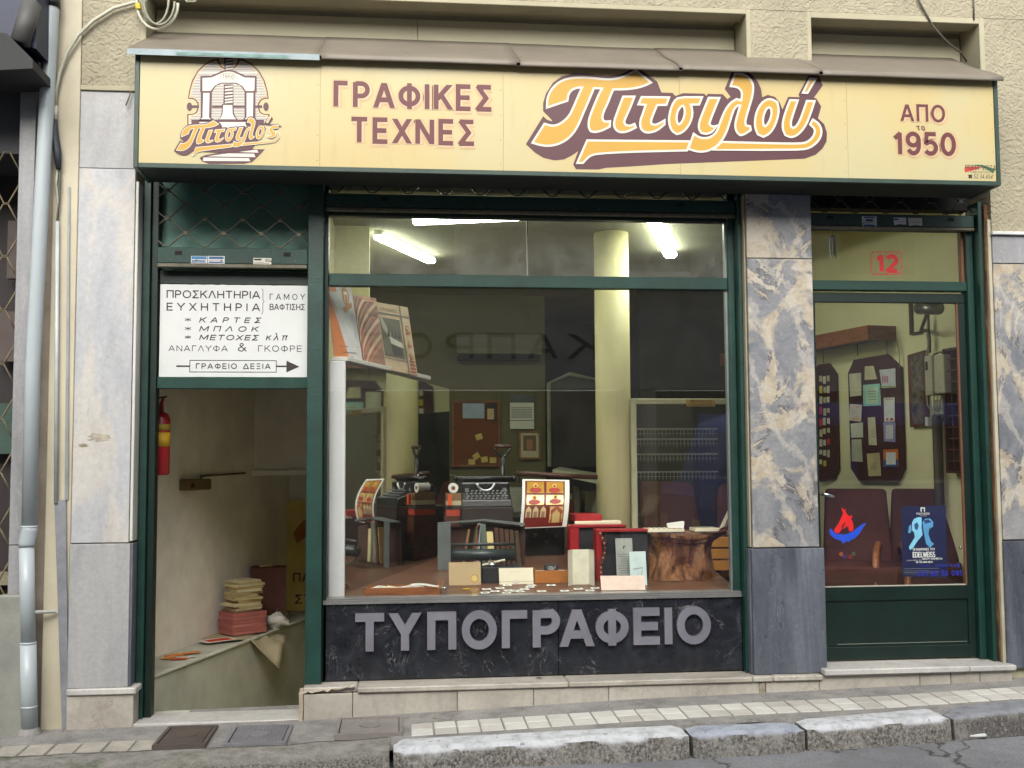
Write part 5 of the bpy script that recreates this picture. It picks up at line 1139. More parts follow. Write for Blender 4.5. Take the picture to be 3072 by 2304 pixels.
# typewriter
def typewriter(loc, label, rz=0):
    t = thing('typewriter', loc, label, 'typewriter', None, rz); K = 'iron_black'
    MB().hexa([(-.17, -.16, 0), (.17, -.16, 0), (.17, .14, 0), (-.17, .14, 0), (-.165, -.15, .05), (.165, -.15, .05), (.165, .13, .15), (-.165, .13, .15)]).build('body', K, t, local=True, bev=.008, seg=2)
    MB().box(-.165, .165, -.035, .10, .06, .165).build('frame_front', K, t, local=True, bev=.012, seg=2)
    m = MB(); m.tube([(.058*math.cos(a), -.037, .158+.05*math.sin(a)) for a in [math.pi+math.pi*i/10 for i in range(11)]], .009, 6); m.build('type_arc', C(200, 200, 200, rough=.3, metal=.9), t, local=True, smooth=True)
    m = MB().lathe((-.19, .04, .185), [(.02, 0), (.02, .38)], 14, 'x'); m.build('platen', 'iron_black', t, local=True, smooth=True)
    for sx in (-1, 1): MB().lathe((sx*.20-.012, .04, .185), [(.014, 0), (.024, .004), (.024, .02), (.014, .024)], 12, 'x').build('platen_knob', K, t, local=True, smooth=True)
    MB().tube([(-.19, .0, .20), (.19, .0, .20)], .004, 6).build('paper_rail', 'chrome', t, local=True); MB().tube([(-.19, .0, .2), (-.24, -.03, .215)], .004, 6).build('carriage_lever', 'chrome', t, local=True)
    MB().box(.115, .14, -.0375, -.035, .10, .125).build('badge', C(150, 150, 146, rough=.3, metal=.6), t, local=True); MB().box(-.14, -.115, -.0375, -.035, .10, .125).build('badge', C(150, 150, 146, rough=.3, metal=.6), t, local=True)
    k0 = None
    for r_i in range(4):
        for i in range(10):
            x = -.13+i*.0285+(r_i % 2)*.008; y = -.145+r_i*.026; z = .055+r_i*.016
            if k0 is None: k0 = MB().lathe((0, 0, 0), [(.0075, 0), (.0085, .006), (.006, .008)], 8).build('key', C(150, 150, 152, rough=.25), t, local=True); kk = k0
            else: kk = k0.copy(); COL.objects.link(kk)
            kk.location = (x, y, z)
    for sx in (-1, 1): MB().lathe((sx*.09, .06, .168), [(.035, 0), (.035, .012), (.008, .016)], 14).build('ribbon_spool', K, t, local=True)
    return t
zy = P(1457, 1522, 1.0).z
o = MB().box(P(1380, 1600, 1.1).x, P(1535, 1600, 1.1).x, .98, 1.36, pz(1.0)-.02, zy).build('stand', plain((40, 30, 26), .5, .3, 6), bev=.006); tag(o, 'dark brown block stand under the typewriter', 'stand')
typewriter((P(1457, 1522, 1.12).x, 1.15, zy), 'old black typewriter with chrome arc in the middle of the window display')
# lever press (copying press) behind
lx = P(1508, 1450, 1.3).x
lp_ = thing('lever_press', (lx, 1.3, pz(1.3)), 'black cast iron hand press with a D shaped lever handle', 'hand press')
h1 = P(1508, 1372, 1.3)
MB().tube([h1, P(1508, 1440, 1.3), P(1510, 1520, 1.32), P(1530, 1600, 1.34)], [.016, .018, .022, .028], 10).build('lever', 'iron_black', lp_, smooth=True)
a, b, c, d, e = P(1486, 1342, 1.3), P(1486, 1352, 1.3), P(1496, 1362, 1.3), P(1520, 1362, 1.3), P(1530, 1350, 1.3)
MB().tube([P(1485, 1340, 1.3), b, c, P(1508, 1374, 1.3), d, e, P(1531, 1340, 1.3)], .010, 8).build('yoke', 'iron_black', lp_, smooth=True)
MB().tube([P(1483, 1339, 1.3), P(1533, 1339, 1.3)], .014, 10).build('hand_grip', 'wood_dark', lp_, smooth=True)
q = rect(1560, 1550, 1695, 1720, 1.25); MB().box(q[0], q[1], 1.25, 1.6, pz(1.25)-.02, q[3]).build('body', 'iron_black', lp_, bev=.02, seg=2)
q = rect(1500, 1548, 1690, 1568, 1.2); MB().box(q[0], q[1], 1.2, 1.6, q[2], q[3]).build('platen', 'iron_black', lp_, bev=.008)
MB().tube([P(1548, 1420, 1.45), P(1792, 1432, 1.45)], .018, 10).build('roller', 'wood_dark', lp_, smooth=True); MB().box(P(1546, 0, 1.45).x, P(1552, 0, 1.45).x, 1.44, 1.46, P(1550, 1450, 1.45).z, P(1550, 1412, 1.45).z).build('roller_bracket', 'iron_black', lp_)
for u, v in ((1606, 1605), (1640, 1590), (1640, 1625), (1668, 1610)): MB().lathe(P(u, v, 1.25), [(.012, 0), (.010, -.008), (.002, -.01)], 8, 'y').build('bolt', 'iron', lp_)
# curved printed icon sheet
ICO = [C(112, 34, 28, rough=.3), C(206, 160, 70, rough=.25, metal=.3), C(226, 196, 130, rough=.22, metal=.35), C(170, 50, 34, rough=.4), C(196, 130, 60, rough=.35)]
bl, br = P(1559, 1586, 1.02), P(1700, 1580, 1.02); tl, tr = P(1567, 1437, 1.10), P(1708, 1440, 1.10)
def icofr(a, b, d=0):
    p = bl*(1-a)*(1-b)+br*a*(1-b)+tr*a*b+tl*(1-a)*b; p = p.copy(); p.y += -.05*math.sin(b*math.pi)*1.0; return p+Vector((0, -d, 0))
ic = thing('printed_sheet', (bl+br)/2, 'upright curved sheet of small gold and red printed pictures', 'printed sheet')
mb = MB(); mb.grid(lambda a, b: icofr(a, b), 4, 12); o = mb.build('sheet', 'paper', ic); md = o.modifiers.new('t', 'SOLIDIFY'); md.thickness = .002
def gpatch(t, fr, x0, x1, z0, z1, m, d, n=4):
    mb = MB(); mb.grid(lambda a, b: fr(x0+(x1-x0)*a, z0+(z1-z0)*b, d), 2, n); return mb.build('picture', m, t)
gpatch(ic, icofr, .06, .90, .02, .97, ICO[0], .002, 12)
for (x0, x1, z0, z1) in ((.10, .46, .72, .95), (.51, .87, .72, .95), (.10, .46, .48, .68), (.51, .87, .48, .68), (.60, .88, .1, .44)): gpatch(ic, icofr, x0, x1, z0, z1, ICO[2] if z0 < .7 else ICO[1], .004)
def blob(t, fr, cx, cz, rx, rz, m, d, nm='picture'): return MB().poly([[(cx+rx*math.cos(a*.5236), cz+rz*math.sin(a*.5236)) for a in range(12)]], fr, d).build(nm, m, t)
for cx, cz in ((.28, .8), (.68, .8), (.26, .56), (.70, .57)): 
    blob(ic, icofr, cx, cz-.02, .13, .055, ICO[3], .006); blob(ic, icofr, cx, cz+.07, .05, .045, C(226, 180, 90), .0065); blob(ic, icofr, cx, cz+.065, .03, .03, C(150, 84, 50), .007)
for cx in (.15, .30, .46): MB().poly([[(cx-.06, .22), (cx+.06, .22), (cx+.06, .38), (cx, .45), (cx-.06, .38)]], icofr, .004).build('picture', C(226, 206, 150, rough=.25, metal=.3), ic); MB().poly([[(cx-.035, .22), (cx+.035, .22), (cx+.035, .34), (cx-.035, .34)]], icofr, .005).build('picture', C(140, 104, 90), ic)
MB().poly([[(.62, .1), (.66, .1), (.66, .3), (.74, .38), (.82, .3), (.82, .1), (.87, .1), (.87, .36), (.74, .46), (.62, .36)]], icofr, .0055).build('picture', C(150, 70, 40), ic)
# book bin: bent grey sheet arch with books
bb = thing('book_bin', (P(1445, 1702, .9).x, .9, pz(.9)), 'grey folded metal rack full of thin upright books and cards', 'book rack')
Yb = .86
GS = C(112, 118, 116, rough=.4, metal=.3)
def qd(pts, m, t, nm, th=.004): return MB().poly([[(p[0], p[1]) for p in pts]], lambda x, z, d=0: P(x, z, Yb)+Vector((0, -d, 0)), 0, th).build(nm, m, t)
q = rect(1313, 1570, 1352, 1702, Yb); MB().box(q[0], q[1], Yb, Yb+.006, pz(Yb)-.01, q[3]).build('side_plate', GS, bb)
MB().hexa([P(1313, 1572, Yb), P(1450, 1563, Yb), P(1450, 1560, Yb+.085), P(1313, 1570, Yb+.085), P(1313, 1569, Yb), P(1450, 1560, Yb), P(1450, 1557, Yb+.085), P(1313, 1567, Yb+.085)]).build('top_plate', GS, bb)
MB().hexa([P(1450, 1563, Yb), P(1574, 1578, Yb), P(1574, 1576, Yb+.085), P(1450, 1560, Yb+.085), P(1450, 1559, Yb), P(1574, 1571, Yb), P(1574, 1569, Yb+.085), P(1450, 1556, Yb+.085)]).build('top_plate', GS, bb)
q = rect(1313, 1580, 1575, 1700, Yb+.09); MB().box(q[0], q[1], Yb+.088, Yb+.096, pz(Yb+.09), q[3]).build('back_plate', C(60, 34, 28, rough=.5), bb)
def book(u0, v0, u1, v1, lean, col, label, Y=Yb+.012):
    a, b = P(u0, v1, Y), P(u1, v1, Y); mb = MB(); z0b = pz(Y+.06)+.002; h = P(u0, v0, Y).z-z0b
    dz = Vector((lean, 0, h))
    mb.hexa([Vector((a.x, Y, z0b)), Vector((b.x, Y, z0b)), Vector((b.x, Y+.07, z0b)), Vector((a.x, Y+.07, z0b)), Vector((a.x+lean, Y, z0b+h)), Vector((b.x+lean, Y, z0b+h)), Vector((b.x+lean, Y+.07, z0b+h)), Vector((a.x+lean, Y+.07, z0b+h))])
    o = mb.build('book', C(*col, rough=.6), bev=.002); tag(o, label, 'book', 'thin books in the grey rack'); return o
for k, (u0, v0, u1, lean, col, lab) in enumerate(((1386, 1590, 1392, .04, (140, 110, 70), 'thin tan booklet leaning at the near end of the grey rack'), (1405, 1582, 1412, .05, (70, 76, 54), 'dark olive book second in the grey rack'), (1418, 1574, 1428, .03, (150, 84, 56), 'rust brown book in the grey rack'), (1429, 1570, 1438, .01, (150, 150, 160), 'pale lilac book in the grey rack'), (1446, 1572, 1462, -.01, (96, 110, 96), 'grey green book in the grey rack'), (1466, 1596, 1486, -.015, (214, 196, 140), 'short cream card standing in the grey rack'))):
    book(u0, v0, u1, 1662, lean, col, lab)
for i in range(5): 
    u0 = 1492+i*15; book(u0, 1584+i*2, u0+13, 1662, -.02, (72, 44+i*3, 34), 'dark brown bound volume, %s of five at the far end of the grey rack' % ORD[i])
# framed roller inking device in front of rack
rr = thing('ink_roller', (P(1455, 1700, .7).x, .7, pz(.7)), 'dark cylinder roller on a wire stand in front of the book rack', 'ink roller')
Yr = .66
MB().tube([P(1357, 1664, Yr), P(1546, 1664, Yr)], .037, 18).build('cylinder', C(44, 52, 54, rough=.35), rr, smooth=True); MB().tube([P(1352, 1634, Yr), P(1548, 1632, Yr)], .010, 8).build('bar', C(60, 64, 62, rough=.4, metal=.5), rr, smooth=True)
for u in (1355, 1546): MB().tube([P(u, 1632, Yr), P(u+2, 1690, Yr), P(u+(8 if u < 1400 else 12), 1712, Yr-.06)], .006, 6).build('support', C(60, 64, 62, rough=.4, metal=.5), rr)
q = rect(1445, 1700, 1570, 1742, .50)
o = MB().box(q[0], q[1], .48, .62, pz(.5)-.005, q[3]).build('tin_box', C(34, 38, 38, rough=.4), bev=.006); tag(o, 'low black tin box under the roller, behind the white envelope', 'tin box')
bl_ = thing('desk_bell', P(1478, 1700, .50), 'small chrome desk bell shining on the black tin box', 'bell')
c = P(1478, 1700, .5); MB().lathe((c.x, .53, q[3]), [(.028, 0), (.03, .008), (.024, .022), (.012, .03), (.002, .033)], 16).build('dome', 'chrome', bl_, smooth=True); MB().lathe((c.x-.012, .53, q[3]+.03), [(.004, 0), (.004, .016), (.001, .018)], 8).build('button', 'chrome', bl_)
a, b = P(1448, 1697, .52), P(1515, 1681, .52); o = MB().hexa([a, b, b+Vector((0, .04, 0)), a+Vector((0, .04, 0)), a+Vector((0, 0, .006)), b+Vector((0, 0, .006)), b+Vector((0, .04, .006)), a+Vector((0, .04, .006))]).build('ruler', PC_); tag(o, 'pale ruler lying slanted across the tin box behind the bell', 'ruler')
# paper tray
ub = GP(1094, 1783); ubr = GP(1314, 1783)
tr_ = thing('paper_tray', (ub.x, ub.y, ub.z), 'open wooden galley tray with a heap of white papers, close to the glass', 'tray')
y0 = .215; x0, x1 = P(1094, 1775, y0).x, P(1314, 1775, y0).x; z0 = pz(y0)
MB().box(x0, x1, y0, y0+.012, z0, P(1200, 1763, y0).z).build('front_side', 'wood', tr_, bev=.002); MB().box(x0, x0+.012, y0+.013, y0+.16, z0, z0+.035).build('end_side', 'wood', tr_); MB().box(x0+.013, x1, y0+.15, y0+.16, z0+.02, z0+.05).build('back_side', 'wood', tr_)
MB().box(x0+.013, x1, y0+.013, y0+.149, z0+.012, z0+.016).build('bottom', 'wood_dark', tr_)
MB().hexa([P(1313, 1786, y0), P(1320, 1786, y0), P(1332, 1740, y0+.14), P(1326, 1740, y0+.14), P(1313, 1766, y0), P(1321, 1766, y0), P(1333, 1738, y0+.14), P(1326, 1738, y0+.14)]).build('end_bar', 'wood', tr_); MB().lathe((P(1330, 1765, y0)), [(.012, 0), (.014, .012), (.004, .016)], 12, 'x').build('screw_knob', 'chrome', tr_, smooth=True)
for i in range(9):
    cx = x0+.08+i*.038; cy = y0+.05+random.uniform(0, .05); a = random.uniform(-.5, .5); zz = z0+.028+.0045*i*(1 if i < 5 else .6); mb = MB()
    ca, sa = math.cos(a), math.sin(a); hw, hh = .075, .035
    mb.grid(lambda s_, t_: (cx+(s_-.5)*2*hw*ca-(t_-.5)*2*hh*sa, cy+(s_-.5)*.8*hw*sa+(t_-.5)*2*hh*ca, zz+.010*math.sin(s_*3+i)+.005*t_), 5, 3)
    o = mb.build('paper_sheet', PW_ if i % 3 else PC_, bev=0); o.modifiers.new('t', 'SOLIDIFY').thickness = .0012; tag(o, 'loose white paper in the heap on the wooden tray', 'paper', 'loose papers in the wooden tray')
# standing cards
def card(nm, u0, v0, u1, v1, y, m, label, lean=.03, cat='card', skew=0, grp='stationery cards displayed behind the glass'):
    y = y; a, b = P(u0, v1, y), P(u1, v1, y); zb = pz(y)+.001; h = P((u0+u1)/2, v0, y).z-zb
    o_, ex, ez = Vector((a.x, y, zb)), Vector((1, skew, 0)), Vector((0, lean, h))
    t = thing(nm, ((a.x+b.x)/2, y, zb), label, cat, grp); Wd_ = b.x-a.x; L = ez.length; exn, ezn = ex.normalized(), ez.normalized()
    fr = lambda x, z, d=0: o_+exn*(x*Wd_)+ezn*(z*L)+exn.cross(ezn)*d
    MB().poly([rp(0, 1, 0, 1)], fr, 0, .0015).build('sheet', m, t); return t, fr
yk = GP(1393, 1756).y
t, fr = card('envelope', 1347, 1688, 1443, 1756, yk, 'kraft', 'kraft brown envelope with a round gold seal')
blob(t, fr, .795, .29, .125, .175, C(200, 160, 60, rough=.25, metal=.6), .001, 'seal'); blob(t, fr, .795, .29, .10, .14, C(214, 190, 120, rough=.3, metal=.4), .0014, 'seal')
yk = GP(1550, 1753).y
t, fr = card('envelope', 1498, 1705, 1601, 1753, yk, 'paper_cream', 'ivory folded envelope with a round tab, beside the kraft one')
MB().poly([rp(.0, 1, .15, .165)], fr, .001).build('fold_line', C(90, 80, 70), t); blob(t, fr, .5, .14, .10, .13, C(196, 190, 176), .0012, 'tab')
mb = MB(); 
for k in range(3): ribbon(mb, [(.38+k*.09+.04*math.cos(i*.7), .74+.06*math.sin(i*.7+k)) for i in range(8)], .006, fr, .001)
mb.build('print', C(150, 140, 120), t)
yk = GP(1740, 1758).y
t = thing('folded_card', (P(1740, 0, yk).x, yk, pz(yk)), 'tall white card opened in three folds, standing in the middle', 'card', 'stationery cards displayed behind the glass')
zt_ = P(1740, 1650, yk).z
def pan(u0, y0, u1, y1, m, zt1=0, zt2=0): 
    a, b = P(u0, 1700, y0), P(u1, 1700, y1); mb = MB(); v_ = Vector((0, .0015, 0))
    p = [Vector((a.x, y0, pz(y0))), Vector((b.x, y1, pz(y1)))]; q2 = [Vector((b.x, y1, zt_+zt2)), Vector((a.x, y0, zt_+zt1))]
    mb.hexa([p[0], p[1], p[1]+v_, p[0]+v_, q2[1], q2[0], q2[0]+v_, q2[1]+v_]); mb.build('panel', m, t)
pan(1718, yk+.04, 1766, yk+.04, C(214, 212, 188, rough=.7)); pan(1704, yk-.005, 1718, yk+.04, C(206, 202, 184, rough=.7)); pan(1766, yk+.04, 1783, yk-.01, C(206, 202, 184, rough=.7))
t, fr = card('letter_sheet', 1851, 1616, 1902, 1732, .42, C(150, 156, 148, rough=.9), 'grey green deckle edged sheet with lines of writing', .04)
mb = MB()
for k in range(11): w = .2+.25*random.random(); mb.poly([rp(.5-w, .5+w, .64-k*.052, .648-k*.052)], fr, .001)
for k in range(3): ribbon(mb, [(.5+.08*math.cos(i*.8+k), .8+.03*math.sin(i*.9+k*2)) for i in range(7)], .012, fr, .001)
mb.build('print', C(70, 72, 70), t)
t, fr = card('invitation_card', 1892, 1656, 1943, 1745, .36, C(198, 218, 216, rough=.5), 'pale aqua card with a small violin like drawing', .035, skew=.1)
t['label'] = 'pale aqua card with a small blue scooter like drawing'
ribbon_m = MB(); ribbon(ribbon_m, [(.2, .48), (.55, .5), (.75, .52), (.68, .25), (.6, .08)], .03, fr, .001); ribbon_m.build('print', C(150, 150, 150), t); blob(t, fr, .68, .06, .10, .045, C(50, 64, 96), .0014, 'print')
t, fr = card('envelope', 1804, 1728, 1935, 1772, .26, C(228, 206, 190, rough=.7), 'long pale pink envelope lying on its side against the stump', .03, skew=-.06)
# loose cards on the platform
first = None
kc = -1
for (u, v, a, w) in sorted(((1460, 1769, .1, .05), (1485, 1775, -.3, .045), (1500, 1765, .2, .05), (1455, 1779, .3, .05), (1525, 1772, .4, .05), (1520, 1780, 0, .045), (1545, 1773, -.2, .05), (1560, 1776, .5, .05), (1522, 1757, 0, .055), (1595, 1757, .5, .055), (1590, 1762, -.2, .055), (1653, 1757, 0, .055), (1625, 1775, .2, .05), (1694, 1774, .05, .055), (1735, 1768, 0, .055), (1785, 1765, 0, .055), (1770, 1773, 0, .06), (1838, 1770, 0, .06), (1573, 1769, .1, .05), (1062, 1747, .5, .05))):
    p = GP(u, v); kc += 1
    if first is None:
        first = thing('business_card', (0, 0, 0), 'small white printed card lying on the brown platform just inside the glass', 'card', 'small cards lying on the window platform')
        MB().box(-.027, .027, -.018, .018, 0, .001).build('card', PW_, first, local=True); MB().poly([rp(-.012, .012, -.006, .008)], lambda x, z, d=0: Vector((x, z, d)), .0013).build('print', C(110, 104, 96), first, local=True); c_ = first
    else: c_ = copy_tree(first)
    c_['label'] = 'small folded white slip behind the wooden paper tray' if kc == 0 else ORD[kc-1]+' small printed card along the glass, counted from the paper tray'
    c_.location = (p.x, min(p.y, 1.2), pz(p.y)+.001+random.uniform(0, .002)); c_.rotation_euler = (math.atan(PSL), 0, a)
p = GP(1400, 1767); o = MB().lathe((p.x, p.y, pz(p.y)), [(.026, 0), (.024, .003), (.001, .004)], 12).build('yellow_tag', C(196, 160, 30)); tag(o, 'small yellow oval tag lying beside the kraft envelope', 'tag')
# wooden box with monogram block
q = rect(1604, 1712, 1705, 1748, .46)
t = thing('wooden_box', ((q[0]+q[1])/2, .46, pz(.46)), 'shallow orange brown wooden box with printed slips', 'box'); zb = pz(.46)
MB().box(q[0], q[1], .46, .475, zb, q[3]).build('front', C(170, 106, 44, rough=.45), t, bev=.002); MB().box(q[0], q[0]+.012, .476, .62, zb, q[3]+.01).build('side', C(150, 92, 40, rough=.45), t); MB().box(q[0]+.013, q[1], .476, .62, zb, q[3]-.012).build('filling', C(178, 182, 190), t)
q2 = rect(1634, 1692, 1675, 1716, .52); o = MB().box(q2[0], q2[1], .52, .56, q[3]-.012, q2[3]).build('type_block', C(52, 48, 46, rough=.4), None, bev=.004); tag(o, 'small dark block with a white looped monogram on the wooden box', 'block')
mb = MB(); cc = ((q2[0]+q2[1])/2, (q[3]-.012+q2[3])/2)
for k in range(3): ribbon(mb, [(cc[0]-.012+k*.012+.011*math.cos(i*.6+k), cc[1]+.010*math.sin(i*.6+k*1.3)) for i in range(10)], .0022, fY(.519), k*.0002)
w_ = mb.build('monogram', 'white', o)
# red and black boxes with ribbons
RD = plain((150, 22, 30), .45, .12, 8, name='red_card'); VEL = C(24, 24, 34, rough=.7)
def giftbox(u0, v0, u1, v1, y, dpt, label, rimw=.012):
    q = rect(u0, v0, u1, v1, y); t = thing('presentation_box', ((q[0]+q[1])/2, y, pz(y)), label, 'box', 'red and black presentation boxes')
    z0 = max(pz(y+.02), q[2]) if q[2] < .9 else q[2]; z0 = pz(y)+.001 if v1 > 1690 else z0
    MB().box(q[0], q[0]+rimw*2.5, y, y+dpt, z0, q[3]-.002).build('side', RD, t, bev=.003); MB().box(q[0], q[1], y-.004, y+dpt, q[3]-.001, q[3]+.014).build('lid_edge', RD, t, bev=.002)
    MB().box(q[0]+rimw*2.5+.001, q[1], y+.02, y+dpt, z0, q[3]-.002).build('velvet_face', VEL, t); return t, q
giftbox(1790, 1595, 1945, 1728, .48, .12, 'red rimmed black box with a bead cord, behind the deckle edged sheet', .014)
q = rect(1708, 1582, 1735, 1700, .64)
giftbox(1710, 1582, 1880, 1700, .68, .13, 'red and black presentation box behind the tall three fold card', .024)
q = rect(1725, 1544, 1807, 1566, .95); o = MB().box(q[0], q[1], .95, 1.2, q[2], q[3]).build('red_book', RD, bev=.004); tag(o, 'red case lying at the top of the pile of boxes', 'case')
zq = q[2]
q = rect(1706, 1556, 1865, 1580, .82); o = MB().hexa([P(1724, 1575, .82), P(1862, 1572, .82), P(1862, 1568, 1.0), P(1724, 1570, 1.0), P(1724, 1567, .82), P(1864, 1562, .82), P(1845, 1560, 1.0), P(1724, 1562, 1.0)]).build('white_box', PC_, bev=.002); tag(o, 'flat off-white box lid between the red case and the black box', 'box')
o = MB().box(rect(1700, 1500, 1870, 1600, .97)[0]+.06, rect(1700, 1500, 1870, 1600, .97)[1]-.03, .95, 1.22, pz(.95), zq-.002).build('carton', C(60, 30, 28)); tag(o, 'dark carton carrying the red case, behind the presentation boxes', 'box')
bd = thing('bead_cord', P(1804, 1600, .45), 'string of dark red and amber beads hanging over the black box', 'beads')
for k in range(26):
    a = k/25; u = 1800+10*math.sin(a*5)+a*14; v = 1600+a*122; p = P(u, v, .455-.03*a)
    MB().lathe(p, [(.001, -.007), (.006, -.004), (.0075, 0), (.006, .004), (.001, .007)], 8).build('bead', C(110, 30, 30, rough=.25) if k % 3 else C(170, 130, 80, rough=.3), bd, smooth=True)
for k in range(18):
    a = k/17; p = P(1812+8*math.sin(a*4+1), 1602+a*90, .445-.02*a); MB().lathe(p, [(.001, -.006), (.005, -.003), (.006, 0), (.005, .003), (.001, .006)], 8).build('bead', C(60, 30, 28, rough=.25), bd, smooth=True)
# tree stump
st = thing('tree_stump', (P(2035, 1760, .6).x, .60, pz(.6)), 'knotted brown tree stump used as a small table', 'tree stump')
cu = P(2035, 1700, .58); zt_s = P(2035, 1592, .58).z; H = zt_s-pz(.56); wl = (P(2150, 1650, .58).x-P(1938, 1650, .58).x)/2
def stump(a, b):
    th = a*2*math.pi; z = pz(.56)-.01+H*b; r = wl*(.98+.14*(b-.45)**2+(.06 if b > .9 else 0))
    r *= 1+.26*noise.noise((math.cos(th)*1.9, math.sin(th)*1.9, b*1.3+4))+.16*noise.noise((math.cos(th)*4, math.sin(th)*4, b*2.5))+.045*math.sin(th*6+b*2.5)+.09*max(0, math.cos(th-.3))*(b > .8)
    legs = .20*math.cos(3*(th-4.1))*max(0, .75-b)**1.2; r *= 1+legs
    r *= 1-.40*math.exp(-((th-4.78)**2)/.09-((b-.28)**2)/.05)-.16*math.exp(-((th-4.25)**2)/.03-((b-.62)**2)/.05)-.10*math.exp(-((b-.62)**2)/.05)
    r *= 1+.22*math.exp(-((th-(6.1))**2)/.2-((b-.95)**2)/.02)
    z += H*.05*math.sin(th*2+1)*(b > .8)
    return (cu.x+r*math.cos(th), .62+.85*r*math.sin(th), z)
mb = MB(); mb.grid(stump, 110, 40); k = len(mb.v); 
s = NT('gnarled_wood'); co = s.coord((1, 1, .3), False); f = s.noise(co, 11, 10, .74, 1.2)
col = s.ramp(f, [(.36, (34, 20, 14)), (.46, (110, 66, 36)), (.55, (152, 104, 60)), (.62, (110, 78, 54)), (.74, (186, 166, 142))]); b1 = s.bump(s.noise(co, 30, 8, .7, 1), .9, .02)
M_['stump'] = s.fin(col, .5, b1); mb.build('trunk', 'stump', st, smooth=True)
mb = MB(); mb.lathe((cu.x, .62, zt_s-.015), [(wl*.86, -.02), (wl*.86, .004), (.001, .006)], 40); mb.build('cut_top', C(120, 84, 56, rough=.6), st, jit=.004)
def flatbook(u0, v0, u1, v1, y, dep, label, col, nm='book', lift=None):
    q = rect(u0, v0, u1, v1, y); z = zt_s-.006; t = thing(nm, ((q[0]+q[1])/2, y, z), label, 'sample book', 'sample books lying on the tree stump'); h = .026
    MB().box(q[0], q[1], y, y+dep, z, z+h*.25).build('cover', C(*col), t); MB().box(q[0]+.003, q[1]-.003, y+.003, y+dep-.003, z+h*.25, z+h).build('pages', PC_, t)
    for i in range(7): x = q[0]+.012+i*(q[1]-q[0])/7.3; MB().box(x, x+.008, y+.02, y+dep-.02, z+h, z+h+.0015).build('print', C(60, 56, 52), t)
    return t, q, z+h
t, q, z = flatbook(1943, 1588, 2055, 1600, .47, .14, 'open sample book with a grey spine on the near half of the stump', (70, 68, 62))
mb = MB(); mb.hexa([(q[1]-.10, .50, z+.003), (q[1]-.005, .48, z+.003), (q[1]-.005, .54, z+.003), (q[1]-.09, .56, z+.003), (q[1]-.11, .50, z+.03), (q[1]-.0, .48, z+.042), (q[1]-.0, .52, z+.044), (q[1]-.09, .54, z+.032)]); o = mb.build('folded_note', 'paper'); tag(o, 'folded white note standing on the open sample book', 'note')
t, q, z = flatbook(2085, 1575, 2160, 1590, .48, .15, 'thick sample book opened against the window frame, on the far half of the stump', (120, 104, 78))
o = MB().hexa([P(2156, 1588, .40), P(2172, 1580, .40), P(2172, 1580, .55), P(2156, 1588, .55), P(2190, 1516, .40), P(2200, 1520, .40), P(2200, 1520, .55), P(2190, 1516, .55)]).build('raised_cover', PC_, t)
MB().hexa([P(2172, 1581, .40), P(2180, 1581, .40), P(2180, 1581, .55), P(2172, 1581, .55), P(2200, 1528, .40), P(2204, 1532, .40), P(2204, 1532, .55), P(2200, 1528, .55)]).build('raised_cover', C(140, 120, 86), t)
# yellow drawers behind the stump
q = rect(2150, 1615, 2230, 1720, 1.25)
t = thing('drawer_unit', ((q[0]+q[1])/2, 1.3, .7), 'small yellow wooden drawer unit behind the stump', 'drawers')
MB().box(q[0]-.1, q[1]+.1, 1.27, 1.40, pz(1.27), q[3]).build('case', C(90, 58, 26), t)
for k in range(3): zz = q[2]+.02+(q[3]-q[2])*k/3; MB().box(q[0]-.09, q[1]+.09, 1.25, 1.268, zz, zz+(q[3]-q[2])/3-.012).build('drawer', C(184, 126, 48, rough=.4), t, bev=.003); 
# orange thing and roll beside typewriter
t = thing('paper_roll', P(1362, 1470, 1.2), 'white paper roll with brown core left standing on the book pile beside the typewriter', 'paper roll')
t['label'] = 'white paper roll with a brown core on the small pile beside the typewriter'
c = P(1360, 1464, 1.12); mb = MB(); mb.lathe((c.x, 1.12, c.z), [(.033, 0), (.033, .09)], 18, 'y'); mb.build('roll', PW_, t, smooth=False); MB().lathe((c.x, 1.116, c.z), [(.014, 0), (.014, .004)], 14, 'y').build('core', C(110, 70, 50), t)
zc2 = c.z-.034
for k, (h, col) in enumerate(((.05, (120, 90, 60)), (.03, (190, 176, 140)), (.03, (60, 50, 44)), (.04, (170, 60, 40)))):
    o = MB().box(c.x-.05, c.x+.05, 1.08, 1.24, zc2-h, zc2-.001).build('carton', C(*col)); tag(o, ['tan carton directly under the paper roll', 'cream carton second under the paper roll', 'dark carton third under the paper roll', 'red carton at the bottom under the paper roll'][k], 'carton', 'stacked cartons beside the typewriter'); zc2 -= h
o = MB().box(c.x-.06, c.x+.06, 1.07, 1.25, pz(1.07)-.01, zc2-.001).build('plinth', 'wood_dark'); tag(o, 'dark wooden plinth carrying the pile of cartons', 'plinth')
o = MB().box(P(1341, 0, 1.05).x, P(1352, 0, 1.05).x, 1.04, 1.06, P(1345, 1516, 1.05).z, P(1345, 1484, 1.05).z).build('orange_tube', C(214, 84, 30)); tag(o, 'orange glue tube standing next to the pile of cartons', 'tube')

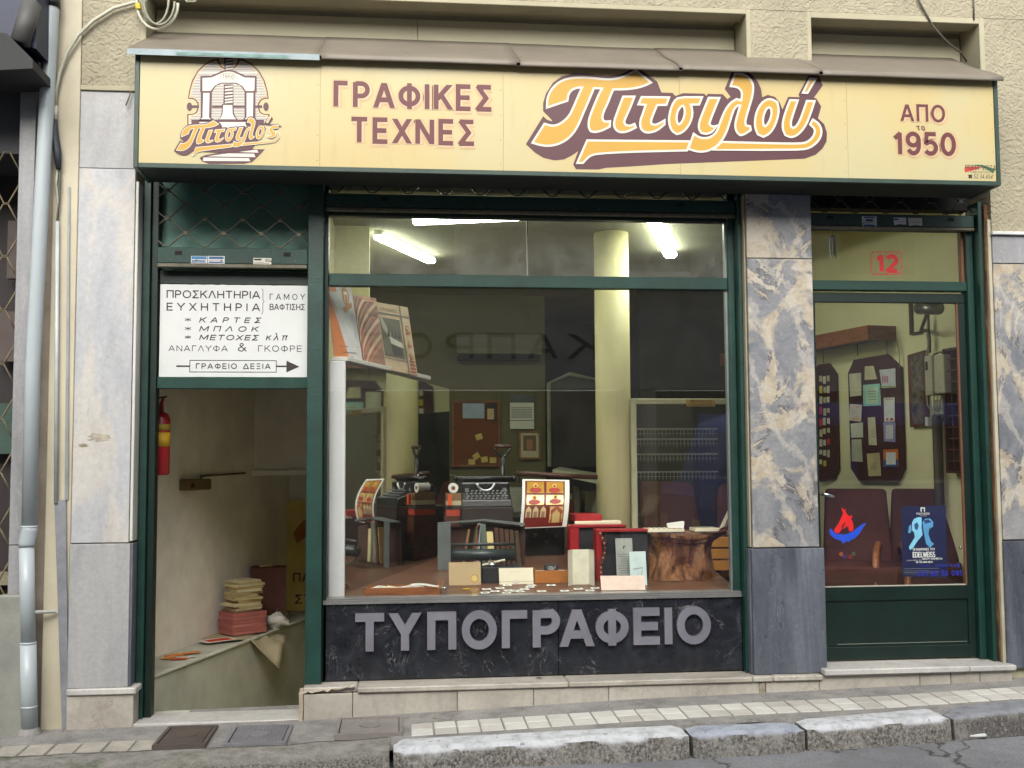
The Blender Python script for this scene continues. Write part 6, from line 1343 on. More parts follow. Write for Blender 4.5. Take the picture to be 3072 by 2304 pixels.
# ================================================================== STAIRWELL behind the left doorway
STW = plain((236, 230, 222), .85, .16, 2.4, bump=.4, bsc=9, name='stained_stair_wall'); LDG = plain((186, 186, 172), .7, .2, 3, bump=.2, bsc=20, name='grey_green_ledge')
sr = struct('stairwell', (-1, 1.5, 0))
def qx(x, D0, x0_, d=.325): return x0_+(x-D0)*d
def LW(D): return -1.593+.325*(D-7.13)        # left wall
def FE(D): return -1.44+.31*(D-6.45)          # front edge of the ledge
def Y_(D): return D-6.2
mb = MB(); a, b = 6.35, 9.6
mb.hexa([(LW(a)-.1, Y_(a), -1.5), (LW(a), Y_(a), -1.5), (LW(b), Y_(b), -1.5), (LW(b)-.1, Y_(b), -1.5), (LW(a)-.1, Y_(a), 3.0), (LW(a), Y_(a), 3.0), (LW(b), Y_(b), 3.0), (LW(b)-.1, Y_(b), 3.0)]); mb.build('wall_left', STW, sr)
MB().box(-1.3, -.531, 2.36, 2.5, 1.335, 3.0).build('wall_back', STW, sr); MB().box(-1.3, -.531, 2.33, 2.358, 1.335, 1.375).build('wall_ledge', STW, sr)
MB().box(-1.3, -.531, 3.0, 3.1, -1.5, 1.5).build('wall_recess', STW, sr); MB().box(-1.95, -.531, .31, 3.1, 3.001, 3.06).build('ceiling', STW, sr)
mb = MB(); a, b, h = 6.44, 9.1, .2
mb.hexa([(LW(a)+.001, Y_(a), -1.2), (FE(a), Y_(a), -1.2), (FE(b), Y_(b), -1.2), (LW(b)+.001, Y_(b), -1.2), (LW(a)+.001, Y_(a), h), (FE(a), Y_(a), h), (FE(b), Y_(b), h), (LW(b)+.001, Y_(b), h)]); mb.build('stair_ledge', LDG, sr, bev=.008)
mb = MB(); mb.hexa([(FE(a)-.02, Y_(a), h+.001), (FE(a)+.014, Y_(a), h+.001), (FE(b)+.014, Y_(b), h+.001), (FE(b)-.02, Y_(b), h+.001), (FE(a)-.02, Y_(a), h+.018), (FE(a)+.014, Y_(a), h+.018), (FE(b)+.014, Y_(b), h+.018), (FE(b)-.02, Y_(b), h+.018)]); mb.build('ledge_nosing', LDG, sr, bev=.004)
MB().box(-1.55, -1.2, .22, .3, -.2, .018).build('landing', LDG, sr)
MB().box(-1.40, -.535, .241, .33, -.2, .012).build('landing', LDG, sr)
for k in range(8):
    D = 6.535+k*.24; mb = MB(); z = -.15-.15*k
    mb.box(FE(D)+.01, -.536, Y_(D), Y_(D)+.28, z-.2, z).build('stair_tread', plain((84, 84, 74), .8, .3, 6), sr, bev=.006)
MB().box(-1.9, -.536, 2.2, 3.0, -1.6, -1.45).build('floor', LDG, sr)
# fire extinguisher
p = P(481, 1425, .42); fe = thing('fire_extinguisher', (p.x, .42, p.z), 'red fire extinguisher with a yellow band, half hidden by the left door jamb', 'fire extinguisher')
RX = plain((150, 26, 34), .35, .08, 6, name='red_enamel'); Hh = P(481, 1235, .42).z-p.z
MB().lathe(p, [(.045, 0), (.053, .01), (.053, Hh*.88), (.04, Hh*.96), (.016, Hh)], 20).build('cylinder', RX, fe, smooth=True)
zb0, zb1 = P(481, 1340, .42).z-p.z, P(481, 1298, .42).z-p.z; MB().lathe(p, [(.0545, zb0), (.0545, zb1)], 20).build('band', C(190, 150, 30), fe, smooth=True); MB().lathe(p, [(.0545, zb1+.012), (.0545, zb1+.05)], 20).build('band', C(150, 130, 40), fe, smooth=True)
MB().tube([p+Vector((0, 0, Hh)), p+Vector((0, 0, Hh+.05)), p+Vector((.01, 0, Hh+.085))], [.014, .012, .008], 8).build('valve', RX, fe); MB().tube([p+Vector((-.03, 0, Hh+.08)), p+Vector((.03, 0, Hh+.09))], .006, 6).build('lever', 'iron_black', fe)
# electric box on the wall
t_ = (573-1200)/3243; c = P(573, 1455, 1.35); D = 7.6
c = PV(573, 1455, Vector((LW(7.13), Y_(7.13), 0)), Vector((.325, 1, 0)).normalized())
eb = thing('junction_box', c, 'brownish electric junction box high on the stairwell wall, below the fire extinguisher height', 'electric box', rz=math.atan2(1, .325)); eb['label'] = 'brown electric junction box on the stairwell wall'
MB().box(-.16, .16, -.07, 0, -.035, .04).build('cover', C(110, 92, 60), eb, local=True, bev=.006); MB().box(-.13, -.09, -.074, -.071, -.015, .015).build('switch', C(60, 40, 30), eb, local=True)
MB().tube([(.1, -.02, .04), (.1, -.02, .06), (.8, -.01, .07)], .008, 6).build('wire', C(90, 80, 70), eb, local=True)
# wall cable line
q = P(925, 1437, 2.33)
# yellow board
q = rect(858, 1500, 985, 1833, 2.97); yb = thing('yellow_board', ((q[0]+q[1])/2, 2.97, q[2]), 'dull yellow sign board with dark Greek capitals, half hidden by the green post', 'sign')
MB().box(q[0], q[1], 2.97, 2.985, q[2], q[3]).build('panel', C(222, 198, 116, rough=.5), yb)
mb = MB(); k = 2.16
for t_, (xa, y0, xb, y1) in (('ΠΑ', (1900, 395, 2010, 450)), ('ΣΤ', (1912, 535, 2020, 592))):
    text(mb, t_, rect(xa/k, 1536+y0/k, xb/k, 1536+y1/k, 2.97), fY(2.97), .001, .15, gap=.16)
mb.build('lettering', 'ink', yb)
mb = MB(); mb.poly([[(lambda p_: (p_.x, p_.z))(P(x/k, 1536+y/k, 2.97)) for x, y in ((1900, 140), (1930, 95), (1960, 60), (1990, 40), (2040, 100), (2000, 150), (1925, 205))]], fY(2.97), .001); mb.build('picture', C(180, 110, 40), yb)
# stack on the ledge
cx, cy = -1.12, 1.78; ang = rad(38)
def rbox(nm, x, y, z, w, d_, h, a, m, label, cat, grp, bev=.002):
    t = MB().box(-w/2, w/2, -d_/2, d_/2, 0, h).build(nm, m, None, local=True, bev=bev); t.location = (x, y, z); t.rotation_euler[2] = a; tag(t, label, cat, grp); return t
z = .218; PK = [C(172, 104, 96, rough=.8), C(160, 92, 86, rough=.8)]
bc = MB(); bc.grid(lambda a, b: (cx-.24+.62*a*.85, cy-.25+.42*b, .2205+.003*noise.noise((a*5, b*5, 1))-max(0, a-.62)*.45*(1.2-b)-(.03*math.sin(b*9) if a > .7 else 0)), 16, 10)
o = bc.build('cloth', plain((170, 160, 134), .9, .12, 6), smooth=True); o.modifiers.new('t', 'SOLIDIFY').thickness = .003; tag(o, 'cream cloth hanging over the ledge under the paper piles', 'cloth')
z = .228
for k in range(6):
    rbox('paper_ream', cx+random.uniform(-.004, .004), cy, z, .27, .20, .024, ang+random.uniform(-.02, .02), PK[k % 2], 'salmon pink bundle of paper, %s in the pink pile' % ['lowest', 'second from the bottom', 'third from the bottom', 'fourth from the bottom', 'fifth from the bottom', 'topmost'][k], 'paper bundle', 'pink paper bundles on the stair ledge'); z += .0255
for k in range(13):
    h = random.choice([.012, .016, .02]); w = .20+random.uniform(-.02, .035); lab = ['lowest', 'second', 'third', 'fourth', 'fifth', 'sixth', 'seventh', 'eighth', 'ninth', 'tenth', 'eleventh', 'twelfth', 'topmost'][k]
    rbox('booklet', cx+.0+random.uniform(-.012, .012), cy+random.uniform(-.01, .01), z, w, .17, h, ang+random.uniform(-.15, .15), C(*random.choice([(176, 160, 116), (150, 128, 88), (196, 184, 148), (130, 100, 74), (168, 146, 96)]), rough=.85), 'tan booklet in the uneven pile over the pink paper, %s from below' % lab if k < 12 else 'tan booklet on the very top of the uneven pile', 'booklet', 'tan booklets on the pink paper'); z += h+.001
rbox('carton', -1.0, 2.30, .202, .26, .2, .44, .1, C(84, 46, 36, rough=.7), 'dark red brown carton standing behind the paper piles', 'carton', None)
rbox('small_box', -1.02, 2.26, .644, .10, .06, .02, .3, C(150, 130, 90), 'small flat box lying on the dark red carton', 'box', None)
mb = MB(); c = P(832, 1848, 2.0)
mb.grid(lambda a, b: (c.x+.07*math.sin(b*math.pi)*math.cos(a*2*math.pi)*(1+1.1*noise.noise((math.cos(a*6.28)*2, math.sin(a*6.28)*2+b*5, 1))), 2.0+.05*math.sin(b*math.pi)*math.sin(a*2*math.pi), .21+.13*b+.05*noise.noise((math.cos(a*6.28)*1.6, b*5, 5))), 16, 9)
o = mb.build('plastic_bag', C(206, 204, 196, rough=.4), smooth=True); tag(o, 'crumpled white plastic bag beside the paper piles', 'bag')
def leaflet(u, v, w, d_, a, col, label, pr=None, z=.2195):
    p = G(u, v, z); t = thing('leaflet', p, label, 'leaflet', 'leaflets on the stair ledge', rz=a)
    MB().box(-w/2, w/2, -d_/2, d_/2, 0, .0015).build('sheet', C(*col, rough=.5), t, local=True)
    if pr: MB().poly([rp(-w*.35, w*.35, -d_*.3, d_*.3)], lambda x, y, d=0: Vector((x, y, d)), .002).build('print', C(*pr), t, local=True)
leaflet(655, 1920, .24, .15, .6, (214, 206, 190), 'white leaflet with a red orange print near the paper piles', (206, 60, 34))
leaflet(620, 1916, .16, .12, .9, (200, 196, 184), 'pale sheet under the wall beside the red leaflet', z=.203)
for k, (u, v, a, col) in enumerate(((520, 1966, .3, (220, 110, 30)), (545, 1962, -.4, (226, 160, 60)), (560, 1972, .8, (214, 206, 196)), (535, 1976, .1, (206, 80, 30)), (505, 1972, 1.0, (226, 150, 50)), (575, 1958, .5, (222, 120, 40)))):
    leaflet(u, v, .11, .05, a, col, ['orange leaflet in the scattered heap by the jamb', 'yellow leaflet leaning out of the scattered heap', 'white leaflet in the scattered heap', 'red orange leaflet at the front of the heap', 'amber leaflet next to the jamb', 'orange leaflet at the far end of the heap'][k], z=.202+.002*k)

# ================================================================== RIGHT WALL of the shop: boards seen through the door
EX = -Wd; ON = Vector((-.98, -.196, 0)).normalized()
def WP(u, v, off=.02): return PV(u, v, Wo+ON*off, Wd)
def wrect(u0, v0, u1, v1, off=.02):
    def ac(u, v): p = WP(u, v, off); return ((p-Wo).dot(EX), p.z)
    a, b = ac(u0, v0), ac(u1, v1); c, d = ac(u0, v1), ac(u1, v0); return ((a[0]+c[0])/2, (b[0]+d[0])/2, (c[1]+b[1])/2, (a[1]+d[1])/2)
def WF(off=.02): return lambda x, z, d=0: Wo+EX*x+Vector((0, 0, z))+ON*(off+d)
def wquad(pts, off): return [(((WP(u, v, off)-Wo).dot(EX)), WP(u, v, off).z) for u, v in pts]
def z4(x, y): return (2430+x/2.8604, 870+y/2.8604)
PLUM = plain((66, 26, 36), .55, .15, 4, name='plum_board')
def wthing(nm, u, v, label, cat, grp=None, off=.02):
    return thing(nm, WP(u, v, off), label, cat, grp)
def wpoly(t, pts, m, off, th=.003, nm='sheet', zoom=True):
    q = wquad([z4(*p) for p in pts] if zoom else pts, off); return MB().poly([q], WF(off), 0, th).build(nm, m, t)
b2 = wthing('display_board', 2630, 1435, 'dark plum eight sided board full of sample cards, hanging from chains', 'display board')
wpoly(b2, [(325, 715), (375, 600), (650, 552), (770, 665), (800, 1525), (745, 1650), (420, 1640), (350, 1530)], PLUM, .035, .03, 'panel')
b1 = wthing('display_board', 2470, 1430, 'farther plum eight sided board with small tags, cut by the marble pillar', 'display board')
wpoly(b1, [(20, 700), (70, 640), (150, 630), (215, 720), (235, 1535), (190, 1625), (90, 1650), (20, 1560)], PLUM, .035, .03, 'panel')
cards = [((335, 720), (437, 710), (440, 905), (343, 915), (204, 200, 176), 'cream card at the top of the plum board, in the column nearest the pillar'),
 ((470, 655), (545, 650), (575, 765), (468, 772), (206, 196, 160), 'curled ivory card hanging at the very top of the plum board'),
 ((595, 685), (732, 672), (735, 835), (617, 842), (206, 206, 214), 'white card with pink drawn figures and a green foot line'),
 ((455, 815), (597, 803), (610, 990), (457, 997), (150, 204, 198), 'aqua bordered certificate card in the middle of the plum board'),
 ((632, 925), (725, 922), (727, 1130), (637, 1130), (216, 216, 214), 'tall white card with small red letters at its foot'),
 ((342, 978), (445, 985), (437, 1130), (332, 1118), (214, 204, 190), 'white card with faint orange flowers, tilted outward'),
 ((348, 1148), (453, 1135), (455, 1265), (353, 1268), (206, 204, 190), 'square off-white card under the orange flower card'),
 ((495, 1095), (558, 1090), (573, 1332), (505, 1330), (206, 200, 170), 'narrow tall cream bookmark in the centre column'),
 ((628, 1135), (733, 1135), (733, 1305), (635, 1298), (150, 140, 180), 'card with a lilac patterned border'),
 ((357, 1283), (440, 1280), (452, 1475), (358, 1470), (200, 198, 172), 'plain cream card lowest in the outer column'),
 ((487, 1405), (595, 1395), (610, 1595), (502, 1598), (204, 190, 142), 'yellowed card pinned at the bottom of the centre column'),
 ((628, 1370), (755, 1365), (760, 1522), (632, 1520), (214, 120, 50), 'card with a bright orange and blue border')]
for k, (a, b, c, d, col, lab) in enumerate(cards):
    u, v = z4(*d); t = wthing('pinned_card', u, v, lab, 'card', 'sample cards pinned on the plum board', .05)
    wpoly(t, [d, c, b, a], C(*col, rough=.7), .042+.001*(k % 3), .0015)
    cxm = (a[0]+c[0])/2; cym = (a[1]+c[1])/2; w = (b[0]-a[0])/2; h = (d[1]-a[1])/2
    def sub(fx0, fx1, fy0, fy1, col2, off=.0475): return wpoly(t, [(cxm+w*fx0, cym+h*fy1), (cxm+w*fx1, cym+h*fy1), (cxm+w*fx1, cym+h*fy0), (cxm+w*fx0, cym+h*fy0)], C(*col2), off, .0005, 'print')
    if k == 3: sub(-.75, .75, -.8, .8, (190, 214, 190)); [sub(-.5, .5, -.4+.25*i, -.34+.25*i, (100, 150, 150), .0485) for i in range(4)]
    if k == 2: [sub(-.7+.3*i, -.55+.3*i, -.3, .5, (200, 120, 130)) for i in range(3)]; sub(-.9, .9, .8, .95, (150, 180, 110))
    if k == 8: sub(-.6, .6, -.75, .7, (196, 200, 206))
    if k == 11: sub(-.95, .95, .1, .95, (50, 86, 150)); sub(-.65, .65, -.7, .7, (224, 224, 224), .0485)
    if k == 4: sub(-.6, -.2, .7, .9, (200, 110, 60)); sub(.2, .7, .7, .9, (190, 50, 44)); sub(-.8, .8, -.92, -.86, (170, 120, 110))
    if k == 5: sub(-.6, .5, .6, .85, (222, 170, 110)); sub(0, .7, -.8, -.6, (214, 170, 180))
    if k in (7, 10): [sub(-.5, .5, -.1+.22*i, -.07+.22*i, (130, 124, 100)) for i in range(3)]
for k in range(26):
    x = 92+(k % 3)*32+random.uniform(-3, 3); y = 740+(k//3)*90+random.uniform(-8, 8); h = random.choice([36, 46, 60]); w = 12
    wpoly(b1, [(x-w, y+h), (x+w, y+h+3), (x+w, y-3), (x-w, y)], C(*random.choice([(206, 200, 176), (214, 210, 200), (196, 188, 150), (206, 60, 60), (214, 206, 196), (214, 190, 60), (206, 160, 160)])), .042+.001*(k % 2), .001, 'tag')
# wooden valance (corner, end face) with chains
va = thing('wooden_pelmet', WP(2640, 1010), 'orange brown wooden pelmet box high on the yellow wall', 'pelmet')
pr = .26; dirv = EX
e1 = WP(2689, 1010, .0); s_end = (e1-Wo).dot(EX); zt1, zb1 = WP(2689, 978, 0).z, WP(2689, 1022, 0).z
def WB(a0, a1, o0, o1, z0, z1): return [Wo+EX*a+ON*o+Vector((0, 0, z)) for z in (z0, z1) for a, o in ((a0, o1), (a1, o1), (a1, o0), (a0, o0))]
MB().hexa(WB(s_end-2.4, s_end, pr-.02, pr, zb1, zt1)).build('front_board', 'wood', va, bev=.002); MB().hexa(WB(s_end-.02, s_end-.0005, .0, pr-.021, zb1, zt1)).build('end_board', 'wood', va, bev=.002)
MB().hexa(WB(s_end-2.4, s_end-.021, .0, pr-.021, zb1+.02, zb1+.03)).build('bottom_board', 'wood_dark', va)
for u0, v0, v1 in ((2572, 1030, 1068), (2660, 1018, 1063), (2470, 1040, 1090)): 
    a, b = WP(u0, v0, .04), WP(u0+1, v1, .04); o = MB().tube([a, b], .004, 5).build('chain', 'iron'); tag(o, {2572: 'far chain holding the plum board with sample cards', 2660: 'near chain holding the plum board with sample cards', 2470: 'chain holding the farther plum board'}[u0], 'chain', 'chains of the display boards')
# wall cable and switch plate
o = MB().tube([WP(2688, 1010, .03), WP(2698, 1060, .03), WP(2700, 1120, .03), WP(2699, 1160, .03)], .004, 5).build('wall_cable', C(150, 140, 110)); tag(o, 'thin cable hanging from the pelmet end to a small switch', 'cable')
q = wrect(2694, 1158, 2705, 1184, .02); o = MB().poly([rp(*q)], WF(.03), 0, .02).build('switch', C(190, 180, 140)); tag(o, 'small beige hanging switch beside the plum board', 'switch')
# framed picture
fpc = wthing('framed_picture', 2755, 1281, 'tall dark picture in a red brown frame between the plum board and the meter box', 'picture')
wpoly(fpc, [(835, 560), (978, 517), (1003, 1165), (858, 1177)], C(96, 50, 38, rough=.4), .035, .03, 'frame'); 
s = NT('old_print'); s.fin(s.ramp(s.noise(s.coord((1, 1, 1)), 20, 6), [(.35, (50, 44, 40)), (.5, (92, 84, 72)), (.7, (128, 116, 96))]), .4); wpoly(fpc, [(862, 578), (960, 548), (982, 1140), (880, 1150)], s.m, .038, .001, 'picture')
# meter box, pipes and wires
mt = wthing('meter_box', 2790, 1182, 'dusty white electric meter box with wires and a taped pipe below', 'meter box')
WHT = plain((176, 172, 148), .5, .15, 8)
def z4r(x0, y0, x1, y1, off): a, b = z4(x0, y0), z4(x1, y1); return wrect(a[0], a[1], b[0], b[1], off)
q = z4r(985, 560, 1045, 905, .12); MB().hexa(WB(q[0], q[1], .0, .12, q[2], q[3])).build('side_case', WHT, mt, bev=.004)
q = z4r(1055, 555, 1150, 890, .10); MB().hexa(WB(q[0], q[1], .0, .10, q[2], q[3])).build('cover', WHT, mt, bev=.006)
q = z4r(988, 615, 1005, 690, .125); MB().hexa(WB(q[0], q[1], .12, .124, q[2], q[3])).build('window', 'dark', mt)
for i, pts in enumerate((((1000, 560), (1015, 480), (1005, 380), (1010, 250)), ((1030, 540), (1030, 430), (1020, 330), (1015, 200)), ((1060, 555), (1120, 530), (1150, 560)))): MB().tube([WP(*z4(*p), .05) for p in pts], .008 if i < 2 else .006, 6).build('cable', C(60, 58, 54) if i else WHT, mt, smooth=True)
q = z4r(1050, 940, 1140, 1075, .08); MB().hexa(WB(q[0], q[1], .0, .08, q[2], q[3])).build('junction', C(150, 150, 140), mt, bev=.01)
for i in range(5): MB().tube([WP(*z4(1000+i*32, 905), .09), WP(*z4(1010+i*25, 990), .1), WP(*z4(1060+i*10, 1075), .07)], .005, 5).build('wire', WHT, mt)
q = wrect(2786, 1350, 2790, 1360, .06); a, b = WP(2810, 1245, .05), WP(2820, 1780, .05)
o = MB().tube([a, Vector((a.x, a.y, .2))], .034, 12).build('drain_pipe', plain((62, 50, 42), .6, .2, 8), smooth=True); tag(o, 'dark brown vertical pipe below the meter box', 'pipe')
q = z4r(1003, 1090, 1030, 1170, .03); o = MB().hexa(WB(q[0], q[1], .0, .05, q[2], q[3])).build('door_bell', 'white', None, bev=.004); tag(o, 'small glossy white unit beside the foot of the tall picture', 'bell box')
q = z4r(858, 100, 945, 380, .02)
mf = thing('window_frame_on_wall', WP(2745, 1000), 'bare dark frame leaning high on the wall beside the spot lamp', 'frame')
MB().hexa(WB(q[0], q[0]+.015, 0, .03, q[2], q[3])).build('stile', 'wood_dark', mf); MB().hexa(WB(q[0]+.016, q[1], 0, .03, q[2], q[2]+.015)).build('rail', 'wood_dark', mf)
# spot lamp
sp_ = thing('wall_spot_lamp', WP(2790, 935, .3), 'brushed cylindrical lamp on a bracket at the top of the door glass', 'wall lamp')
a, b = PV(2757, 925, Wo+ON*.3, Wd), PV(2817, 925, Wo+ON*.3, Wd); MB().tube([a, b], .045, 18).build('cylinder', plain((120, 120, 116), .35, .1, metal=.7), sp_, smooth=True)
MB().tube([(a+b)/2, PV(2765, 985, Wo+ON*.15, Wd), WP(2763, 990, .0)], .014, 8).build('bracket', 'iron', sp_)
# type case
tc = wthing('type_case', 2860, 1420, 'old dark wooden type case with small compartments, cut by the door frame', 'type case')
qa, qb = 1155, 1420
wq = wquad([z4(x, y) for x, y in ((1155, 497), (1420, 462), (1455, 1600), (1185, 1560))], .06); 
MB().poly([wq], WF(.03), 0, .02).build('back', C(70, 36, 26), tc)
x0, x1 = wq[0][0], wq[1][0]; zb, zt2 = min(wq[2][1], wq[3][1])+.02, max(wq[0][1], wq[1][1])-.01
for b in ((x0, x0+.014, zb, zt2), (x1-.014, x1, zb, zt2), (x0+.0145, x1-.0145, zb, zb+.014), (x0+.0145, x1-.0145, zt2-.014, zt2)): MB().hexa(WB(b[0], b[1], .031, .085, b[2], b[3])).build('rim', 'wood_dark', tc)
for i in range(1, 11): zz = zb+(zt2-zb)*i/11; MB().hexa(WB(x0+.015, x1-.015, .031, .072, zz, zz+.008)).build('shelf', C(86, 46, 32), tc)
for i in range(1, 5): xx = x0+(x1-x0)*i/5; MB().hexa(WB(xx, xx+.005, .031, .068, zb+.015, zt2-.015)).build('divider', C(86, 46, 32), tc)
# wind chime
wc = thing('wind_chime', P(2497, 710, .8), 'small wind chime of grey metal tubes hanging behind the transom glass', 'wind chime')
c = P(2497, 712, .8); MB().lathe(c, [(.024, 0), (.024, .01)], 12).build('disc', 'iron', wc)
for i, (dx, L) in enumerate(((-.018, .12), (-.008, .14), (.004, .12), (.013, .13), (.020, .145))): MB().tube([c+Vector((dx, 0, -.005)), c+Vector((dx, 0, -L))], .0045, 6).build('tube', C(120, 120, 116, rough=.4, metal=.6), wc)
MB().tube([c+Vector((0, 0, .01)), c+Vector((0, 0, .6))], .0012, 4).build('string', 'iron', wc)
# decals on the door glass
def z5(x, y): p = P(2430+x/4.147, 1400+y/4.147, .171); return (p.x, p.z)
FD = fY(.1715)
lg = thing('logo_sticker', P(2545, 1620, .171), 'red and blue emblem with black lettering and coloured rings on the door glass', 'sticker')
R5, B5 = C(206, 26, 30, rough=.5), C(26, 70, 190, rough=.5)
MB().poly([[z5(*p) for p in ((330,830),(300,800),(310,770),(360,700),(395,620),(415,575),(390,520),(400,510),(425,545),(435,522),(447,528),(440,560),(470,600),(500,620),(510,605),(525,608),(528,625),(510,645),(530,680),(542,740),(538,790),(510,808),(480,795),(482,755),(455,740),(425,770),(395,770),(375,810),(350,828))], [z5(*p) for p in ((440,680),(400,735),(390,765),(415,755),(440,700))]], FD, 0).build('emblem', R5, lg)
MB().poly([[z5(*p) for p in ((245,775),(262,768),(285,800),(330,835),(400,845),(470,835),(540,800),(600,750),(650,715),(705,697),(660,760),(620,830),(560,890),(490,925),(478,945),(470,928),(440,930),(425,955),(400,950),(395,925),(330,905),(265,865),(242,820))]], FD, .0004).build('emblem', B5, lg)
m = MB(); a, b = z5(205, 1015), z5(735, 985); text(m, 'ATHENS 2004', (a[0], b[0], a[1], b[1]), FD, 0, .14, slant=.2); m.build('lettering', C(20, 18, 20), lg)['kind'] = 'stuff'
for i, (x, y, c_) in enumerate(((388, 1088, (226, 130, 40)), (425, 1118, (60, 60, 190)), (505, 1122, (190, 50, 40)), (542, 1085, (40, 140, 80)))):
    a = z5(x, y); m = MB(); ribbon(m, [(a[0]+.0085*math.cos(j*.35), a[1]+.0085*math.sin(j*.35)) for j in range(18)], .0024, FD, .0002*i, True); m.build('ring', C(*c_), lg)
po = thing('theatre_poster', P(2770, 1730, .166), 'dark blue theatre poster with two pale blue figures taped inside the door glass', 'poster')
MB().poly([[z5(1142, 495), z5(1697, 483), z5(1712, 1385), z5(1155, 1368)][::-1]], fY(.179), 0, .001).build('sheet', C(16, 22, 62, rough=.5), po)
FP = fY(.1795)
def pb(pts, c_, d): MB().poly([[z5(*p) for p in pts]], fY(.178), d).build('picture', C(*c_, rough=.6), po)
pb(((1275,700),(1300,650),(1350,628),(1395,632),(1395,760),(1408,850),(1340,930),(1290,1010),(1250,1040),(1236,1000),(1280,930),(1310,880),(1300,820),(1275,790)), (130, 200, 232), .0004)
pb(((1225,820),(1240,740),(1262,720),(1270,800),(1250,830)), (90, 160, 200), .0004); pb(((1405,690),(1440,650),(1500,645),(1540,690),(1535,750),(1490,775),(1480,840),(1510,930),(1550,960),(1500,1010),(1450,960),(1430,860),(1415,780)), (86, 156, 206), .0006)
pb(((1300,720),(1340,690),(1360,740),(1340,790),(1312,780)), (40, 80, 130), .0008); pb(((1420,670),(1480,655),(1520,690),(1440,710)), (30, 60, 110), .0008)
m = MB(); WH = C(206, 210, 206)
for t_, x0, y0, x1, y1, w in (('ΟΙ ΚΑΜΠΑΝΕΣ ΤΟΥ', 1287, 1012, 1558, 1045, .18), ('EDELWEISS', 1287, 1060, 1560, 1130, .17), ('ΝΙΚΟΥ ΚΑΡΒΕΛΑ', 1405, 1132, 1650, 1160, .18), ('Η ΡΟΚ ΟΠΕΡΑ ΤΟΥ', 1210, 1158, 1395, 1174, .14), ('ΜΕ ΤΗΝ ΑΝΝΑ ΒΙΣΣΗ', 1325, 1175, 1530, 1200, .16), ('PANTHEON', 1332, 572, 1490, 600, .16), ('Π', 1385, 512, 1432, 560, .3), ('THEATER', 1370, 606, 1455, 618, .14)):
    a, b = z5(x0, y1), z5(x1, y0); text(m, t_, (a[0], b[0], a[1], b[1]), fY(.178), .0012, w, gap=.12)
for y in (1265, 1290, 1310, 1330): a, b = z5(1180, y+6), z5(1490+60*(y % 3), y); m.poly([rp(a[0], b[0], a[1], b[1])], fY(.178), .0012)
m.build('lettering', WH, po)['kind'] = 'stuff'
ph = thing('phone_lettering', P(2840, 1725, .171), 'blue stencilled emergency phone lettering on the door glass over the poster foot', 'lettering')
m = MB(); a, b = z5(1362, 1255), z5(1870, 1210); text(m, 'ΤΗΛ. ΑΝΑΓΚΗΣ', (a[0], b[0], a[1], b[1]), FD, 0, .2, gap=.16); a, b = z5(1330, 1362), z5(1895, 1290); text(m, '693 68 56 095', (a[0], b[0], a[1], b[1]), FD, 0, .18, gap=.16); m.build('lettering', C(34, 44, 150), ph)['kind'] = 'stuff'

# ================================================================== LEFT NEIGHBOUR, pipes and cables
ALB = .80
nf = thing('neighbour_facade', (-3.2, .1, 0), 'neighbouring grey marble shopfront edge at the far left', 'building')
MB().box(-1.94, -1.803, .005, .3, -.2, 7.5).build('corner_strip', plain((204, 196, 172), .6, .14, 2.5, bump=.2), nf, bev=.004)
x0 = P(62, 1100, 0).x; MB().box(-2.03, -1.945, .06, .3, -.2, 7.5).build('recess_strip', plain((176, 164, 148), .8, .25, 5, bump=.4), nf)
slab(-2.12, -2.032, 1.0, 3.66, 'marble_grey', -.02, .1, nf); slab(-2.12, -2.032, 0, .998, 'marble_grey', -.02, .1, nf); slab(-2.12, -2.03, 3.66, 7.5, 'marble_grey', .0, .1, nf)
MB().box(-2.145, -1.99, -.10, -.021, -.2, .74).build('plinth_block', plain((150, 152, 144), .8, .25, 4, bump=.4), nf, bev=.01, sub=1, jit=.004)
MB().box(-6.5, -2.125, .6, .8, -.2, 3.4).build('back_wall', plain((46, 40, 40), .7, .4, 2), nf)
MB().box(-6.5, -2.121, .1, .8, 3.2, 7.5).build('upper_wall', plain((70, 72, 78), .6, .2, 3), nf)
MB().box(-6.5, -2.2, .30, .58, .75, .80).build('shelf', C(150, 146, 120), nf); MB().box(-2.2, -2.165, .28, .32, -.2, 3.2).build('upright', 'iron_black', nf)
for k, (x, z, w, h, col) in enumerate(((-2.30, 2.55, .10, .35, (92, 80, 78)), (-2.32, 2.05, .14, .3, (88, 76, 72)), (-2.36, 1.5, .2, .3, (60, 84, 74)), (-2.3, .3, .1, .4, (130, 96, 60)))):
    MB().box(x-w/2, x+w/2, .5, .55, z, z+h).build('window_picture', C(*col), nf)
ng = thing('lattice_gate', (-2.3, .02, 0), 'rusty diamond lattice gate of the neighbouring shop at the very left edge', 'gate')
for k in range(19):
    m = MB(); zig(m, -2.9, .20, 5, .35+k*.150, .35+k*.150+.142, .03+(.004 if k % 2 else 0), .005, ph=k, xa=-3.2, xb=-2.125); m.build('lattice_wire', plain((120, 108, 84), .6, .3, 12, metal=.3), ng, smooth=True)
aw = thing('folded_awning', (-2.4, -.3, 3.6), 'dark grey folded awning over the neighbouring shop', 'awning')
p0, p1, p2, p3 = P(0, 100, -.45), P(40, 115, -.45), P(100, 170, -.30), P(100, 215, -.30)
m = MB(); YA, YB_ = -.42, -.02
pr = [P(-300, 80, -.40), P(20, 100, -.40), P(98, 178, -.40), P(98, 205, -.40), P(-300, 225, -.40)]
m.poly([[(p.x, p.z) for p in pr]], fY(-.40), 0, .35); m.build('valance', plain((40, 42, 44), .7, .2, 6), aw)
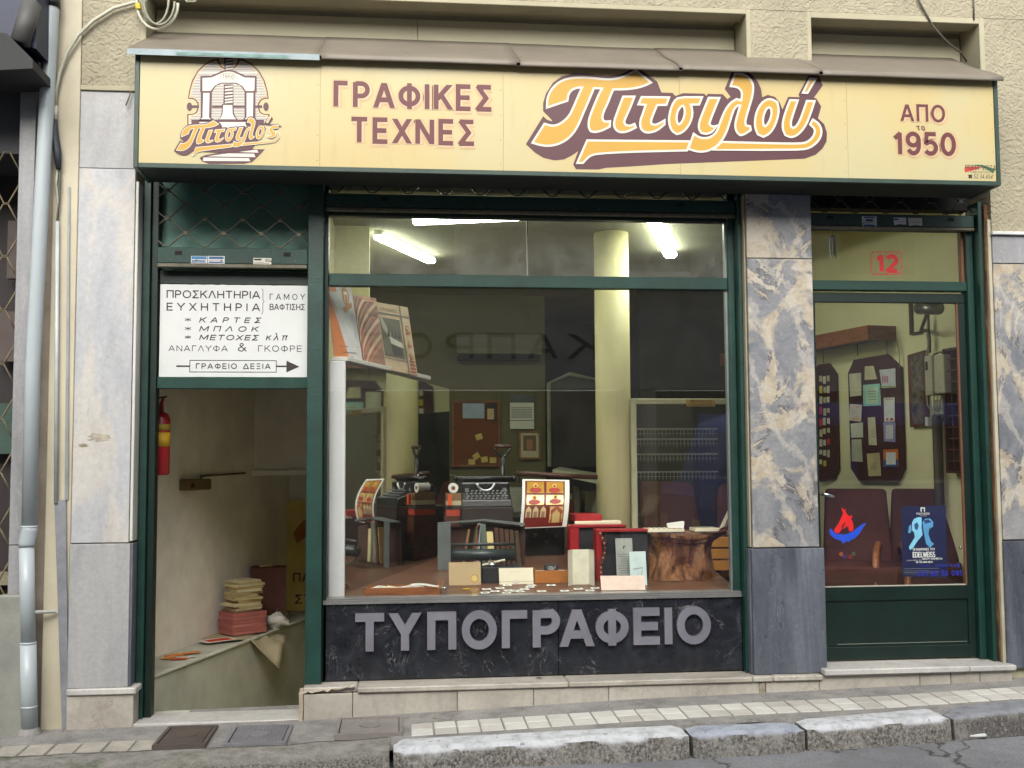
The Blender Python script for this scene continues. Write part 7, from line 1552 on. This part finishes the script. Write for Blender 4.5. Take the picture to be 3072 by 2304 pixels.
m = MB(); pr = [P(-300, -200, -.30), P(115, -200, -.30), P(112, 150, -.30), P(60, 130, -.30), P(-300, 60, -.30)]; m.poly([[(p.x, p.z) for p in pr]], fY(-.32), 0, .28); m.build('fabric', plain((40, 48, 72), .55, .25, 4), aw)
MB().tube([P(60, 130, -.36), P(95, 10, -.34)], .05, 12).build('roller', plain((84, 84, 82), .6, .2, 6), aw, smooth=True)
dp = thing('downpipe', (-1.98, -.09, 0), 'pale grey plastic downpipe with a kink near the bottom', 'downpipe')
R_ = .040; Yp = -.075
def PP(u, v): return P(u, v, Yp)
MB().tube([PP(157, -200), PP(156, 12), PP(98, 1100), PP(88, 1578)], R_, 20).build('upper_pipe', 'pvc', dp, smooth=True)
MB().tube([PP(88, 1579), PP(88, 1590), PP(80, 1628), PP(80, 1640)], [R_*1.06]*4, 20).build('elbow', 'pvc', dp, smooth=True)
MB().tube([PP(80, 1641), PP(84, 1930)], R_*.98, 20).build('lower_pipe', 'pvc', dp, smooth=True); MB().tube([PP(84, 1931), PP(88, 2190)], R_*1.06, 20).build('lower_pipe', 'pvc', dp, smooth=True)
for v, u in ((1580, 88), (1929, 84), (2120, 87)): MB().lathe(PP(u, v), [(R_*1.07, -.006), (R_*1.09, 0), (R_*1.07, .006)], 20).build('collar', 'pvc', dp, smooth=True)
MB().lathe(PP(156, 8), [(R_*1.14, -.03), (R_*1.14, .03)], 20).build('collar', 'iron_black', dp, smooth=True)
MB().lathe(PP(88, 2200), [(.07, -.05), (.062, .0), (.046, .03)], 14).build('cement_foot', 'concrete', dp, jit=.006)
MB().tube([PP(98, 1837), P(168, 1834, -.02)], .010, 8).build('bracket', C(186, 186, 180), dp)
cdt = thing('conduit', (-1.87, -.01, 0), 'thin light metal conduit running down beside the marble pier', 'conduit')
a, b = P(172, 665, -.014), P(168, 1510, -.014); MB().tube([a, b], .011, 10).build('tube', C(196, 204, 206, rough=.4), cdt, smooth=True)
mb = MB(); p = [P(u, v, -.012) for u, v in ((163, 1500), (197, 1500), (206, 2192), (186, 2192))]; mb.poly([[(q.x, q.z) for q in p]], fY(-.012), 0, .011); mb.build('cover_channel', plain((146, 149, 156), .5, .3, 6, metal=.2), cdt)
mb = MB(); p = [P(u, v, -.008) for u, v in ((203, 560), (209, 560), (204, 1499), (193, 1499))]; mb.poly([[(q.x, q.z) for q in p]], fY(-.006), 0, .005); mb.build('edge_strip', plain((160, 164, 166), .45, .25, 6, metal=.3), cdt)
# supply cable with coil
ca = thing('supply_cable', P(200, 200, -.05), 'thick pale cable arching from the coil down to a taped joint', 'cable')
MB().tube([P(u, v, -.03) for u, v in ((440, 5), (400, 8), (340, 25), (280, 62), (235, 105), (200, 160), (180, 215), (168, 270), (165, 320))], .0105, 8).build('cable', 'cable', ca, smooth=True)
MB().tube([P(165, 318, -.03), P(166, 360, -.03)], .014, 8).build('ferrule', C(214, 214, 200), ca, smooth=True)
MB().tube([P(165, 358, -.03), P(162, 400, -.03), P(172, 455, -.03), P(176, 505, -.03)], [.014, .024, .022, .014], 10).build('taped_joint', plain((58, 64, 74), .6, .2, 10), ca, smooth=True)
for dx in (-3, 3): MB().tube([P(176+dx, 500, -.02), P(174+dx*2, 555, -.02), P(176, 610, -.02), P(172, 662, -.015)], .006, 6).build('core_wire', C(90, 90, 88) if dx > 0 else 'cable', ca, smooth=True)
co_ = thing('cable_coil', P(480, 40, -.08), 'loosely coiled grey cable hanging over the corner of the sign', 'cable coil')
for k, (cx_, cy_, rx, ry) in enumerate(((472, 10, 62, 78), (466, 0, 40, 72), (478, 5, 46, 70))):
    MB().tube([P(cx_+rx*math.cos(a), cy_+ry*math.sin(a), -.05-.012*k) for a in [j*.3 for j in range(21)]], .009 if k == 0 else .007, 7).build('loop', 'cable' if k == 0 else C(150, 150, 130), co_, smooth=True)
MB().tube([P(545, -20, -.05), P(560, 5, -.05), P(585, 5, -.05), P(600, -15, -.05)], .007, 7).build('loop', C(150, 150, 130), co_, smooth=True)
MB().tube([P(413, 12, -.052), P(416, 28, -.052)], .016, 8).build('yellow_tape', C(214, 190, 60), co_)
o = MB().tube([P(2750, -20, -.02), P(2760, 10, -.015), P(2800, 80, -.012), P(2840, 125, -.012), P(2885, 160, .1), P(2900, 185, .12)], .006, 6).build('hanging_wire', C(84, 80, 70), smooth=True); tag(o, 'thin dark wire running down over the right recess of the facade', 'wire')
o = MB().tube([P(2920, -20, -.008), P(2922, 60, -.008)], .005, 6).build('hanging_wire', C(90, 86, 76), smooth=True); tag(o, 'short vertical wire on the stucco above the right recess', 'wire')
o = MB().tube([P(395, 272, -.02), P(388, 290, -.02), P(378, 316, -.03)], .004, 5).build('bent_nail', 'iron', smooth=True); tag(o, 'thin bent wire sticking out beside the left end of the sign', 'wire')
# tiny things
p = G(1617, 2035, .196); o = MB().lathe((p.x, p.y+.0, .197), [(.001, 0), (.02, .002), (.001, .006)], 8).build('dead_leaf', C(60, 48, 46)); o.scale = (1, .4, 1); tag(o, 'dark curled leaf lying on the step below the metal letters', 'leaf')
p = G(1208, 2029, .196); o = MB().box(p.x-.017, p.x+.017, p.y-.01, p.y+.01, .196, .199).build('paper_scrap', 'white'); tag(o, 'tiny white paper scrap on the step at the foot of the black marble', 'paper scrap')
p = G(2920, 2198, .01); o = MB().box(p.x-.05, p.x+.05, p.y-.05, p.y+.04, rz_(p.x)+.002, rz_(p.x)+.02).build('litter', 'white', bev=.006, jit=.003); tag(o, 'crumpled white litter on the road by the dark kerb', 'litter')
p = G(1302, 2158, .04); o = MB().lathe((p.x, p.y, gz(p.x)+.002), [(.001, 0), (.02, .002), (.001, .004)], 6).build('green_leaf', C(130, 150, 60)); o.scale = (1, .4, 1); tag(o, 'small yellow green leaf on the pavement before the tiles', 'leaf')
for k in range(70):
    x, y = random.uniform(-2.1, 3.7), random.uniform(-.78, -.03); r = random.uniform(.002, .006)
    if k == 0: gm = MB()
    gm.lathe((x, y, gz(x)+.001-.02*-y/.7), [(.001, 0), (r, r*.4), (.001, r*.8)], 5)
gm.build('grit', C(90, 84, 74), pav)['kind'] = 'stuff'

# ================================================================== ACROSS THE STREET (seen only as reflections)
op = thing('opposite_building', (1, -9.5, 0), 'pale building across the street that shows in the shop glass', 'building')
ALB = 1.0
OW = plain((206, 202, 188), .8, .15, 1.5)
MB().box(-14, 14, -9.8, -9.5, 3.7, 6.6).build('upper_wall', OW, op); MB().box(-14, 14, -10.2, -9.9, -.3, 2.5).build('shopfront_glass', plain((22, 22, 24), .3, .2, 2), op)
MB().box(-14, 14, -9.8, -9.45, 2.5, 3.7).build('fascia', plain((216, 216, 212), .7, .1, 2), op)
for x in (-9, -4.8, -.6, 3.6, 7.8, 12): MB().box(x-.25, x+.25, -9.85, -9.5, -.3, 2.5).build('pier', OW, op)
for x in (-7, -3.4, .2, 3.8, 7.4):
    w_ = MB().box(x-.6, x+.6, -9.5, -9.46, 4.3, 6.0).build('window', C(70, 74, 70), op); MB().box(x-.5, x+.5, -9.458, -9.45, 4.4, 5.9).build('pane', C(30, 32, 36, rough=.15), w_)
FO = lambda x, z, d=0: Vector((-x, -9.45+d, z))
for i, ch in enumerate('ΚΑΠΡΟΣ'):
    x = -2.95+i*.62; m = MB(); text(m, ch, (x, x+.42 if ch != 'Ι' else x+.1, 2.95, 3.32), FO, .004, .17, back=.003); m.build('letter', C(30, 28, 26), op)
vn = thing('parked_van', (4.9, -4.0, 0), 'blue parked van that shows in the glass of the shop door', 'van')
VB = plain((74, 100, 200), .25, .05, 3, spec=.7, name='blue_car_paint'); g0 = .05
sec = [(-.85, .35), (-.88, .9), (-.84, 1.15), (-.74, 1.78), (-.60, 1.92), (.60, 1.92), (.74, 1.78), (.84, 1.15), (.88, .9), (.85, .35)]
xs_ = [(2.75, .0), (2.9, .45), (3.1, .8), (3.55, 1), (6.9, 1), (7.0, .97)]
mb = MB()
for x, k in xs_:
    for y, z in sec: zz = z if z < 1.2 else 1.05+(z-1.05)*(k if k > .5 else 0); mb.v.append(Vector((x, -4.0+y*(.9+.1*k), zz+g0)))
n = len(sec)
for i in range(len(xs_)-1):
    for j in range(n): q = i*n; mb.f.append((q+j, q+(j+1) % n, q+n+(j+1) % n, q+n+j))
mb.f.append(tuple(range(n))[::-1]); mb.f.append(tuple((len(xs_)-1)*n+j for j in range(n)))
mb.build('body', VB, vn, bev=.02, seg=2)
MB().box(3.0, 6.95, -3.125, -3.11, 1.205, 1.235).build('waist_moulding', C(226, 228, 230, rough=.3), vn)
for sy in (1, -1):
    for x0, x1 in ((3.35, 4.15), (4.25, 5.4), (5.5, 6.7)):
        y = -4.0+sy*.845; y2 = -4.0+sy*.765; MB().hexa([(x0, y-.006, 1.25), (x1, y-.006, 1.25), (x1, y+.006, 1.25), (x0, y+.006, 1.25), (x0+(.25 if x0 < 3.5 else 0), y2-.006, 1.75), (x1, y2-.006, 1.75), (x1, y2+.006, 1.75), (x0+(.25 if x0 < 3.5 else 0), y2+.006, 1.75)]).build('side_window', C(16, 18, 22, rough=.1), vn)
    for x in (3.5, 6.2): w_ = MB().lathe((x, -4.0+sy*.80-.1, .37), [(.2, 0), (.32, .0), (.32, .2), (.2, .2)], 24, 'y').build('wheel', C(20, 20, 20), vn); MB().lathe((x, -4.0+sy*.80-.105, .37), [(.19, 0), (.19, .21)], 16, 'y').build('rim', 'chrome', w_)
    MB().box(2.74, 2.80, -4.0+sy*.62-.12, -4.0+sy*.62+.12, .72, .88).build('headlight', C(220, 220, 210, rough=.1), vn)
